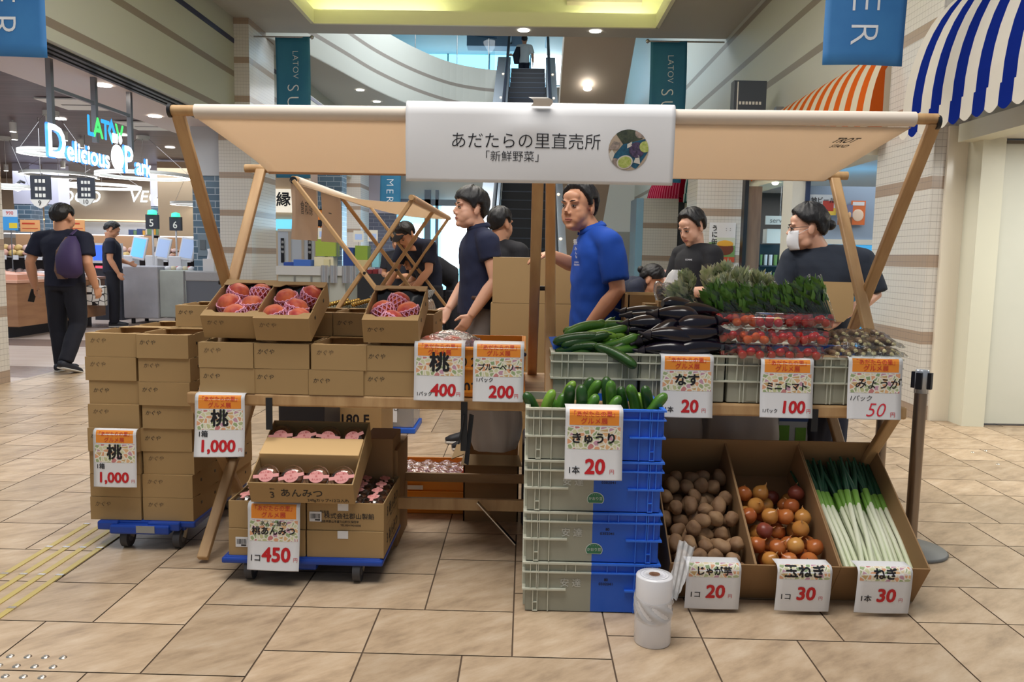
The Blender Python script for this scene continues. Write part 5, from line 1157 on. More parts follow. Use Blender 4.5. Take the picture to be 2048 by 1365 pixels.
def person(label, loc, rz, H=1.70, J=None, hz=0., hx=0., hy=0., shirt=(30, 34, 52), sleeve=.62, pants=(34, 34, 42), shoe=(30, 32, 40), style='short', skin=None, vox=.0075, lean=0., hands=(.35, .35), hem=.86, female=False, face=True, hdir=None, collar=False, T=.019, hn=None, fold=.007, width=1., skirt=None, feet=True, deep=1., sx=1.):
    root = thing('person', label, 'person', loc, rz); s = H/1.70; root.scale = (s*sx, s*sx, s)
    seed = len(label); sk = skin or m_skin
    j = dict(ankL=(.10, 0, .08), ankR=(-.10, 0, .08), kneeL=(.10, -.015, .48), kneeR=(-.10, -.015, .48), hipL=(.085, 0, .90), hipR=(-.085, 0, .90),
             pelvis=(0, 0, .96), waist=(0, 0, 1.08), chest=(0, 0, 1.28), neck=(0, .015, 1.44), head=(0, -.01, 1.59), shL=(.185*width, .01, 1.385), shR=(-.185*width, .01, 1.385),
             elL=(.235*width, .03, 1.12), elR=(-.235*width, .03, 1.12), wrL=(.235*width, -.04, .885), wrR=(-.235*width, -.04, .885))
    j.update(J or {}); j = {k: Vector(v) for k, v in j.items()}
    hmx = Matrix.Translation(j['head']) @ Matrix.Rotation(hz, 4, 'Z') @ Matrix.Rotation(hx, 4, 'X') @ Matrix.Rotation(hy, 4, 'Y') @ Matrix.Scale(1.07, 4)
    # ---- body: one continuous skin
    b = MB(); SPH = [(max(1e-4, math.sin(PI*i/14)), -math.cos(PI*i/14)) for i in range(15)]
    E = lambda c, r, rot=None: b.lathe(SPH, 20, 0, hmx @ Matrix.Translation(Vector(c)) @ (rot.to_matrix().to_4x4() if rot else Matrix.Identity(4)) @ Matrix.Diagonal((r[0], r[1], r[2], 1)))
    E((0, .014, .030), (.074, .092, .082)); E((0, -.022, -.028), (.064, .066, .088)); E((0, -.030, -.070), (.052, .052, .050)); E((0, -.066, -.096), (.024, .020, .018))
    for q in (-1, 1):
        E((q*.038, -.056, -.018), (.021, .021, .020)); E((q*.0125, -.094, -.035), (.0085, .009, .008)); E((q*.077, .014, -.010), (.009, .021, .032), Euler((R(-12), 0, q*R(18)))); E((q*.045, -.012, -.075), (.016, .030, .028)); E((q*.038, -.042, -.042), (.028, .034, .036)); E((q*.030, -.050, -.062), (.026, .028, .028))
        E((q*.028, -.075, .024), (.025, .015, .010))
    b.tube([hmx @ Vector(p) for p in ((0, -.080, .016), (0, -.094, -.006), (0, -.1045, -.028))], [.008, .0095, .0125], 12)
    E((0, -.074, -.060), (.027, .016, .020)); E((0, -.060, .050), (.050, .026, .03))
    b.tube([hmx @ Vector((0, .020, -.045)), j['neck']+Vector((0, 0, -.0)), j['neck']+Vector((0, 0, -.10))], [.060, .062, .080], 18)
    up = (j['neck']-j['chest']).normalized(); xd = (j['shL']-j['shR']).normalized(); yd = up.cross(xd).normalized()
    loft(b, [(j['pelvis'], xd, yd, .13, .09), (j['waist'], xd, yd, .12, .085), (j['chest'], xd, yd, .135, .09), (j['chest'].lerp(j['neck'], .7), xd, yd, .10, .07)])
    for q, sg in (('L', 1), ('R', -1)):
        sh, el, wr = j['sh'+q], j['el'+q], j['wr'+q]
        b.tube([j['chest'].lerp(j['neck'], .6), sh], [.06, .05], 12)
        b.tube([sh, sh.lerp(el, .5), el, el.lerp(wr, .3), el.lerp(wr, .75), wr], [.054, .050, .042, .044, .035, .028] if not female else [.050, .044, .037, .039, .031, .025], 14)
        d = (hdir or {}).get(q, (wr-el)); hand(b, wr, d, (hn or {}).get(q, (sg*.9, .3, .1)), (1 if q == 'L' else -1)*(-1 if (hn or {}).get('flip'+q) else 1), hands[0 if q == 'L' else 1], .95 if not female else .88)
        if skirt: b.tube([j['hip'+q], j['knee'+q], j['ank'+q]], [.07, .05, .034], 12)
    bd = part('body', remesh(b, vox, 5), sk, root)
    if face:
        e = MB(); ir = MB(); ld = MB(); br = MB()
        for q in (-1, 1):
            rt = (hmx.to_3x3() @ Euler((0, 0, q*R(20))).to_matrix()).to_euler()
            e.ell(hmx @ Vector((q*.0305, -.0800, .002)), (.0130, .0066, .0040), 14, 10, 0, rt)
            ir.ell(hmx @ Vector((q*.0300, -.0840, .002)), (.0060, .0046, .0046), 12, 8, 0, rt)
            ld.tube([hmx @ Vector(p) for p in ((q*.0165, -.0845, .0005), (q*.024, -.0885, .0068), (q*.033, -.0880, .0075), (q*.0455, -.0775, .0015))], [.0012, .0017, .0018, .0010], 6)
            br.tube([hmx @ Vector(p) for p in ((q*.014, -.0915, .0235), (q*.026, -.0915, .0285), (q*.039, -.0835, .029), (q*.050, -.072, .022))], [.0028, .0038, .0034, .0016], 8, flat=(1, .8))
        e.build('eye', m_eye, bd); ir.build('iris', m_iris, bd); ld.build('eyelid', m_brow, bd); br.build('eyebrow', m_brow, bd)
        lp = MB(); lp.tube([hmx @ Vector(p) for p in ((-.023, -.080, -.064), (-.012, -.0885, -.0600), (0, -.0905, -.0612), (.012, -.0885, -.0600), (.023, -.080, -.064))], [.0012, .0034, .0036, .0034, .0012], 8); lp.tube([hmx @ Vector(p) for p in ((-.021, -.080, -.0655), (-.010, -.088, -.0685), (0, -.0895, -.0695), (.010, -.088, -.0685), (.021, -.080, -.0655))], [.0010, .0036, .0042, .0036, .0010], 8); lp.build('lips', m_lip, bd)
    hb = make_hair(hmx, style, T, seed)
    if style == 'tied': hb.ell(hmx @ Vector((0, .125, .012)), (.036, .030, .032), 16, 10); hb.tube([hmx @ Vector((0, .09, .012)), hmx @ Vector((0, .115, .012))], [.03, .022], 10)
    hb.build('hair', m_hair, root)
    # ---- shirt
    m_sh = M('cloth_%d_%d_%d' % shirt, shirt, .85, bump=(220, .12)); t = MB(); f_ = .94 if female else 1.
    hemc = j['pelvis'].lerp(j['waist'], -.55)
    nk = j['neck']; C = lambda k: j['chest'].lerp(nk, k)
    loft(t, [(hemc, xd, yd, .170*f_, .130*deep), (j['pelvis'], xd, yd, .168*f_, .130*deep), (j['waist'], xd, yd, .163*f_, .128*deep), (j['waist'].lerp(j['chest'], .6), xd, yd, .172*f_, .130*deep), (j['chest'], xd, yd, .178*width*f_, .130), (C(.35), xd, yd, .182*width*f_, .122), (C(.62), xd, yd, .165*width, .105), (C(.80), xd, yd, .125*width, .088), (C(.93), xd, yd, .088, .074), (nk+up*.022, xd, yd, .068, .066)], 28, 2.25)
    for q in 'LR':
        sh, el = j['sh'+q], j['el'+q]; sd = (el-sh).normalized()
        t.tube([C(.80), C(.80).lerp(sh, .5)+up*.004, sh-up*.006, sh+sd*.02], [.066, .068, .072, .066], 16); t.ell(sh+sd*.012, (.074, .074, .074), 16, 12)
        en = sh.lerp(el, sleeve)
        t.tube([sh, sh.lerp(en, .3), sh.lerp(en, .7), en], [.070, .074, .073, .072 if sleeve < 1 else .052], 18)
        if sleeve > 1: wr = j['wr'+q]; t.tube([el, el.lerp(wr, .85)], [.056, .042], 14)
    so = part('shirt', remesh(t, .0105, 5, fold, seed), m_sh, root)
    if collar:
        c = MB(); n = 24
        for k in range(2):
            pts = []
            for i in range(n+1): a = -PI/2+.28+(2*PI-.56)*i/n; pts.append(j['neck']+up*(.040-.022*(1-math.sin(a))/2-.008*k)+xd*math.cos(a)*(.066+.008*k)+yd*math.sin(a)*(.066+.008*k))
            c.tube(pts, .0105, 6, flat=(.45, 1.5))
        for q in (-1, 1): c.prism([(0, 0), (q*.045, .008), (q*.022, -.045)], 0, .006, 0, Matrix.Translation(j['neck']+up*.012-yd*-.0) @ Matrix(((xd.x, up.x, -yd.x, 0), (xd.y, up.y, -yd.y, 0), (xd.z, up.z, -yd.z, 0), (0, 0, 0, 1))) @ Matrix.Translation((0, 0, -.072 if False else .064)) ) if False else None
        c.build('collar', m_sh, so)
    # ---- legs
    if feet:
        m_pt = M('trouser_%d_%d_%d' % pants, pants, .85, bump=(180, .12)); t = MB()
        if skirt:
            m_pt = M('skirt_%d_%d_%d' % skirt, skirt, .8); loft(t, [((0, 0, .38), (1, 0, 0), (0, 1, 0), .24, .20), ((0, 0, .7), (1, 0, 0), (0, 1, 0), .20, .16), (j['pelvis'], xd, yd, .15, .115), (j['waist'], xd, yd, .13, .10)])
        else:
            loft(t, [((j['hipL']+j['hipR'])/2-Vector((0, 0, .05)), (1, 0, 0), (0, 1, 0), .15, .11), (j['pelvis'], xd, yd, .157*f_, .118), (j['waist']-up*.02, xd, yd, .145*f_, .11)])
            for q in 'LR': t.tube([j['hip'+q]+Vector((0, 0, .03)), j['hip'+q].lerp(j['knee'+q], .45), j['knee'+q], j['knee'+q].lerp(j['ank'+q], .5), j['ank'+q]+Vector((0, 0, -.02))], [.096, .090, .074, .070, .062], 16)
        part('skirt' if skirt else 'trousers', remesh(t, .0125, 5, .006, seed+3), m_pt, root)
        for q in 'LR':
            a = j['ank'+q]; fd = (j.get('toe'+q) or a+Vector((0, -.15, -.06)))-a; d = Vector((fd.x, fd.y, 0)); tilt = fd.z
            h = d.length; d.normalize(); sd = Vector((-d.y, d.x, 0)); t = MB(); z0 = a.z-.08
            dz = (fd.z+.06)
            for nm, k in (('upper', 0), ('sole', 1)):
                w_ = MB(); rg = []
                for u_, wd, ht in ((-.07, .030, .07), (-.03, .036, .08), (.04, .041, .075), (.10, .045, .055), (.155, .042, .042), (.19, .024, .026)):
                    c = a+d*u_; zz = z0+dz*max(0, (u_+.07)/.26)
                    if k == 0: rg.append((Vector((c.x, c.y, zz+ht/2+.014)), sd, Vector((0, 0, 1)), wd, ht/2))
                    else: rg.append((Vector((c.x, c.y, zz+.012)), sd, Vector((0, 0, 1)), wd+.004, .011))
                loft(w_, rg, 16, 2.6)
                if k == 0: up_o = w_.build('shoe', M('shoe_%d_%d_%d' % shoe, shoe, .6), root)
                else: w_.build('sole', M('white_sole', (206, 204, 200), .6), up_o)
                up_o.data.polygons.foreach_set('use_smooth', [True]*len(up_o.data.polygons))
    return root, hmx, j
# world direction helper: a person at rz=0 faces the viewer; rz=-90 deg faces the viewer's left
def loc2(u, y, z=0): p = P(u, 500, y); return (p.x, y, z)
# --- 1 man in the blue polo behind the shelf, body facing left, head turned to us
bm, hm, jj = person('man in a bright blue polo shirt behind the stall, turning to look this way', loc2(1196, 4.42), R(-80), 1.71,
    J=dict(elL=(.245, .045, 1.13), wrL=(.20, -.115, .905), elR=(-.24, -.05, 1.24), wrR=(-.20, -.235, 1.315), head=(.0, -.115, 1.565), neck=(0, -.035, 1.435), chest=(0, -.005, 1.28)),
    hz=R(40), hx=R(0), deep=1.12, shirt=(10, 70, 170), sleeve=.82, pants=(30, 32, 44), vox=.0055, collar=True, hands=(.6, .5), hdir=dict(L=(-.2, -.3, -1), R=(.2, -1, -.25)), hn=dict(R=(-.2, 0, 1)), fold=.012, width=1.05)
def chest_print(root, lines, mat, base, dirx, diry, nrm, parent):
    t = MB(); dx, dy, n_ = Vector(dirx).normalized(), Vector(diry).normalized(), Vector(nrm)
    for st, sz, x, y in lines: t.text(st, sz, lambda a, b: Vector(base)+dx*(x+a)+dy*(y+b)+n_, 0, .03)
    t.build('printed_lettering', mat, parent)
shirt_of = lambda r: next(c for c in r.children if c.name.startswith('shirt'))
m_wprint = M('white_print', (222, 224, 230), .6)
chest_print(bm, [('祭', .034, 0, 0), ('み', .022, 0, -.030), ('ん', .018, 0, -.052), ('な', .018, 0, -.072), ('JOBAN', .012, .0, -.098), ('REBORN', .012, 0, -.112)], m_wprint, (.105, -.143, 1.365), (1, .45, 0), (.05, -.1, 1), (0.012, -.012, 0), shirt_of(bm))
# --- 2 young man in the navy polo, profile to the left
ym, hm2, j2 = person('young man in a navy polo and grey trousers standing in profile behind the peach boxes', loc2(958, 5.42), R(-72), 1.73,
    J=dict(elL=(.235, .05, 1.13), wrL=(.20, -.10, .90), elR=(-.23, -.02, 1.12), wrR=(-.14, -.17, .92), head=(0, -.065, 1.585), neck=(0, -.005, 1.45)),
    hz=R(8), hx=R(-4), shirt=(24, 32, 62), sleeve=.50, pants=(112, 106, 104), style='fringe', skin=m_skin2, vox=.0055, collar=True, hands=(.4, .6), T=.024, fold=.011)
chest_print(ym, [('祭', .045, 0, .03), ('り', .04, 0, -.015), ('だ', .04, 0, -.055), ('よ', .04, 0, -.095), ('！', .04, 0, -.14)], m_wprint, (.01, .139, 1.26), (-1, 0, 0), (0, .05, 1), (0, .0, 0), shirt_of(ym))
MB().box((-.011, -.004, -.06), (.011, .004, 0)).build('name_tag', M('pale_blue_tag', (150, 190, 206), .5), ym, loc=(.155, -.055, .99)); 
MB().tube([(.165*math.cos(a), .122*math.sin(a), 1.01) for a in [2*PI*k/32 for k in range(33)]], .012, 6, flat=(.4, 1.3)).build('belt', M('brown_belt', (74, 48, 36), .5), ym)
# --- 3 person in black behind the young man, back to us
person('person in a black T-shirt seen from behind, beside the young man in navy', loc2(1000, 6.3), R(150), 1.66, hz=R(-10), shirt=(30, 30, 36), sleeve=.7, face=False)
# --- 4 capped man leaning over the back counter
cm, hm3, j3 = person('man in a navy T-shirt and dark cap bending over the counter behind the lattice stall', loc2(858, 8.95), R(-35), 1.76,
    J=dict(chest=(0, -.12, 1.26), neck=(0, -.24, 1.40), head=(0, -.36, 1.46), shL=(.185, -.20, 1.36), shR=(-.185, -.20, 1.36), elL=(.25, -.28, 1.10), wrL=(.17, -.42, .92), elR=(-.24, -.26, 1.10), wrR=(-.18, -.44, .93)), hx=R(38), shirt=(24, 30, 52), sleeve=.75)
c = MB(); c.ell(hm3 @ Vector((0, .016, .055)), (.084, .102, .072), 20, 12, 0, hm3.to_euler()); c.tube([hm3 @ Vector((0, -.07, .055)), hm3 @ Vector((0, -.13, .045)), hm3 @ Vector((0, -.155, .035))], [.07, .062, .03], 16, flat=(1, .12)); c.build('cap', M('dark_cap', (34, 34, 42), .8), cm)
# --- 5 second person bending beside him
person('person in a black T-shirt stooping with head down beside the capped man', loc2(905, 9.2), R(-70), 1.66,
    J=dict(chest=(0, -.20, 1.20), neck=(0, -.36, 1.28), head=(0, -.50, 1.27), shL=(.185, -.32, 1.24), shR=(-.185, -.32, 1.24), elL=(.22, -.44, 1.02), wrL=(.15, -.62, .93), elR=(-.22, -.44, 1.02), wrR=(-.15, -.62, .93)), hx=R(58), shirt=(24, 26, 34), sleeve=.75, T=.024)
# --- 6 woman in a red skirt beyond the lattice
person('woman in a black top and red skirt standing beyond the lattice stall, looking down', loc2(797, 10.4), R(-20), 1.58, J=dict(elL=(.22, -.02, 1.12), wrL=(.06, -.22, 1.10), elR=(-.22, -.02, 1.12), wrR=(-.06, -.22, 1.12)), hx=R(18), shirt=(30, 32, 44), sleeve=.7, style='fringe', female=True, skirt=(168, 40, 66), T=.026)
# --- 7 man in black holding a white bag at the right
km, hm4, j4 = person('man in a black T-shirt looking down at a white bag', loc2(1392, 6.0), R(-62), 1.66,
    J=dict(elL=(.24, -.02, 1.10), wrL=(.13, -.25, 1.10), elR=(-.23, -.05, 1.10), wrR=(-.03, -.30, 1.10), head=(0, -.05, 1.575), neck=(0, 0, 1.435)), hx=R(22), hz=R(6), shirt=(26, 27, 33), sleeve=.72, skin=m_skin2, T=.024, hands=(.7, .7), hdir=dict(L=(-.5, -.7, 0)), hn=dict(L=(.4, -.3, .8)))
chest_print(km, [('COMME', .016, 0, 0)], m_wprint, (.09, -.136, 1.33), (1, .4, 0), (0, 0, 1), (.004, -.008, 0), shirt_of(km))
p7 = Vector(loc2(1392, 6.0))
wb = MB(); wb.grid(lambda a, b: ((.025+.10*b**.6)*math.cos(2*PI*a)*(1+.10*math.sin(9*a*PI+b*3))-.03*b, (.02+.07*b)*math.sin(2*PI*a), -.34*b), 28, 12); o = wb.build('plastic_bag', MClear('milky_bag', (226, 230, 234), .08, .3, .55), None, loc=(P(1352, 550, 5.75).x, 5.75, P(1352, 540, 5.75).z)); tag(o, 'milky plastic bag held by the man in the black T-shirt', 'bag')
# --- 8 woman with a mask carrying a flattened carton
wm, hm5, j5 = person('woman in a navy T-shirt, mask and glasses holding a sheet of cardboard', loc2(1657, 4.70), R(-22), 1.63,
    J=dict(elL=(.275, .0, 1.17), wrL=(.10, -.27, 1.05), elR=(-.265, -.02, 1.16), wrR=(-.10, -.17, 1.16), head=(-.13, -.04, 1.56), neck=(-.055, .0, 1.435)), hz=R(-78), hx=R(4), shirt=(36, 44, 58), sleeve=.95, pants=(38, 44, 62), style='tied', female=True, skin=m_skin2, vox=.006, width=1.06, hands=(.8, .8), hdir=dict(L=(-.7, -.3, -.5)), hn=dict(L=(.4, -.6, .4)), fold=.012, T=.027)
k = MB()
def mf(a, b):
    az = (a-.5)*2.3; z = .002-.108*b-.0; r = .086+.012*math.sin(PI*b)-.010*abs(a-.5); return hm5 @ Vector((math.sin(az)*(.069+.004*math.sin(PI*b)), -.020-math.cos(az)*(r-.006)*(.97 if b < .9 else .9), z-.012))
k.grid(mf, 20, 10); mk = k.build('face_mask', M('white_mask', (226, 228, 232), .7), wm, solid=.0015)
k = MB()
for q in (-1, 1): k.tube([hm5 @ Vector(p) for p in ((q*.066, -.055, -.03), (q*.074, -.02, -.012), (q*.080, .008, .0))], .0012, 5)
k.build('mask_strap', M('white_mask', (226, 228, 232)), mk)
k = MB()
for q in (-1, 1):
    k.tube([hm5 @ Vector((q*.032+.021*math.cos(t), -.097+.012*abs(math.cos(t)), .0+.015*math.sin(t))) for t in [2*PI*i/16 for i in range(17)]], .0016, 5); k.tube([hm5 @ Vector((q*.052, -.086, .006)), hm5 @ Vector((q*.076, -.02, .008)), hm5 @ Vector((q*.080, .015, .004))], .0016, 5)
k.tube([hm5 @ Vector((-.011, -.098, .004)), hm5 @ Vector((.011, -.098, .004))], .0014, 5); k.build('glasses', m_dark, wm)
pw = P(1656, 604, 4.42); cb = MB(); cb.prism([(-.07, -.11), (.09, -.11), (.135, -.06), (.14, .11), (-.13, .11), (-.13, -.02)], 0, .008, 0, Matrix.Rotation(R(78), 4, 'X')); o = cb.build('cardboard_sheet', m_kraft, None, loc=(pw.x, 4.44, pw.z), rz=R(-14)); tag(o, 'flattened sheet of kraft cardboard held by the masked woman', 'cardboard')
# --- 9 stooping person half hidden behind the man in blue
person('person in a dark top stooping behind the man in the blue polo', loc2(1243, 6.4), R(75), 1.52,
    J=dict(chest=(0, -.10, 1.18), neck=(0, -.20, 1.25), head=(0, -.27, 1.27), shL=(.17, -.16, 1.21), shR=(-.17, -.16, 1.21), elL=(.22, -.22, .96), wrL=(.20, -.36, .76), elR=(-.22, -.20, .96), wrR=(-.20, -.34, .76)), hx=R(40), shirt=(30, 36, 56), sleeve=.7, style='tied', female=True)
# --- 10 man walking away at the left with a pack on one shoulder
wk, hm6, j6 = person('man in a navy T-shirt walking away into the grocery, bag on his shoulder', (-4.84, 8.35, 0), R(172), 1.74,
    J=dict(ankR=(-.10, .16, .15), kneeR=(-.10, -.02, .50), toeR=(-.10, .06, .0), ankL=(.08, -.02, .08), elL=(.29, .06, 1.13), wrL=(.32, -.02, .88), elR=(-.27, .06, 1.13), wrR=(-.27, -.04, .88)), shirt=(16, 22, 46), sleeve=.72, pants=(17, 20, 34), shoe=(34, 38, 50), face=False, vox=.009, width=1.15, sx=1.16, hands=(.5, .6), T=.018)
bk = MB(); loft(bk, [((-.17, .15, .98), (1, 0, 0), (0, 1, 0), .06, .03), ((-.18, .17, 1.03), (1, 0, 0), (0, 1, 0), .115, .06), ((-.175, .17, 1.18), (1, 0, 0), (0, 1, 0), .11, .075), ((-.165, .13, 1.32), (1, 0, 0), (0, 1, 0), .075, .06), ((-.155, .09, 1.40), (1, 0, 0), (0, 1, 0), .03, .03)]); bo = bk.build('shoulder_bag', [M('purple_pack', (62, 48, 92), .7)], None); bo.matrix_basis = wk.matrix_basis.copy(); bo.location = wk.location; bo.rotation_euler = wk.rotation_euler; bo.scale = wk.scale
bo.data.polygons.foreach_set('use_smooth', [True]*len(bo.data.polygons)); tag(bo, 'purple and brown pack hanging on the walking man\'s right shoulder', 'bag')
k = MB(); loft(k, [((-.105, .16, .97), (1, 0, 0), (0, 1, 0), .035, .04), ((-.085, .165, 1.05), (1, 0, 0), (0, 1, 0), .038, .05), ((-.095, .15, 1.25), (1, 0, 0), (0, 1, 0), .034, .05), ((-.13, .10, 1.39), (1, 0, 0), (0, 1, 0), .022, .03)]); k.build('side_panel', M('brown_pack_side', (112, 84, 70), .7), bo)
k = MB(); k.tube([(-.15, .10, 1.41), (-.15, .03, 1.465), (-.155, -.06, 1.43), (-.16, -.11, 1.30)], .016, 6, flat=(1.2, .4)); k.build('strap', M('purple_pack', (62, 48, 92)), bo)
k = MB().box((-.035, -.006, -.07), (.035, .006, .07)); o = k.build('smartphone', m_dark, None, loc=(-4.84-.39, 8.35+.06, .80), bevel=.004); o.rotation_euler = (.2, .2, 1.2); tag(o, 'dark smartphone in the left hand of the walking man', 'phone')
# --- 11 shopper looking down with a patterned tote
shp, hm7, j7 = person('shopper in a navy T-shirt and black trousers looking down, holding a patterned tote bag', (-6.98, 13.45, 0), R(115), 1.74,
    J=dict(elR=(-.24, .02, 1.12), wrR=(-.24, -.08, .90), elL=(.22, -.06, 1.12), wrL=(.12, -.22, 1.05)), hx=R(30), sx=1.12, shirt=(20, 26, 46), sleeve=.7, pants=(18, 20, 32), vox=.010)
def tote_mat():
    m, n, l, b = newmat('tote_pattern'); tc = n.new('ShaderNodeTexCoord'); mp = n.new('ShaderNodeMapping'); mp.inputs['Scale'].default_value = (9, 9, 9); l.new(tc.outputs['Object'], mp.inputs[0])
    v = n.new('ShaderNodeTexVoronoi'); v.feature = 'DISTANCE_TO_EDGE'; v.inputs['Scale'].default_value = 1; v.inputs['Randomness'].default_value = .35; l.new(mp.outputs[0], v.inputs['Vector'])
    v2 = n.new('ShaderNodeTexVoronoi'); v2.inputs['Scale'].default_value = 1; v2.inputs['Randomness'].default_value = .35; l.new(mp.outputs[0], v2.inputs['Vector'])
    f = math_node(n, l, 'MAXIMUM', math_node(n, l, 'LESS_THAN', v.outputs['Distance'], .05), math_node(n, l, 'LESS_THAN', v2.outputs['Distance'], .14)); l.new(mixc(n, l, f, (222, 220, 214), (30, 30, 34)), b.inputs['Base Color']); return m
tp = P(193, 592, 13.15); tt = thing('tote_bag', 'white tote bag with a black geometric pattern, held by the shopper', 'bag', (tp.x, 13.15, tp.z-.16), R(-5))
MB().box((-.165, -.05, 0), (.165, .05, .33)).build('bag_body', tote_mat(), tt, bevel=.015)
k = MB()
for y in (-.035, .035): k.tube([(-.05, y, .32), (-.045, y, .42), (0, y*.4, .46), (.045, y, .42), (.05, y, .32)], .009, 6)
k.build('handle', M('tote_handle', (222, 220, 214)), tt)
# --- 12 person in grey at the self checkout
person('person in a grey top standing behind the self checkout screens', (-9.0, 18.9, 0), R(20), 1.62, shirt=(128, 124, 128), sleeve=1.1, vox=.012, style='fringe')
# ================================================================ GROCERY STORE ON THE LEFT
def bx(name, label, cat, a, b, mat, group=None, bevel=.0, parent=None):
    o = MB().box((0, 0, 0), [b[i]-a[i] for i in range(3)]).build(name, mat, parent, loc=a, bevel=bevel)
    if not parent: tag(o, label, cat, group)
    return o
struct(MB().box((-20, 7.6, 3.50), (-6.5, 27, 3.56)).build('ceiling_store', m_woodceil)); struct(MB().box((-6.5, 7.6, 3.46), (-5.35, 27, 3.56)).build('ceiling_store_edge', M('pale_ceiling', (208, 196, 190), .5)))
struct(MB().box((-20, 25.6, 0), (-5.35, 25.8, 3.5)).build('wall_store_back', stripe_mat('store_back_wall', (208, 190, 168), (226, 230, 236), [(1.9, .55)], .6)))
struct(MB().box((-20, 7.6, 0), (-19.8, 25.6, 3.5)).build('wall_store_left', m_cream))
t = MB().box((-20, 25.3, 2.2), (-6.8, 25.36, 2.24)); struct(t.build('trim_12', M('warm_lit_ledge', (255, 226, 170), emit=1.3)))
m_letter = M('lit_letters', (240, 250, 255), emit=2.2)
for tx, u0, u1, lb in (('FOOD', 113, 190, 'lit white FOOD lettering on the cream back wall of the grocery'), ('VEGE', 250, 345, 'lit white lettering starting VEG on the cream back wall'), ('FISH', 368, 440, 'lit white lettering partly hidden behind the stall leg on the back wall')):
    p, q = P(u0, 404, 25.45), P(u1, 404, 25.45); mb = MB(); mb.text(tx, .52, front((p.x+q.x)/2, 25.45, p.z), 0, .01, shear=.2, sx=1.05); tag(mb.build('wall_lettering', m_letter), lb, 'sign')
for u0, u1, lb in ((28, 62, 'left'), (88, 118, 'middle'), (302, 338, 'right')):
    p, q = P(u0, 400, 21), P(u1, 400, 21); struct(MB().box((p.x, 21, 0), (q.x, 21.5, 2.45)).build('wall_store_pier', m_blue_brick)); struct(MB().box((p.x, 20.98, 2.45), (q.x, 21.5, 3.5)).build('wall_store_pier_top', M('pale_lilac_board', (196, 196, 214), .5)))
# ring lamps
m_ring = M('ring_glow', (255, 252, 244), emit=5.0)
for i, (u, v, y, rad, lb) in enumerate(((105, 305, 13.0, .50, 'behind the big letter D of the sign'), (117, 349, 17.8, .76, 'below the left half of the lit sign'), (288, 351, 15.6, .86, 'below the right half of the lit sign'), (206, 373, 20.5, .90, 'over the checkouts, farthest back'), (12, 373, 16, .45, 'at the left edge of the picture'), (395, 408, 19, .6, 'behind the stall left legs'))):
    p = P(u, v, y); r = thing('ring_lamp', f'hanging ring lamp {lb}', 'pendant lamp', p)
    g = MB(); g.lathe([(rad-.09, -.035), (rad, -.035)], 40); g.build('glowing_ring', m_ring, r); g = MB(); g.lathe([(rad-.09, -.035), (rad-.09, .03), (rad, .03), (rad, -.035)], 40); g.build('ring_body', m_white, r)
    w = MB()
    for a in (0, 2.1, 4.2): w.cyl((rad*math.cos(a), rad*math.sin(a), .03), (.1*math.cos(a), .1*math.sin(a), 3.44-p.z), .004, seg=5)
    w.build('wires', m_steel, r); c = MB(); c.lathe([(.12, 3.42-p.z), (.12, 3.49-p.z)], 16); c.build('ceiling_cap', m_white, r)
# spot lamps and downlights
m_spot = M('spot_white_glow', (255, 250, 244), emit=8.)
for i, (u, v, y) in enumerate(((25, 236, 14), (28, 246, 15), (98, 235, 13.2), (128, 247, 15), (160, 244, 16), (125, 310, 20), (205, 316, 21), (322, 318, 22), (335, 333, 22), (350, 337, 23), (10, 295, 21), (36, 305, 22), (195, 330, 23))):
    p = P(u, v, y); p.z = min(p.z, 3.3); r = thing('track_spotlight', f'white track spotlight on the grocery ceiling, {ORD[i]} from the nearest', 'spotlight', p); MB().cyl((0, 0, 0), (0, .0, .16), .055, seg=12).build('housing', m_white, r); MB().lathe([(.05, -.004), (.0005, -.004)], 12).build('lens', m_spot, r); MB().cyl((0, 0, .16), (0, 0, max(.17, 3.5-p.z)), .012, seg=6).build('stem', m_white, r)
for i, (u, v) in enumerate(((207, 165), (120, 238), (245, 270), (340, 295), (153, 322), (310, 228))):
    w_ = _ray(u, v); p = Vector((0, 0, EYE))+w_*((3.49-EYE)/w_.z); x = min(p.x, -5.6)
    tag(MB().lathe([(.10, -.01), (.0005, -.01)], 16).build('downlight', M('lamp_glow', (255, 250, 240)), None, loc=(x, p.y, 3.455 if x > -6.5 else 3.495)), f'round downlight flush in the grocery ceiling, {ORD[i]} of the scattered ones', 'ceiling light')
for u, y, lb in ((145, 12, 'left'), (290, 14, 'right')): p = P(u, 330, y); tag(MB().box((-.45, -.45, 0), (.45, .45, .02)).box((-.3, -.02, -.004), (.3, .02, 0), 1).build('air_vent', [m_white, m_dark], None, loc=(p.x, y+.3, 3.47)), f'square white ceiling air vent in the grocery, {lb} one', 'air vent')
for u, v, y, lb in ((35, 375, 20, 'left pier'), (316, 405, 20.8, 'right pier')):
    p = P(u, v, y); r = thing('wall_globe_lamp', f'white globe lamp on a black bracket by the {lb}', 'lamp', p); MB().ell((0, 0, 0), (.10, .10, .10), 14, 10).build('globe', M('globe_glow', (250, 252, 255), emit=3.), r); MB().tube([(0, .0, .09), (.05, .05, .16), (.05, .2, .14)], .035, 8).build('bracket', m_dark, r)
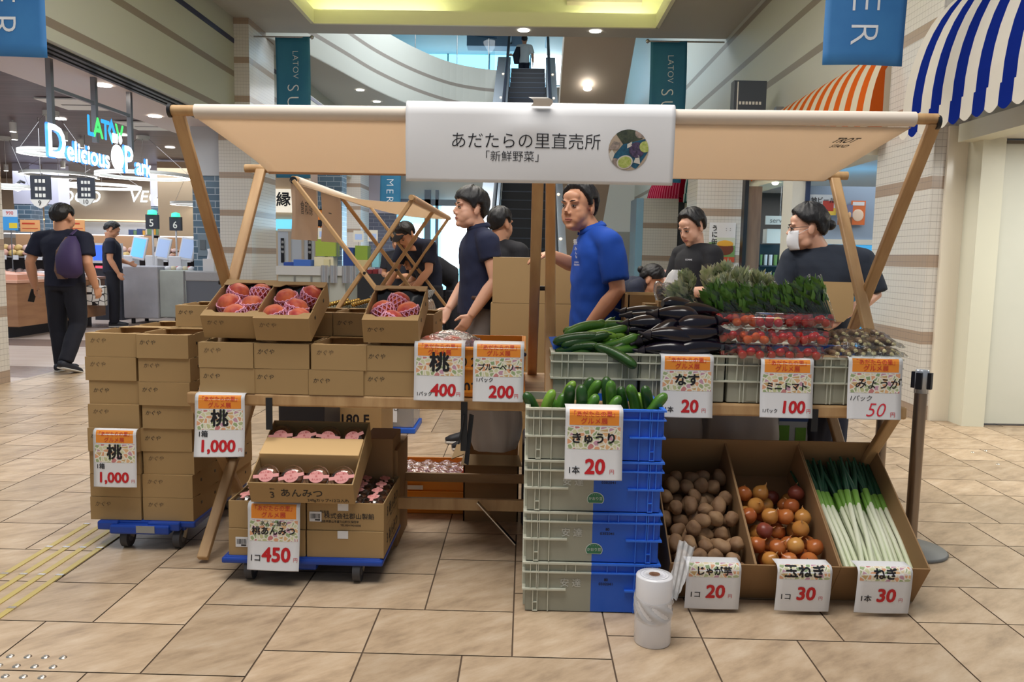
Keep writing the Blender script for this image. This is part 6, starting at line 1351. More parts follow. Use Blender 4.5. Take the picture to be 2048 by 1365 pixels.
# the lit shop sign on three posts
m_sg = M('sign_white_glow', (236, 250, 255), emit=3.2); m_sb = M('sign_blue_edge', (40, 120, 220), .4, emit=.7); m_sgr = M('sign_green_glow', (70, 220, 110), emit=1.2); m_scy = M('sign_cyan_glow', (50, 160, 240), emit=1.1)
sg = thing('hanging_sign', 'lit store sign with green and blue letters over white words, hung on steel posts', 'sign', (-5.5, 10.3, 2.4))
yl = lambda y0, z0, x=0.: (lambda a, b: (.0+x, y0-10.3+a, z0-2.4+b))
b = MB()
for y in (9.34, 10.29, 11.2): b.box((-.03, y-10.33, .25), (.03, y-10.27, 1.06))
b.box((-.02, 9.34-10.3, .72), (.02, 11.2-10.3, .76)); b.build('post', m_alu, sg)
def letters(name, st, size, y0, z0, mat, bold, x=.04, al='LEFT', depth=True):
    k = MB(); k.text(st, size, yl(y0, z0, x), 0, bold, al); k.build(name, mat, sg)
    if depth:
        e = MB(); e.text(st, size, yl(y0, z0, x-.03), 0, bold+.035, al); e.build(name+'_edge', m_sb, sg)
letters('letter', 'D', .52, 9.17, 2.36, m_sg, .03); letters('word', 'elicious', .33, 9.56, 2.36, m_sg, .035); letters('letter', 'P', .50, 10.92, 2.36, m_sg, .03); letters('word', 'ark', .34, 11.26, 2.36, m_sg, .035)
k = MB(); k.lathe([(.17, 0), (.0005, 0)], 24, 0, Matrix.Translation((.045, 10.74-10.3, 2.52-2.4)) @ Matrix.Rotation(PI/2, 4, 'Y')); 
for d in (-.05, .0, .05): k.tube([(.06, .36+d, .30), (.06, .36+d, .42)], .012, 6)
k.ell((.06, .50, .36), (.012, .04, .06), 12, 8); k.build('round_emblem', m_sg, sg)
zb = 2.72
for ch, y0, m_ in (('L', 10.02, m_scy), ('A', 10.17, m_sgr), ('T', 10.36, m_scy), ('V', 10.72, m_sgr)): letters('letter', ch, .34, y0, zb, m_, .05, depth=False)
k = MB(); c_ = (10.62-10.3, zb+.12-2.4); k.add([(.04, c_[0], c_[1]-.17), (.04, c_[0]+.10, c_[1]), (.04, c_[0], c_[1]+.17), (.04, c_[0]-.10, c_[1]), (.04, c_[0], c_[1]-.06), (.04, c_[0]+.035, c_[1]), (.04, c_[0], c_[1]+.06), (.04, c_[0]-.035, c_[1])], [(0, 1, 5, 4), (1, 2, 6, 5), (2, 3, 7, 6), (3, 0, 4, 7)]); k.build('diamond_letter', m_scy, sg)
# produce shelving
m_shelf = M('dark_shelf', (58, 50, 52), .5); m_oak = M('oak_counter', (176, 132, 96), .45, nz=(2, (160, 116, 84)), scale3=(1, 1, 7))
rs = random.Random(9)
def produce_case(label, x0, x1, y, cols, zt=1.25):
    r = thing('produce_case', label, 'display case', (x0, y, 0)); w = x1-x0
    MB().box((0, .3, 0), (w, .9, 1.15)).box((0, 0, 0), (w, .9, .25)).build('cabinet', m_shelf, r); MB().box((0, -.02, 1.1), (w, .45, 1.13)).box((0, -.05, .72), (w, .4, .74)).box((0, -.08, .42), (w, .4, .44)).build('shelf', M('shelf_grey', (132, 128, 130), .4), r); MB().box((0, .9, 1.15), (w, .94, 1.62)).build('back_panel', M('wood_back_panel', (214, 170, 130), .5), r)
    pr = MB()
    for lv, (zz, dy) in enumerate(((1.13, .05), (1.24, .28), (.74, .0), (.44, .0))):
        n = int(w/.16)
        for i in range(n): pr.ell((.08+i*.16+rs.uniform(-.02, .02), dy+.1+rs.uniform(-.03, .03), zz+.06), (.085, .10, rs.uniform(.05, .09)), 8, 6, rs.randrange(3) if lv < 2 else 3)
    o = pr.build('packed_goods', [M('pack_%d' % i, c, .35) for i, c in enumerate(cols)], r); o['kind'] = 'stuff'
    lt = MB(); n = int(w/.25)
    for i in range(n):
        for z in (1.06, .68, .38): lt.box((.05+i*.25, -.09, z), (.05+i*.25+.12, -.085, z+.09))
    lt.build('price_tickets', m_paper, r)
    bx('case_lamp', '', '', (0, .5, 1.60), (w, .56, 1.62), M('case_lamp_glow', (255, 240, 235), emit=2.), parent=r)
cols = [(226, 176, 160), (236, 206, 200), (222, 190, 120), (150, 128, 122)]
produce_case('bright packed meat and produce case behind the walking man', -11.2, -8.2, 16.6, cols); produce_case('produce case behind the shopper with the tote', -8.1, -6.9, 17.2, [(160, 120, 80), (150, 170, 90), (222, 210, 190), (140, 130, 120)])
for i, (u, v, y, lb) in enumerate(((60, 452, 16.2, 'left'), (126, 452, 16.4, 'middle'), (150, 452, 16.4, 'right'))):
    p = P(u, v, y); tag(MB().box((-.2, 0, -.12), (.2, .01, .12)).box((-.16, -.003, -.06), (.16, -.001, -.045), 1).box((-.16, -.003, .03), (.10, -.001, .06), 1).build('orange_card', [M('orange_card', (236, 170, 110), .5), M('orange_ink', (200, 70, 40))], None, loc=p), f'orange promotion card above the produce case, {lb} one', 'sign', 'orange promotion cards'); MB().cyl((0, .01, -p.z), (0, .01, -.1), .008, seg=6).build('card_pole', m_alu, bpy.data.objects['orange_card' if i == 0 else 'orange_card.%03d' % i])
p = P(20, 440, 15.6); tag(MB().box((-.15, 0, -.2), (.15, .01, .2), 0).box((-.15, -.004, .06), (.15, 0, .2), 1).box((-.02, -.004, -.16), (.14, 0, -.06), 2).text('990', .1, front(0, -.006, .1), 3, .01).build('price_poster', [M('poster_blue', (70, 160, 226)), m_paper, M('poster_yellow', (232, 206, 60)), m_redtext], None, loc=p), 'blue price poster with red figures at the left edge of the grocery', 'poster'); MB().cyl((0, .02, -p.z), (0, .02, 0), .012, seg=6).build('poster_pole', m_alu, bpy.data.objects['price_poster'])
r = thing('wood_counter', 'oak-fronted display counter beside the near left pillar', 'counter', (-9.2, 11.3, 0)); MB().box((0, 0, .17), (1.95, 2.4, .80)).build('body', m_oak, r, bevel=.01); MB().box((.05, .1, 0), (1.75, 2.3, .17)).build('plinth', M('dark_plinth', (40, 44, 56), .5), r); MB().box((-.02, -.02, .80), (1.97, 2.42, .84)).build('top', M('salmon_top', (226, 176, 150), .5), r)
pp_ = MB(); [pp_.box((.15+.3*i, .1+.35*k, .84), (.40+.3*i, .4+.35*k, .88+.02*((i+k) % 3)), (i+k) % 2) for i in range(6) for k in range(6)]; o = pp_.build('trays_of_sweets', [m_paper, M('tray_peach', (226, 170, 146), .5)], r); o['kind'] = 'stuff'
MB().box((1.0, -.012, .38), (1.3, -.004, .78)).box((1.0, -.014, .72), (1.3, -.006, .78), 1).box((1.06, -.014, .5), (1.24, -.006, .66), 2).build('notice_sheet', [m_paper, M('notice_orange', (214, 130, 96)), M('notice_grey', (186, 186, 182))], r)
# checkouts
m_chk = M('checkout_white', (206, 206, 210), .45); m_chkd = M('checkout_dark', (44, 48, 58), .5); m_scr = M('screen_blue', (80, 150, 240), .2, emit=1.3); m_scr2 = M('screen_grey_blue', (140, 160, 196), .2, emit=.5)
for i, (u, y, sc, lb) in enumerate(((262, 15.45, m_scr, 'left'), (312, 16.4, m_scr2, 'middle'), (360, 15.45, m_scr2, 'right'))):
    p = P(u, 520, y); r = thing('checkout_counter', f'white checkout with a tilted touch screen, {lb} one', 'checkout', (p.x, y, 0)); MB().box((-.28, 0, .0), (.42, .6, .72)).build('base', m_chkd, r); MB().box((-.32, -.05, .72), (.46, .65, .86)).build('counter_top', m_chk, r, bevel=.02)
    MB().box((-.28, .1, .86), (-.02, .4, 1.2)).build('scanner_tower', m_chk, r, bevel=.02); s = MB().box((-.15, 0, 0), (.15, .05, .46)).build('screen_case', m_chk, r, loc=(.05, .1, 1.12), bevel=.02); s.rotation_euler = (R(-12), R(8), 0); MB().box((-.12, -.004, .05), (.12, 0, .42)).build('screen', sc, s)
    MB().cyl((.3, .3, .86), (.3, .3, 1.95), .02, seg=8).build('lane_pole', m_chk, r); MB().box((.18, .26, 1.72), (.42, .34, 2.0)).build('lane_number_box', m_chkd, r); t = MB(); t.text(str(5+i), .2, front(.3, .255, 1.77), 0, .02); t.build('lane_number', m_white, r); MB().lathe([(.0005, .1), (.08, .08), (.09, 0)], 12).build('lane_lamp', M('green_lamp', (60, 220, 160), emit=1.5), r, loc=(.3, .3, 2.0))
    MB().box((-.05, -.28, .62), (.35, -.25, .95)).build('hanging_notice', m_cream, r); MB().cyl((.15, -.26, .0), (.15, -.26, .95), .012, seg=6).build('notice_pole', m_chk, r)
p = P(240, 500, 15); r = thing('register_terminal', 'register terminal with a blue screen and red light beside the shopper', 'register', (p.x-.1, 14.7, 0)); MB().box((-.25, 0, 0), (.25, .5, .95)).build('stand', m_chkd, r); MB().box((-.28, -.02, 1.05), (.28, .06, 1.42)).build('monitor', m_chk, r); MB().box((-.24, -.025, 1.1), (.08, -.02, 1.38)).build('screen', M('vivid_screen', (50, 90, 236), emit=1.3), r); MB().box((-.2, -.03, .96), (.1, -.02, 1.0)).build('red_light', M('red_glow', (240, 60, 80), emit=2.), r)
for i, (u, y) in enumerate(((360, 21.0), (400, 20.5))):
    p = P(u, 470, y); r = thing('goods_shelf', f'aisle shelf of packaged goods behind the checkouts, {("left", "right")[i]} one', 'shelf', (p.x-1.4, y, 0)); MB().box((0, .3, 0), (2.8, .36, 1.75)).build('back', m_chkd, r)
    g = MB(); rr = random.Random(i)
    for z in (.5, .8, 1.1, 1.4, 1.7):
        MB().box((0, 0, z-.03), (2.8, .3, z)).build('shelf', m_alu, r); x = .03
        while x < 2.7: w = rr.uniform(.06, .16); g.box((x, .02, z), (x+w-.01, .25, z+rr.uniform(.1, .22)), rr.randrange(5)); x += w
    g.build('packets', [M('packet_%d' % k, c, .5) for k, c in enumerate(((196, 60, 56), (216, 200, 180), (70, 86, 130), (226, 170, 80), (120, 150, 110)))], r)['kind'] = 'stuff'
# cloth-covered carts by the entrance
m_sheet = M('grey_cloth_cover', (178, 178, 186), .8, nz=(3, (164, 164, 172)), bump=(9, .5)); m_sheet2 = M('greenish_cloth_cover', (176, 182, 176), .8, nz=(3, (164, 168, 164)), bump=(9, .5))
r = thing('covered_cart', 'trolley draped in grey-white cloth at the grocery entrance', 'cart', (-7.09, 14.0, 0)); g = MB(); g.box((0, 0, .10), (.62, .7, 1.02)); g.build('cloth_cover', m_sheet, r, bevel=.02); g = MB().box((.62, .05, .12), (1.18, .75, .96)); g.build('cloth_cover_side', m_sheet2, r, bevel=.02)
for x, y in ((.12, .1), (.9, .1), (.12, .6), (.9, .6)): MB().cyl((x, y, .0), (x, y, .11), .035, seg=10).build('caster', m_dark, r)
g = MB(); [g.ell((.68+.07*k, .3+.05*(k % 3), .98), (.07, .08, .05), 8, 6, k % 3) for k in range(7)]; g.build('wrapped_items', [m_chk, M('cream_pack', (200, 190, 160)), M('red_pack', (170, 50, 60))], r)['kind'] = 'stuff'
r = thing('covered_counter', 'dark grey box counter with a clear sheet draped over the top', 'counter', (-5.50, 12.9, 0)); MB().box((0, 0, 0), (.62, .5, .82)).build('body', M('slate_box', (92, 96, 106), .5), r); MB().box((-.02, -.02, .82), (.64, .52, .98)).build('draped_sheet', M('draped_clear_sheet', (150, 150, 154), .3, bump=(14, .9)), r, bevel=.02); MB().cyl((-.02, -.02, 0), (-.02, -.02, .98), .015, seg=6).build('corner_post', m_alu, r); MB().box((.24, .1, .98), (.42, .3, 1.18)).lathe([(.06, 1.18), (.04, 1.28), (.05, 1.34), (.0005, 1.35)], 10, 0, Matrix.Translation((.33, .2, 0))).build('wrapped_dispenser', m_chk, r)
for u, v, y, n_ in ((81, 385, 13.5, '9'), (172, 385, 15.5, '10')):
    p = P(u, v, y); r = thing('aisle_sign', f'hanging dark aisle sign with tab {n_}, the {"nearer" if n_ == "9" else "farther"} one', 'sign', p); MB().box((-.17, 0, -.12), (.17, .03, .28)).build('board', m_chkd, r); g = MB(); g.prism([(-.17, -.12), (-.10, -.22), (0, -.27), (.10, -.22), (.17, -.12)], 0, .03, 0, Matrix.Rotation(PI/2, 4, 'X')); g.build('number_tab', m_white, r); t = MB(); t.text(n_, .12, front(0, -.034, -.22), 0, .01); [t.box((-.09+.065*k, -.004, z), (-.045+.065*k, -.001, z+.06), 1) for k in range(3) for z in (.16, .03, -.08)]; t.build('lettering', [m_ink, m_white], r); MB().cyl((0, .015, .28), (0, .015, 3.48-p.z), .006, seg=5).build('cord', m_steel, r)
pl = MB().box((-5.80, 14.135, 1.22), (-5.38, 14.148, 1.60)).box((-5.76, 14.125, 1.33), (-5.66, 14.136, 1.5), 1).box((-5.50, 14.12, 1.36), (-5.43, 14.136, 1.44), 1); tag(pl.build('switch_plate', [M('blue_grey_plate', (120, 136, 148), .4), M('switch_grey', (96, 104, 110))]), 'grey switch plate on the blue brick pier', 'switch plate')

# ================================================================ SHOP AND STALL IN THE LEFT CENTRE
struct(MB().box((-9.0, 19.6, 0), (-5.3, 19.8, 3.45)).build('wall_shop', m_cream))
p = P(571, 400, 19.55); tag(MB().box((-.35, 0, -.3), (.35, .05, .26), 0).text('縁', .36, front(-.05, -.004, -.12), 1, .04).build('shop_sign', [M('lit_sign_panel', (240, 232, 214), emit=.7), m_ink], None, loc=p), 'pale lit shop sign with one bold black character left of the lattice stall', 'sign')
p = P(583, 450, 19.53); tag(MB().box((-.38, 0, -.14), (.38, .07, .13)).build('light_box', M('blue_light_panel', (110, 200, 240), emit=1.1), None, loc=p), 'long blue light box over the shop counter', 'light box')
p = P(642, 445, 18.995); r = thing('round_sign', 'orange round sign with a black bird silhouette', 'sign', p); g = MB(); g.lathe([(.0005, 0), (.30, 0), (.30, .04), (.0005, .04)], 28, 0, Matrix.Rotation(PI/2, 4, 'X')); g.build('disc', M('sign_orange', (226, 134, 60), emit=.25), r); g = MB(); g.tube([(.30*math.cos(a), -.04, .30*math.sin(a)) for a in [2*PI*k/40 for k in range(41)]], .018, 6); g.ell((0, -.045, -.02), (.15, .02, .08), 12, 8); g.ell((.10, -.045, .08), (.04, .02, .05), 10, 8); g.tube([(-.1, -.045, .0), (-.2, -.045, .05)], .03, 6); g.box((-.01, -.05, -.28), (.01, -.04, -.08)); g.build('silhouette', m_ink, r)
p, q = P(556, 505, 16.5), P(664, 505, 16.5); r = thing('panel_screen', 'white panelled screen with black calligraphy strips behind the shop counter', 'screen', (p.x, 16.5, 0)); w = q.x-p.x; MB().box((0, 0, 0), (w, .06, 1.78)).build('panel', M('pale_blue_panel', (196, 204, 218), .5), r); MB().box((0, -.02, 1.74), (w, .08, 1.79)).build('cap_rail', m_white, r)
for k in range(4): MB().box((.22+k*.27, -.015, .6), (.27+k*.27, 0, 1.74)).build('slat', M('beige_slat', (190, 176, 160), .5), r)
for k in (.10, .66, 1.0): g = MB().box((k-.035, -.02, 1.1), (k+.035, -.016, 1.6), 0); g.text('酒', .06, front(k, -.022, 1.5), 1, 0); g.text('味', .06, front(k, -.022, 1.4), 1, 0); g.text('噌', .06, front(k, -.022, 1.3), 1, 0); g.build('calligraphy_strip', [m_ink, m_paper], r)
struct(MB().box((P(636, 450, 19).x, 19.0, 0), (P(684, 450, 19).x, 19.5, 3.3)).build('wall_shop_pier', m_blue_brick))
# counter of the shop
p, q = P(556, 532, 11.0), P(690, 530, 11.0); r = thing('shop_counter', 'pale grey shop counter left of the lattice stall', 'counter', (p.x, 11.0, 0)); w = q.x-p.x; zc = p.z
MB().box((0, 0, 0), (w, .8, zc-.12)).build('body', M('counter_grey_green', (166, 170, 164), .5), r); MB().box((-.02, -.03, zc-.12), (w+.02, .83, zc)).build('top', M('counter_top_grey', (186, 188, 190), .35), r)
for k in range(1, 4): MB().box((w*k/4-.012, -.012, .05), (w*k/4+.012, 0, zc-.14)).build('seam', M('seam_grey', (110, 112, 112)), r)
tp = zc
its = [((-0, .25), (.42, .5, .05), (40, 70, 150)), ((.15, .22), (.3, .3, .09), (60, 100, 180)), ((.42, .3), (.34, .34, .13), (216, 206, 176)), ((.44, .3), (.36, .3, .30), (150, 170, 66)), ((.83, .3), (.18, .3, .27), (30, 60, 130)), ((.60, .12), (.10, .10, .10), (200, 190, 150)), ((1.0, .3), (.22, .3, .20), (128, 156, 56)), ((1.02, .2), (.25, .2, .10), (190, 176, 130)), ((1.24, .3), (.12, .2, .2), (130, 200, 220))]
nm_ = ('dark blue', 'blue', 'cream', 'green', 'navy', 'small beige', 'olive', 'kraft', 'pale blue')
z_at = {3: .14, 6: .10}
for i, ((x, y), (w_, d_, h_), c) in enumerate(its):
    o = MB().box((0, 0, 0), (w_*.8, d_*.8, h_)).build('goods_box', M('goods_%d' % i, c, .5), None, loc=(r.location.x+x, 11.0+y, tp+z_at.get(i, 0)), bevel=.004); tag(o, f'{nm_[i]} box of goods on the pale grey shop counter', 'box', 'boxes on the shop counter')
for i, x in enumerate((.66, .78, .95, 1.04)): o = MB().grid(lambda a, b: ((a-.5)*.10, -.02+.015*math.sin(a*9), -.24*b), 6, 6).build('hanging_pouch', M('foil_pouch', (190, 196, 204), .2, .7), None, loc=(r.location.x+x, 10.96, tp+.02)); tag(o, f'shiny pouch hanging over the counter edge, {ORD[i]} from the left', 'pouch', 'pouches on the counter edge')
for i, (x, z, a) in enumerate(((.55, .38, .3), (.75, .4, -.2), (1.05, .35, .2), (1.25, .36, .1))): o = MB().box((-.07, 0, 0), (.07, .008, .16), 0).box((-.05, -.002, .03), (.05, 0, .11), 1).build('price_card', [m_white, m_scr2], None, loc=(r.location.x+x, 11.3, tp+z)); MB().cyl((0, .004, -z+.0), (0, .004, .02), .004, seg=5).build('card_stem', m_alu, o); o.rotation_euler = (0, 0, a); tag(o, f'small standing price card above the counter goods, {ORD[i]} from the left', 'price card', 'cards on the shop counter')
# lattice stall behind: a second folding stall seen end-on
st2 = dup(stall, (-1.21, 7.22, 0), 'second folding pine stall with lattice frames seen end-on behind the peach boxes', rz=-PI/2)
for i, (y, lb, tx) in enumerate(((6.15, 'near', '會和線'), (7.0, 'far', '一'))):
    g = MB(); g.grid(lambda a, b: (.012*math.sin(a*6+b*3), (a-.5)*.72, -.42*b), 10, 8); r = thing('cloth_hanging', f'beige shop cloth hanging from the second stall, {lb} one', 'cloth', (-1.70, y, 1.82)); g.build('cloth', MCloth('beige_noren', (204, 180, 160), .4), r); t = MB()
    for k, ch in enumerate(tx): t.text(ch, .11, lambda a, b: (.02, a+.12*k-.12, -.22+b), 0, .01)
    t.build('lettering', m_ink, r)
m_jar = MClear('bottle_glass', (226, 228, 220), .10, .05); m_gold = M('gold_cap', (206, 168, 90), .25, .8); m_brown_syrup = M('pale_syrup', (206, 190, 160), .3)
bt = thing('bottle', '', 'bottle', (0, 0, 0), 0, 'gold capped bottles on the second stall'); MB().lathe([(.0005, 0), (.033, 0), (.033, .12), (.014, .165), (.014, .19), (.0005, .19)], 14).build('glass', m_jar, bt); MB().lathe([(.0005, .19), (.016, .175), (.017, .205), (.0005, .207)], 12).build('cap', m_gold, bt); MB().lathe([(.0334, .03), (.0334, .10)], 14).build('label', m_brown_syrup, bt)
fb = [bt]; bl = []
for r_ in range(3):
    for k in range(8):
        o = bt if fb else dup(bt); fb and fb.pop(); o.location = (-1.45+.085*r_, 5.90+.085*k+.02*r_, .735 if r_ else .735); bl.append(o); o['row'] = k
for o in bl: j = round((o.location.x+1.45)/.085); k = o['row']; o['label'] = f'clear gold-capped bottle on the second stall, {ORD[k]} from near end, {("left", "middle", "right")[j]} file'
pb_ = thing('snack_bag', '', 'snack bag', (0, 0, 0), 0, 'clear snack bags on the second stall'); g = MB(); g.ell((0, 0, .09), (.05, .035, .09), 12, 8); g.build('contents', M('golden_crackers', (206, 160, 104), .6, nz=(30, (170, 120, 70))), pb_); g = MB(); g.lathe([(.052, 0), (.06, .09), (.03, .17), (.012, .185), (.05, .25), (.04, .26)], 12, sy=.7); g.build('film', m_film, pb_); g = MB(); g.cyl((0, 0, .18), (0, 0, .195), .016, seg=8); g.build('tie', m_dark, pb_)
fb = [pb_]
for j in range(3):
    for k in range(9): o = pb_ if fb else dup(pb_); fb and fb.pop(); o.location = (-1.12+.13*j, 6.0+.15*k, .735+.0*j); o['label'] = f'clear bag of golden snacks on the second stall, {ORD[k]} from the near end, {("left", "middle", "right")[j]} file'
o = MB().box((0, 0, 0), (.46, .3, .10)).build('carton_tray', m_kraft, None, loc=(-1.2, 5.64, .735)); o.location = (-1.25, 5.62, .62); bpy.data.objects.remove(o)
p = P(880, 600, 8.0); r = thing('white_counter', 'white work counter in front of the stooping people', 'counter', (-.66, 8.0, 0)); MB().box((0, 0, 0), (.7, .4, .82)).build('body', M('counter_dark', (52, 54, 66)), r); MB().box((-.02, -.02, .82), (.72, .42, .86)).build('top', m_white, r)
p = P(730, 520, 17); r = thing('produce_table', 'dark table of small packs beyond the woman in the red skirt', 'table', (p.x-.9, 16.6, 0)); MB().box((0, 0, 0), (1.6, .8, .9)).build('body', m_chkd, r); g = MB(); rr = random.Random(3); [g.box((.05+.12*i, .05+.2*j, .9), (.15+.12*i, .2+.2*j, .94+rr.uniform(0, .1)), rr.randrange(3)) for i in range(12) for j in range(3)]; g.build('packs', [M('pack_pink', (206, 150, 160)), m_paper, M('pack_red', (160, 50, 60))], r)['kind'] = 'stuff'

# ================================================================ BEHIND THE STALL: CARTONS
for i, (x0, x1, y0, y1, z0, z1, lb) in enumerate(((-.20, .30, 5.0, 5.45, .0, .28, 'plain kraft carton at the bottom of the stack behind the stall'), (-.20, .30, 5.0, 5.45, .281, .56, 'plain kraft carton, second up in the stack behind the stall'), (-.215, .285, 5.0, 5.45, .561, 1.012, 'tall plain kraft carton, second from the top of the stack behind the stall'), (-.205, .285, 5.0, 5.45, 1.014, 1.298, 'plain kraft carton at the top of the stack, under the reaching hand'))):
    o = MB().box((x0, y0, z0), (x1, y1, z1)).box((x0-.002, y0+.2, z1-.001), (x1+.002, y0+.25, z1+.001), 1).build('cardboard_carton', [m_kraft, M('packing_tape', (190, 160, 118), .3)], None, bevel=.003); tag(o, lb, 'cardboard box')
p, q = P(1258, 590, 4.0), P(1352, 596, 4.0); r = thing('open_carton', 'open kraft carton standing behind the eggplants', 'cardboard box', (p.x, 4.02, 0)); g = MB(); w, d, h, t_ = q.x-p.x+.06, .34, p.z, .006
g.box((0, 0, 0), (w, t_, h)).box((0, d-t_, 0), (w, d, h)).box((0, 0, 0), (t_, d, h)).box((w-t_, 0, 0), (w, d, h)).box((0, 0, .5), (w, d, .506)); g.build('walls', m_kraft, r)

# ================================================================ UNDER THE SHELF
bx('black_bin', 'black plastic bin under the left of the shelf', 'bin', (-1.42, 4.55, 0), (-1.15, 4.95, .62), M('black_plastic', (34, 36, 44), .5), bevel=.01)
r = thing('printed_carton', 'kraft carton printed SKK 180 F on the floor behind the desserts', 'cardboard box', (-1.42, 5.0, 0)); MB().box((0, 0, 0), (.52, .45, .33)).build('carton', m_kraft, r, bevel=.004); t = MB(); t.text('SKK 180 F', .085, front(.26, -.002, .225), 0, .035);  t.build('lettering', m_ink, r); MB().box((.14, .15, .331), (.36, .22, .338)).build('packing_slip', m_paper, r)
r = thing('storage_tub', 'clear plastic storage tub with a blue base beneath the shelf', 'storage tub', (-1.04, 5.75, 0)); MB().box((0, 0, .04), (.24, .36, .34)).build('tub', MClear('tub_plastic', (214, 220, 230), .15, .2, .25), r, bevel=.01); MB().box((-.015, -.015, 0), (.255, .375, .04)).build('base_rim', m_blue, r, bevel=.006); MB().box((.05, -.003, .08), (.12, -.001, .26)).text('はし', .05, front(.085, -.006, .17), 1, 0).build('label', [m_paper, m_ink], r); MB().box((.03, .05, .045), (.2, .3, .25)).build('contents', M('tub_contents', (160, 140, 120), .6), r)
r = orange_crate('orange plastic crate of peach packs on the floor under the shelf', (-.545, 3.93, 0), .52, .36, .20, R(1), False)
t = MB().box((-.06, -.016, .128), (.05, -.014, .150)).build('white_sticker', m_paper, r)
for i in range(5):
    for j in range(3):
        p = (-.735+.097*i, 3.99+.10*j, .125); peach_at(Vector(p), f'red peach in the orange floor crate, {ORD[j]} row from the front, {ORD[i]} from the left', (.3, .2*i, i+j))
g = MB(); g.grid(lambda a, b: (-.78+.47*a, 3.96+.31*b, .185+.012*math.sin(a*30)*math.sin(b*18)), 24, 14); o = g.build('film_cover', m_film); tag(o, 'crinkled clear film over the peaches in the floor crate', 'film')
bx('orange_crate_base', 'amber crate under the floor crate of peaches', 'crate', (-.82, 4.06, 0), (-.30, 4.42, .01), m_yellow_crate)
r = thing('open_carton', 'open brown carton with folded flaps under the hanging white bag', 'cardboard box', (-.285, 3.83, 0)); g = MB().box((0, 0, 0), (.27, .006, .335)).box((0, .3, 0), (.27, .306, .335)).box((0, 0, 0), (.006, .3, .335)).box((.264, 0, 0), (.27, .3, .335)); g.build('walls', m_carton, r); g = MB(); g.add([(0, 0, .335), (.27, 0, .335), (.285, -.07, .30), (-.01, -.07, .30)], [(0, 1, 2, 3)]); g.add([(0, 0, .335), (0, .3, .335), (-.06, .3, .31), (-.06, 0, .31)], [(0, 1, 2, 3)]); g.build('flap', m_kraft, r, solid=.004)
r = thing('kraft_carton', 'kraft carton on end left of the hanging white bag', 'cardboard box', (-.30, 4.35, 0)); MB().box((0, 0, 0), (.12, .3, .55)).build('carton', m_kraft, r)
def sack(name, label, loc, w, d, h, mat, seed=0, txt=None):
    rr = seed; g = MB()
    def f(a, b): an = 2*PI*a; k = (.72+.42*math.sin(PI*min(1, .12+b*.8))-.25*max(0, b-.8)*2)*(1+.07*math.sin(an*5+b*4+seed)+.04*math.sin(an*11+seed)); return (w/2*k*math.cos(an), d/2*k*math.sin(an), h*b)
    g.grid(f, 36, 14); o = g.build(name, mat, None, loc=loc); tag(o, label, 'bag'); return o
m_wbag = MClear('white_poly_bag', (230, 230, 234), .10, .3, .72, (12, .9))
sack('plastic_bag', 'white plastic bag hanging under the shelf above the brown carton', (-.14, 3.86, .36), .23, .18, .34, m_wbag, 1)
r = thing('bottle_pack', 'clear pack of small bottles behind the black strap', 'bottle pack', (-.245, 4.4, .56)); MB().box((-.04, 0, -.03), (.04, .08, .12)).build('film', m_film, r); MB().box((-.03, .01, -.02), (.03, .07, .08)).build('bottles', M('pack_white', (180, 180, 180)), r)
bx('navy_tub', 'dark navy tub beside the crate stack under the shelf', 'tub', (.0, 3.75, 0), (.3, 4.1, .42), M('navy_plastic', (20, 26, 48), .4), bevel=.02)
sack('plastic_bag', 'white plastic bag under the shelf behind the potatoes', (.70, 3.75, .30), .26, .22, .40, M('offwhite_bag', (196, 190, 184), .4, bump=(9, .7)), 2)
sack('plastic_bag', 'large white bag with green print under the shelf behind the onions', (1.02, 3.78, .30), .36, .24, .42, M('offwhite_bag', (196, 190, 184)), 3)
bx('navy_bin', 'dark navy bin between the white bags under the shelf', 'bin', (.55, 3.95, 0), (1.5, 4.15, .62), M('navy_plastic', (20, 26, 48)))
t = MB().box((0, 0, 0), (.14, .03, .26)).box((.0, -.002, .12), (.14, 0, .19), 1).box((.0, -.003, .0), (.05, 0, .1), 2).box((.08, -.003, 0), (.13, 0, .09), 2).build('soil_pack', [M('pack_pale', (190, 200, 206)), M('pack_blue', (60, 90, 150)), M('pack_lime', (110, 170, 60))], None, loc=(1.23, 3.80, .42)); tag(t, 'blue and green printed pack behind the onion carton', 'pack')
sack('cloth_bag', 'dark navy cloth bag under the right of the shelf', (1.42, 3.9, .36), .17, .2, .34, M('navy_cloth', (46, 50, 66), .8), 4)
for i, (x, y, z0) in enumerate(((.70, 3.75, 0), (1.02, 3.78, 0), (1.3, 3.8, 0), (1.42, 3.95, 0))): o = MB().box((-.14 if i < 2 else -.08, -.12, 0), (.14 if i < 2 else .08, .12, (.30, .30, .42, .36)[i])).build('cardboard_carton', m_carton, None, loc=(x, y, 0)); tag(o, f'carton carrying the goods under the right of the shelf, {ORD[i]} from the left', 'cardboard box')

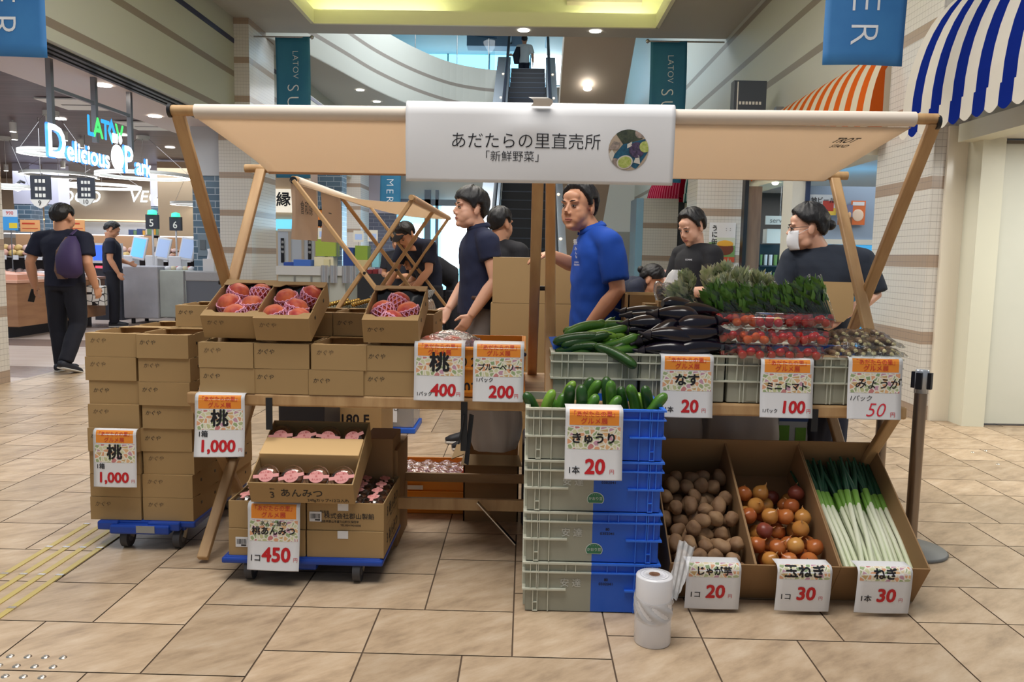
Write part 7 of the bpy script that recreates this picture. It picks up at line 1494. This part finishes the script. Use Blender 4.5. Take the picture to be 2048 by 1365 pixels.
# ================================================================ FRONT RIGHT: ROLL, BELT POSTS
m_roll = M('white_poly_roll', (228, 228, 232), .25, coat=.3)
rb_ = G(1304, 1283); zt_ = P(1308, 1150, rb_.y).z
r = thing('bag_roll', 'standing roll of thin white plastic bags in front of the crate stack', 'bag roll', (rb_.x, rb_.y, 0)); g = MB(); g.lathe([(.0005, 0), (.060, 0), (.062, .004), (.062, zt_-.004), (.060, zt_), (.018, zt_+.002), (.017, zt_-.03), (.0005, zt_-.03)], 40); g.build('roll', m_roll, r)
g = MB(); g.lathe([(.0185, zt_+.003), (.0185, zt_-.025), (.012, zt_-.025), (.012, zt_+.003), (.0185, zt_+.003)], 20); g.build('core', M('brown_core', (120, 84, 60), .7), r)
for k in (.028, .038, .048): g = MB(); g.tube([(k*math.cos(a), k*math.sin(a), zt_+.0015) for a in [2*PI*i/32 for i in range(33)]], .0006, 4); g.build('layer_line', M('roll_line', (196, 198, 204)), r)
g = MB(); g.grid(lambda a, b: ((.064+.006*math.sin(a*40+b*9)*math.sin(PI*b))*math.cos(2*PI*a), (.064+.006*math.sin(a*40+b*9)*math.sin(PI*b))*math.sin(2*PI*a), .10+.07*b+.015*math.sin(a*6.28)), 60, 8); g.build('loose_film', MClear('thin_white_film', (250, 250, 252), .015, .25, .42, (50, .5)), r)
p0, p1, p2 = Vector((rb_.x+.055, rb_.y-.03, .17)), P(1352, 1165, 2.70), P(1375, 1088, 2.83); g = MB()
def film(a, b):
    p = p0*(1-b)**2+2*p1*b*(1-b)+p2*b*b; wd = .03+.02*b; return (p.x+(a-.5)*wd*(1.2)-rb_.x, p.y+.008*math.sin(a*20+b*7)-rb_.y, p.z+(a-.5)*-.03+.004*math.sin(b*30+a*9))
g.grid(film, 14, 20); g.build('pulled_film', MClear('thin_white_film', (244, 244, 248)), r)
def post(label, x, y, h):
    r = thing('belt_post', label, 'belt post', (x, y, 0)); MB().lathe([(.0005, 0), (.155, 0), (.158, .008), (.15, .016), (.0005, .018)], 36).build('base', M('post_base_grey', (122, 124, 124), .5), r); MB().lathe([(.027, .016), (.027, h-.10)], 20).build('tube', M('post_steel', (150, 136, 122), .3, .9), r); MB().lathe([(.0005, h), (.026, h), (.029, h-.006), (.029, h-.105), (.0005, h-.105)], 20).build('head', m_chrome, r)
    b = MB()
    for k in range(4): a = PI/4+k*PI/2; b.box((-.012, .024, h-.085), (.012, .042, h-.012), 0, Matrix.Rotation(a, 4, 'Z'))
    b.build('belt_slot', m_dark, r); return r
post('steel belt post with a black head right of the leek carton', 1.775, 3.56, .835); post('steel belt post standing behind the nearer one', 1.775, 3.92, .835)
# tactile paving
m_brass = M('tactile_yellow', (196, 176, 104), .4); m_cap = M('tactile_steel', (206, 200, 190), .25, .9)
tl = {0: 'leftmost', 1: 'second', 2: 'third', 3: 'rightmost'}
for i, x in enumerate((-2.058, -1.983, -1.910, -1.836)):
    for k in range(5):
        y0 = 2.155+.3*k
        if y0+.29 < 2.3 and i < 2: continue
        r = thing('tactile_bar', f'yellow tactile guide bar on the floor, {tl[i]} line, {ORD[k]} length from the viewer', 'tactile bar', (x, y0, 0), 0, 'tactile guide bars'); MB().box((-.0125, .006, 0), (.0125, .294, .004)).build('bar', m_brass, r, bevel=.001); MB().box((-.014, .286, 0), (.014, .302, .0055)).build('steel_end', m_cap, r)
std_ = MB().lathe([(.0005, .005), (.006, .0048), (.011, .002), (.0125, 0)], 16).build('tactile_stud', m_cap); fs_ = [std_]
rows_ = ((2.412, (-1.624, -1.567, -1.511, -1.454)), (2.353, (-1.622, -1.566, -1.509, -1.451)), (2.292, (-1.62, -1.562, -1.506, -1.449)))
for j, (y, xs) in enumerate(rows_):
    for i, x in enumerate(xs):
        o = std_ if fs_ else std_.copy()
        if fs_: fs_.pop()
        else: COL.objects.link(o)
        o.location = (x, y, 0); tag(o, f'round steel tactile stud at the lower left, {("back", "middle", "front")[j]} row, {ORD[i]} from the left', 'tactile stud', 'tactile studs')
for i, (u, v) in enumerate(((1945, 905), (1971, 902), (1996, 929))): q = G(u, v); o = std_.copy(); COL.objects.link(o); o.location = q; tag(o, f'round steel tactile stud on the floor by the white door, {("left", "middle", "right")[i]} one', 'tactile stud', 'tactile studs')

# ================================================================ SHOPS ON THE RIGHT
m_cooler = M('cooler_blue_light', (120, 200, 236), .3, emit=1.2)
r = thing('drinks_cooler', 'glass-fronted drinks cooler glowing blue behind the masked woman', 'cooler', (3.30, 9.6, 0)); MB().box((0, .3, 0), (1.2, .5, 2.1)).build('back_panel', m_cooler, r); MB().box((0, 0, 0), (1.2, .3, .2)).box((-.04, 0, 0), (0, .5, 2.2)).box((0, 0, 1.52), (1.2, .3, 1.58)).build('cabinet', m_white, r); MB().box((0, .02, 1.58), (1.2, .04, 2.2)).build('header_board', M('grey_blue_board', (150, 168, 190), .5), r); MB().box((0, -.006, .2), (1.2, 0, 1.52)).build('glass_door', MClear('cooler_glass', (190, 226, 240), .12, .03), r)
g = MB(); rr = random.Random(4)
for z in (.25, .55, .85, 1.15): g.box((0, .05, z-.015), (1.2, .3, z), 4); [g.cyl((.06+.09*i, .15, z), (.06+.09*i, .15, z+.2), .032, seg=8, mi=rr.randrange(4)) for i in range(13)]
g.build('shelved_bottles', [M('bottle_%d' % k, c, .3) for k, c in enumerate(((210, 224, 230), (90, 150, 190), (180, 200, 150), (220, 226, 232)))]+[m_white], r)['kind'] = 'stuff'
def poster(label, u0, v0, u1, v1, y, parts, base, rz=0.):
    p, q = P(u0, v1, y), P(u1, v0, y); w, h = q.x-p.x, q.z-p.z; r = thing('poster', label, 'poster', (p.x, y, p.z), rz); MB().box((0, 0, 0), (w, .006, h)).build('sheet', base, r); g = MB(); ms = []
    for k, it in enumerate(parts):
        if it[0] == 'r': _, x0, z0, x1, z1, m_ = it; g.box((x0*w, -.003-.0004*k, z0*h), (x1*w, -.001, z1*h), len(ms))
        elif it[0] == 'e': _, x, z, a, b_, m_ = it; g.ell((x*w, -.001, z*h), (a*w, .004+.001*k, b_*h), 16, 8, len(ms))
        else: _, st, sz, x, z, m_ = it; g.text(st, sz*h, front(x*w, -.008-.0004*k, z*h), len(ms), .03)
        ms.append(m_)
    g.build('print', ms, r); return r
pY, pR, pO = M('print_yellow', (226, 196, 80)), M('print_red', (176, 60, 50)), M('print_orange', (222, 116, 60))
poster('beer poster with bold black title on the cooler header', 1617, 390, 1674, 430, 9.56, [('r', 0, 0, 1, .35, pY), ('r', .5, .2, .9, .7, pR), ('t', '地ビール', .30, .5, .62, m_ink)], M('print_pale', (206, 214, 222)))
poster('photo poster of glasses on a wooden board under the beer poster', 1674, 410, 1706, 450, 9.52, [('r', 0, 0, 1, .4, M('print_wood', (130, 84, 56))), ('r', 0, .4, 1, 1, M('print_lavender', (120, 124, 160))), ('e', .2, .5, .12, .16, M('print_amber', (226, 180, 130))), ('e', .5, .5, .12, .16, M('print_amber', (226, 180, 130))), ('e', .8, .5, .12, .16, M('print_amber', (226, 180, 130)))], m_paper)
poster('orange food poster behind the stall right leg', 1700, 402, 1732, 450, 9.57, [('e', .5, .4, .4, .25, M('print_cream', (240, 214, 190))), ('r', .1, .8, .9, .95, m_paper)], pO)
struct(MB().box((3.10, 9.55, 0), (3.25, 9.9, 2.44)).build('wall_shop_column', m_white)); struct(MB().box((3.25, 9.52, 0), (3.30, 9.6, 2.44)).build('trim_13', M('dark_blue_frame', (40, 56, 90), .4)))
struct(MB().box((2.95, 10.9, 0), (3.14, 11.0, 2.3)).build('door_2', M('walnut_panel', (128, 96, 72), .5, nz=(3, (108, 78, 58)), scale3=(6, 1, .6)))); struct(MB().box((2.90, 10.86, 0), (2.95, 11.0, 2.44)).build('trim_14', m_dark))
struct(MB().box((2.36, 11.3, 0), (3.02, 12.0, 2.5)).build('wall_right_shop_column', m_pillar)); struct(MB().box((2.30, 16.0, 0), (2.98, 16.9, 2.5)).build('wall_right_far_column', m_pillar))
struct(MB().box((2.16, 16.02, 0), (2.30, 16.9, 2.5)).build('trim_15', M('tile_painted_reflection', (150, 196, 226), .08)))  # column's glossy side; its pale blue paints in the reflected window light
struct(MB().box((2.95, 16.2, 0), (3.6, 16.3, 2.45)).build('door_3', M('dark_door', (54, 58, 62), .5))); struct(MB().box((3.0, 13.6, 0), (4.6, 13.7, 2.45)).build('wall_shop_inner', M('dark_interior', (70, 68, 66), .7)))
struct(MB().box((3.4, 20.6, 0), (3.5, 21.6, 5.2)).build('wall_right_end', m_white)); struct(MB().box((3.3, 20.5, 0), (5, 20.7, 5.2)).build('wall_right_return', m_white))
p, q = P(1416, 524, 11.25), P(1472, 446, 11.25)
poster('tall poster of a sea urchin rice bowl on the tiled column', 1416, 446, 1472, 524, 11.27, [('r', 0, 0, 1, .13, M('print_brick_red', (190, 78, 50))), ('r', 0, .13, 1, .5, M('print_leaf', (110, 150, 90))), ('r', .25, .42, 1, .62, M('print_mist', (206, 214, 196))), ('e', .62, .34, .36, .18, M('print_bowl', (110, 58, 40))), ('e', .62, .46, .34, .10, M('print_egg', (226, 170, 60))), ('t', 'う', .16, .2, .80, m_ink), ('t', 'に', .16, .2, .64, m_ink), ('t', '缶', .16, .2, .46, m_ink), ('t', '：：', .1, .75, .8, m_ink)], m_paper)
r = thing('grey_cabinet', 'tall pale grey cabinet behind the man in blue', 'cabinet', (1.72, 17.2, 0)); MB().box((0, 0, 0), (.52, .6, 1.88)).build('body', M('cabinet_grey', (170, 174, 172), .4), r, bevel=.01); MB().box((.25, -.008, .1), (.256, 0, 1.8)).build('door_gap', m_dark, r); t = MB(); t.text('((', .14, front(.06, -.004, 1.5), 0, .02); t.build('wave_mark', m_ink, r)
r = thing('bottle_shelf', 'black shelf of small bottles inside the right-hand shop doorway', 'shelf', (3.28, 11.4, 0)); MB().box((0, .25, 0), (.5, .28, 1.55)).box((0, 0, 0), (.02, .28, 1.55)).build('frame', m_dark, r); g = MB(); rr = random.Random(6)
for z in (.35, .7, 1.0, 1.25): g.box((0, 0, z-.02), (.5, .25, z), 3); [g.cyl((.05+.07*i, .08, z), (.05+.07*i, .08, z+.15), .026, seg=8, mi=rr.randrange(3)) for i in range(7)]
g.build('bottles', [m_paper, M('bottle_lilac', (180, 170, 200)), M('bottle_green', (120, 160, 90)), m_chkd], r)['kind'] = 'stuff'; MB().box((.1, 0, 1.56), (.3, .2, 1.76)).build('white_box', m_white, r); 
p = P(1560, 441, 11.3); tag(MB().box((-.2, 0, -.06), (.2, .02, .06)).text('service', .10, front(0, -.004, -.035), 1, 0).build('service_sign', [M('service_board', (206, 204, 196)), M('service_grey', (110, 106, 104))], None, loc=p), 'small white sign reading service above the bottle shelf', 'sign'); MB().cyl((0, .01, .06), (0, .01, 2.44-p.z), .006, seg=5).build('cord', m_steel, bpy.data.objects['service_sign'])
r = thing('chest_freezer', 'low chest freezer with curved blue-grey glass lids left of the masked woman', 'freezer', (2.08, 7.3, 0)); MB().box((0, 0, 0), (.86, 1.2, .78)).build('body', m_white, r, bevel=.02); g = MB(); g.grid(lambda a, b: (.86*a, 1.2*b, .80+.14*math.sin(PI*min(1, .2+.6*b))+.02*math.sin(PI*a)), 10, 10); g.build('glass_lid', M('freezer_lid', (146, 172, 190), .12, .2), r); MB().box((0, -.02, .76), (.86, .02, .82)).build('rim', M('freezer_rim', (176, 190, 200)), r)
p = P(1567, 556, 7.6); tag(MB().box((-.09, 0, 0), (.09, .008, .17), 0).box((-.09, -.002, .1), (.09, 0, .17), 1).text('50', .08, front(0, -.004, .015), 2, .01).build('tilted_card', [m_paper, pR, m_ink], None, loc=(p.x, 7.6, .86)), 'tilted red and white price card standing on the freezer', 'price card')
r = thing('cloth_table', 'small table with a white cloth and cartons left of the man in black', 'table', (1.22, 7.7, 0)); MB().box((0, 0, 0), (.52, .5, .86)).build('cloth', M('white_table_cloth', (214, 220, 230), .7), r, bevel=.02); MB().box((.14, .05, .86), (.50, .35, 1.04)).build('yellow_tray', M('pale_yellow_tray', (214, 206, 140), .5), r); [MB().box((.12+.09*k, .36, .86), (.20+.09*k, .46, 1.2)).build('small_box', m_white if k else M('pink_box', (226, 180, 176)), r) for k in range(3)]
r = thing('wire_rack', 'narrow black wire rack with white boards behind the open carton', 'rack', (1.05, 7.5, 0)); g = MB()
for x in (0, .17): 
    for y in (0, .15): g.cyl((x, y, 0), (x, y, 1.06), .006, seg=6)
for z in (.3, .6, .9, 1.05): g.box((0, 0, z), (.17, .006, z+.006)).box((0, .15, z), (.17, .156, z+.006))
g.build('wires', m_dark, r); MB().box((.0, -.01, .4), (.06, 0, .92)).box((.1, -.01, .4), (.16, 0, .92)).build('white_board', m_white, r)
bx('blue_bench', 'low blue bench behind the stooping person', 'bench', (1.1, 9.2, 0), (1.9, 9.7, .5), M('bench_blue', (24, 60, 140), .5))
bx('wall_speaker', 'white box above the awning line on the right wall', 'box', (3.36, 8.6, 3.5), (3.47, 8.9, 3.6), m_white)
# the shopper far up on the escalator
person('person in a white shirt with a dark shoulder bag riding up the escalator', (-.18, 25.6, 6.40), R(178), 1.70, shirt=(206, 212, 216), sleeve=.8, pants=(30, 34, 48), face=False, vox=.011, J=dict(elR=(-.26, -.02, 1.14), wrR=(-.27, -.08, .94), elL=(.26, -.10, 1.14), wrL=(.40, -.20, 1.18)))
g = MB(); loft(g, [((0, 0, 0), (1, 0, 0), (0, 1, 0), .07, .05), ((0, 0, .25), (1, 0, 0), (0, 1, 0), .12, .07), ((.05, 0, .5), (1, 0, 0), (0, 1, 0), .06, .05)]); o = g.build('shoulder_bag', M('dark_navy_bag', (22, 26, 44), .7), None, loc=(-.42, 25.5, 7.25)); tag(o, 'dark shoulder bag of the person on the escalator', 'bag')
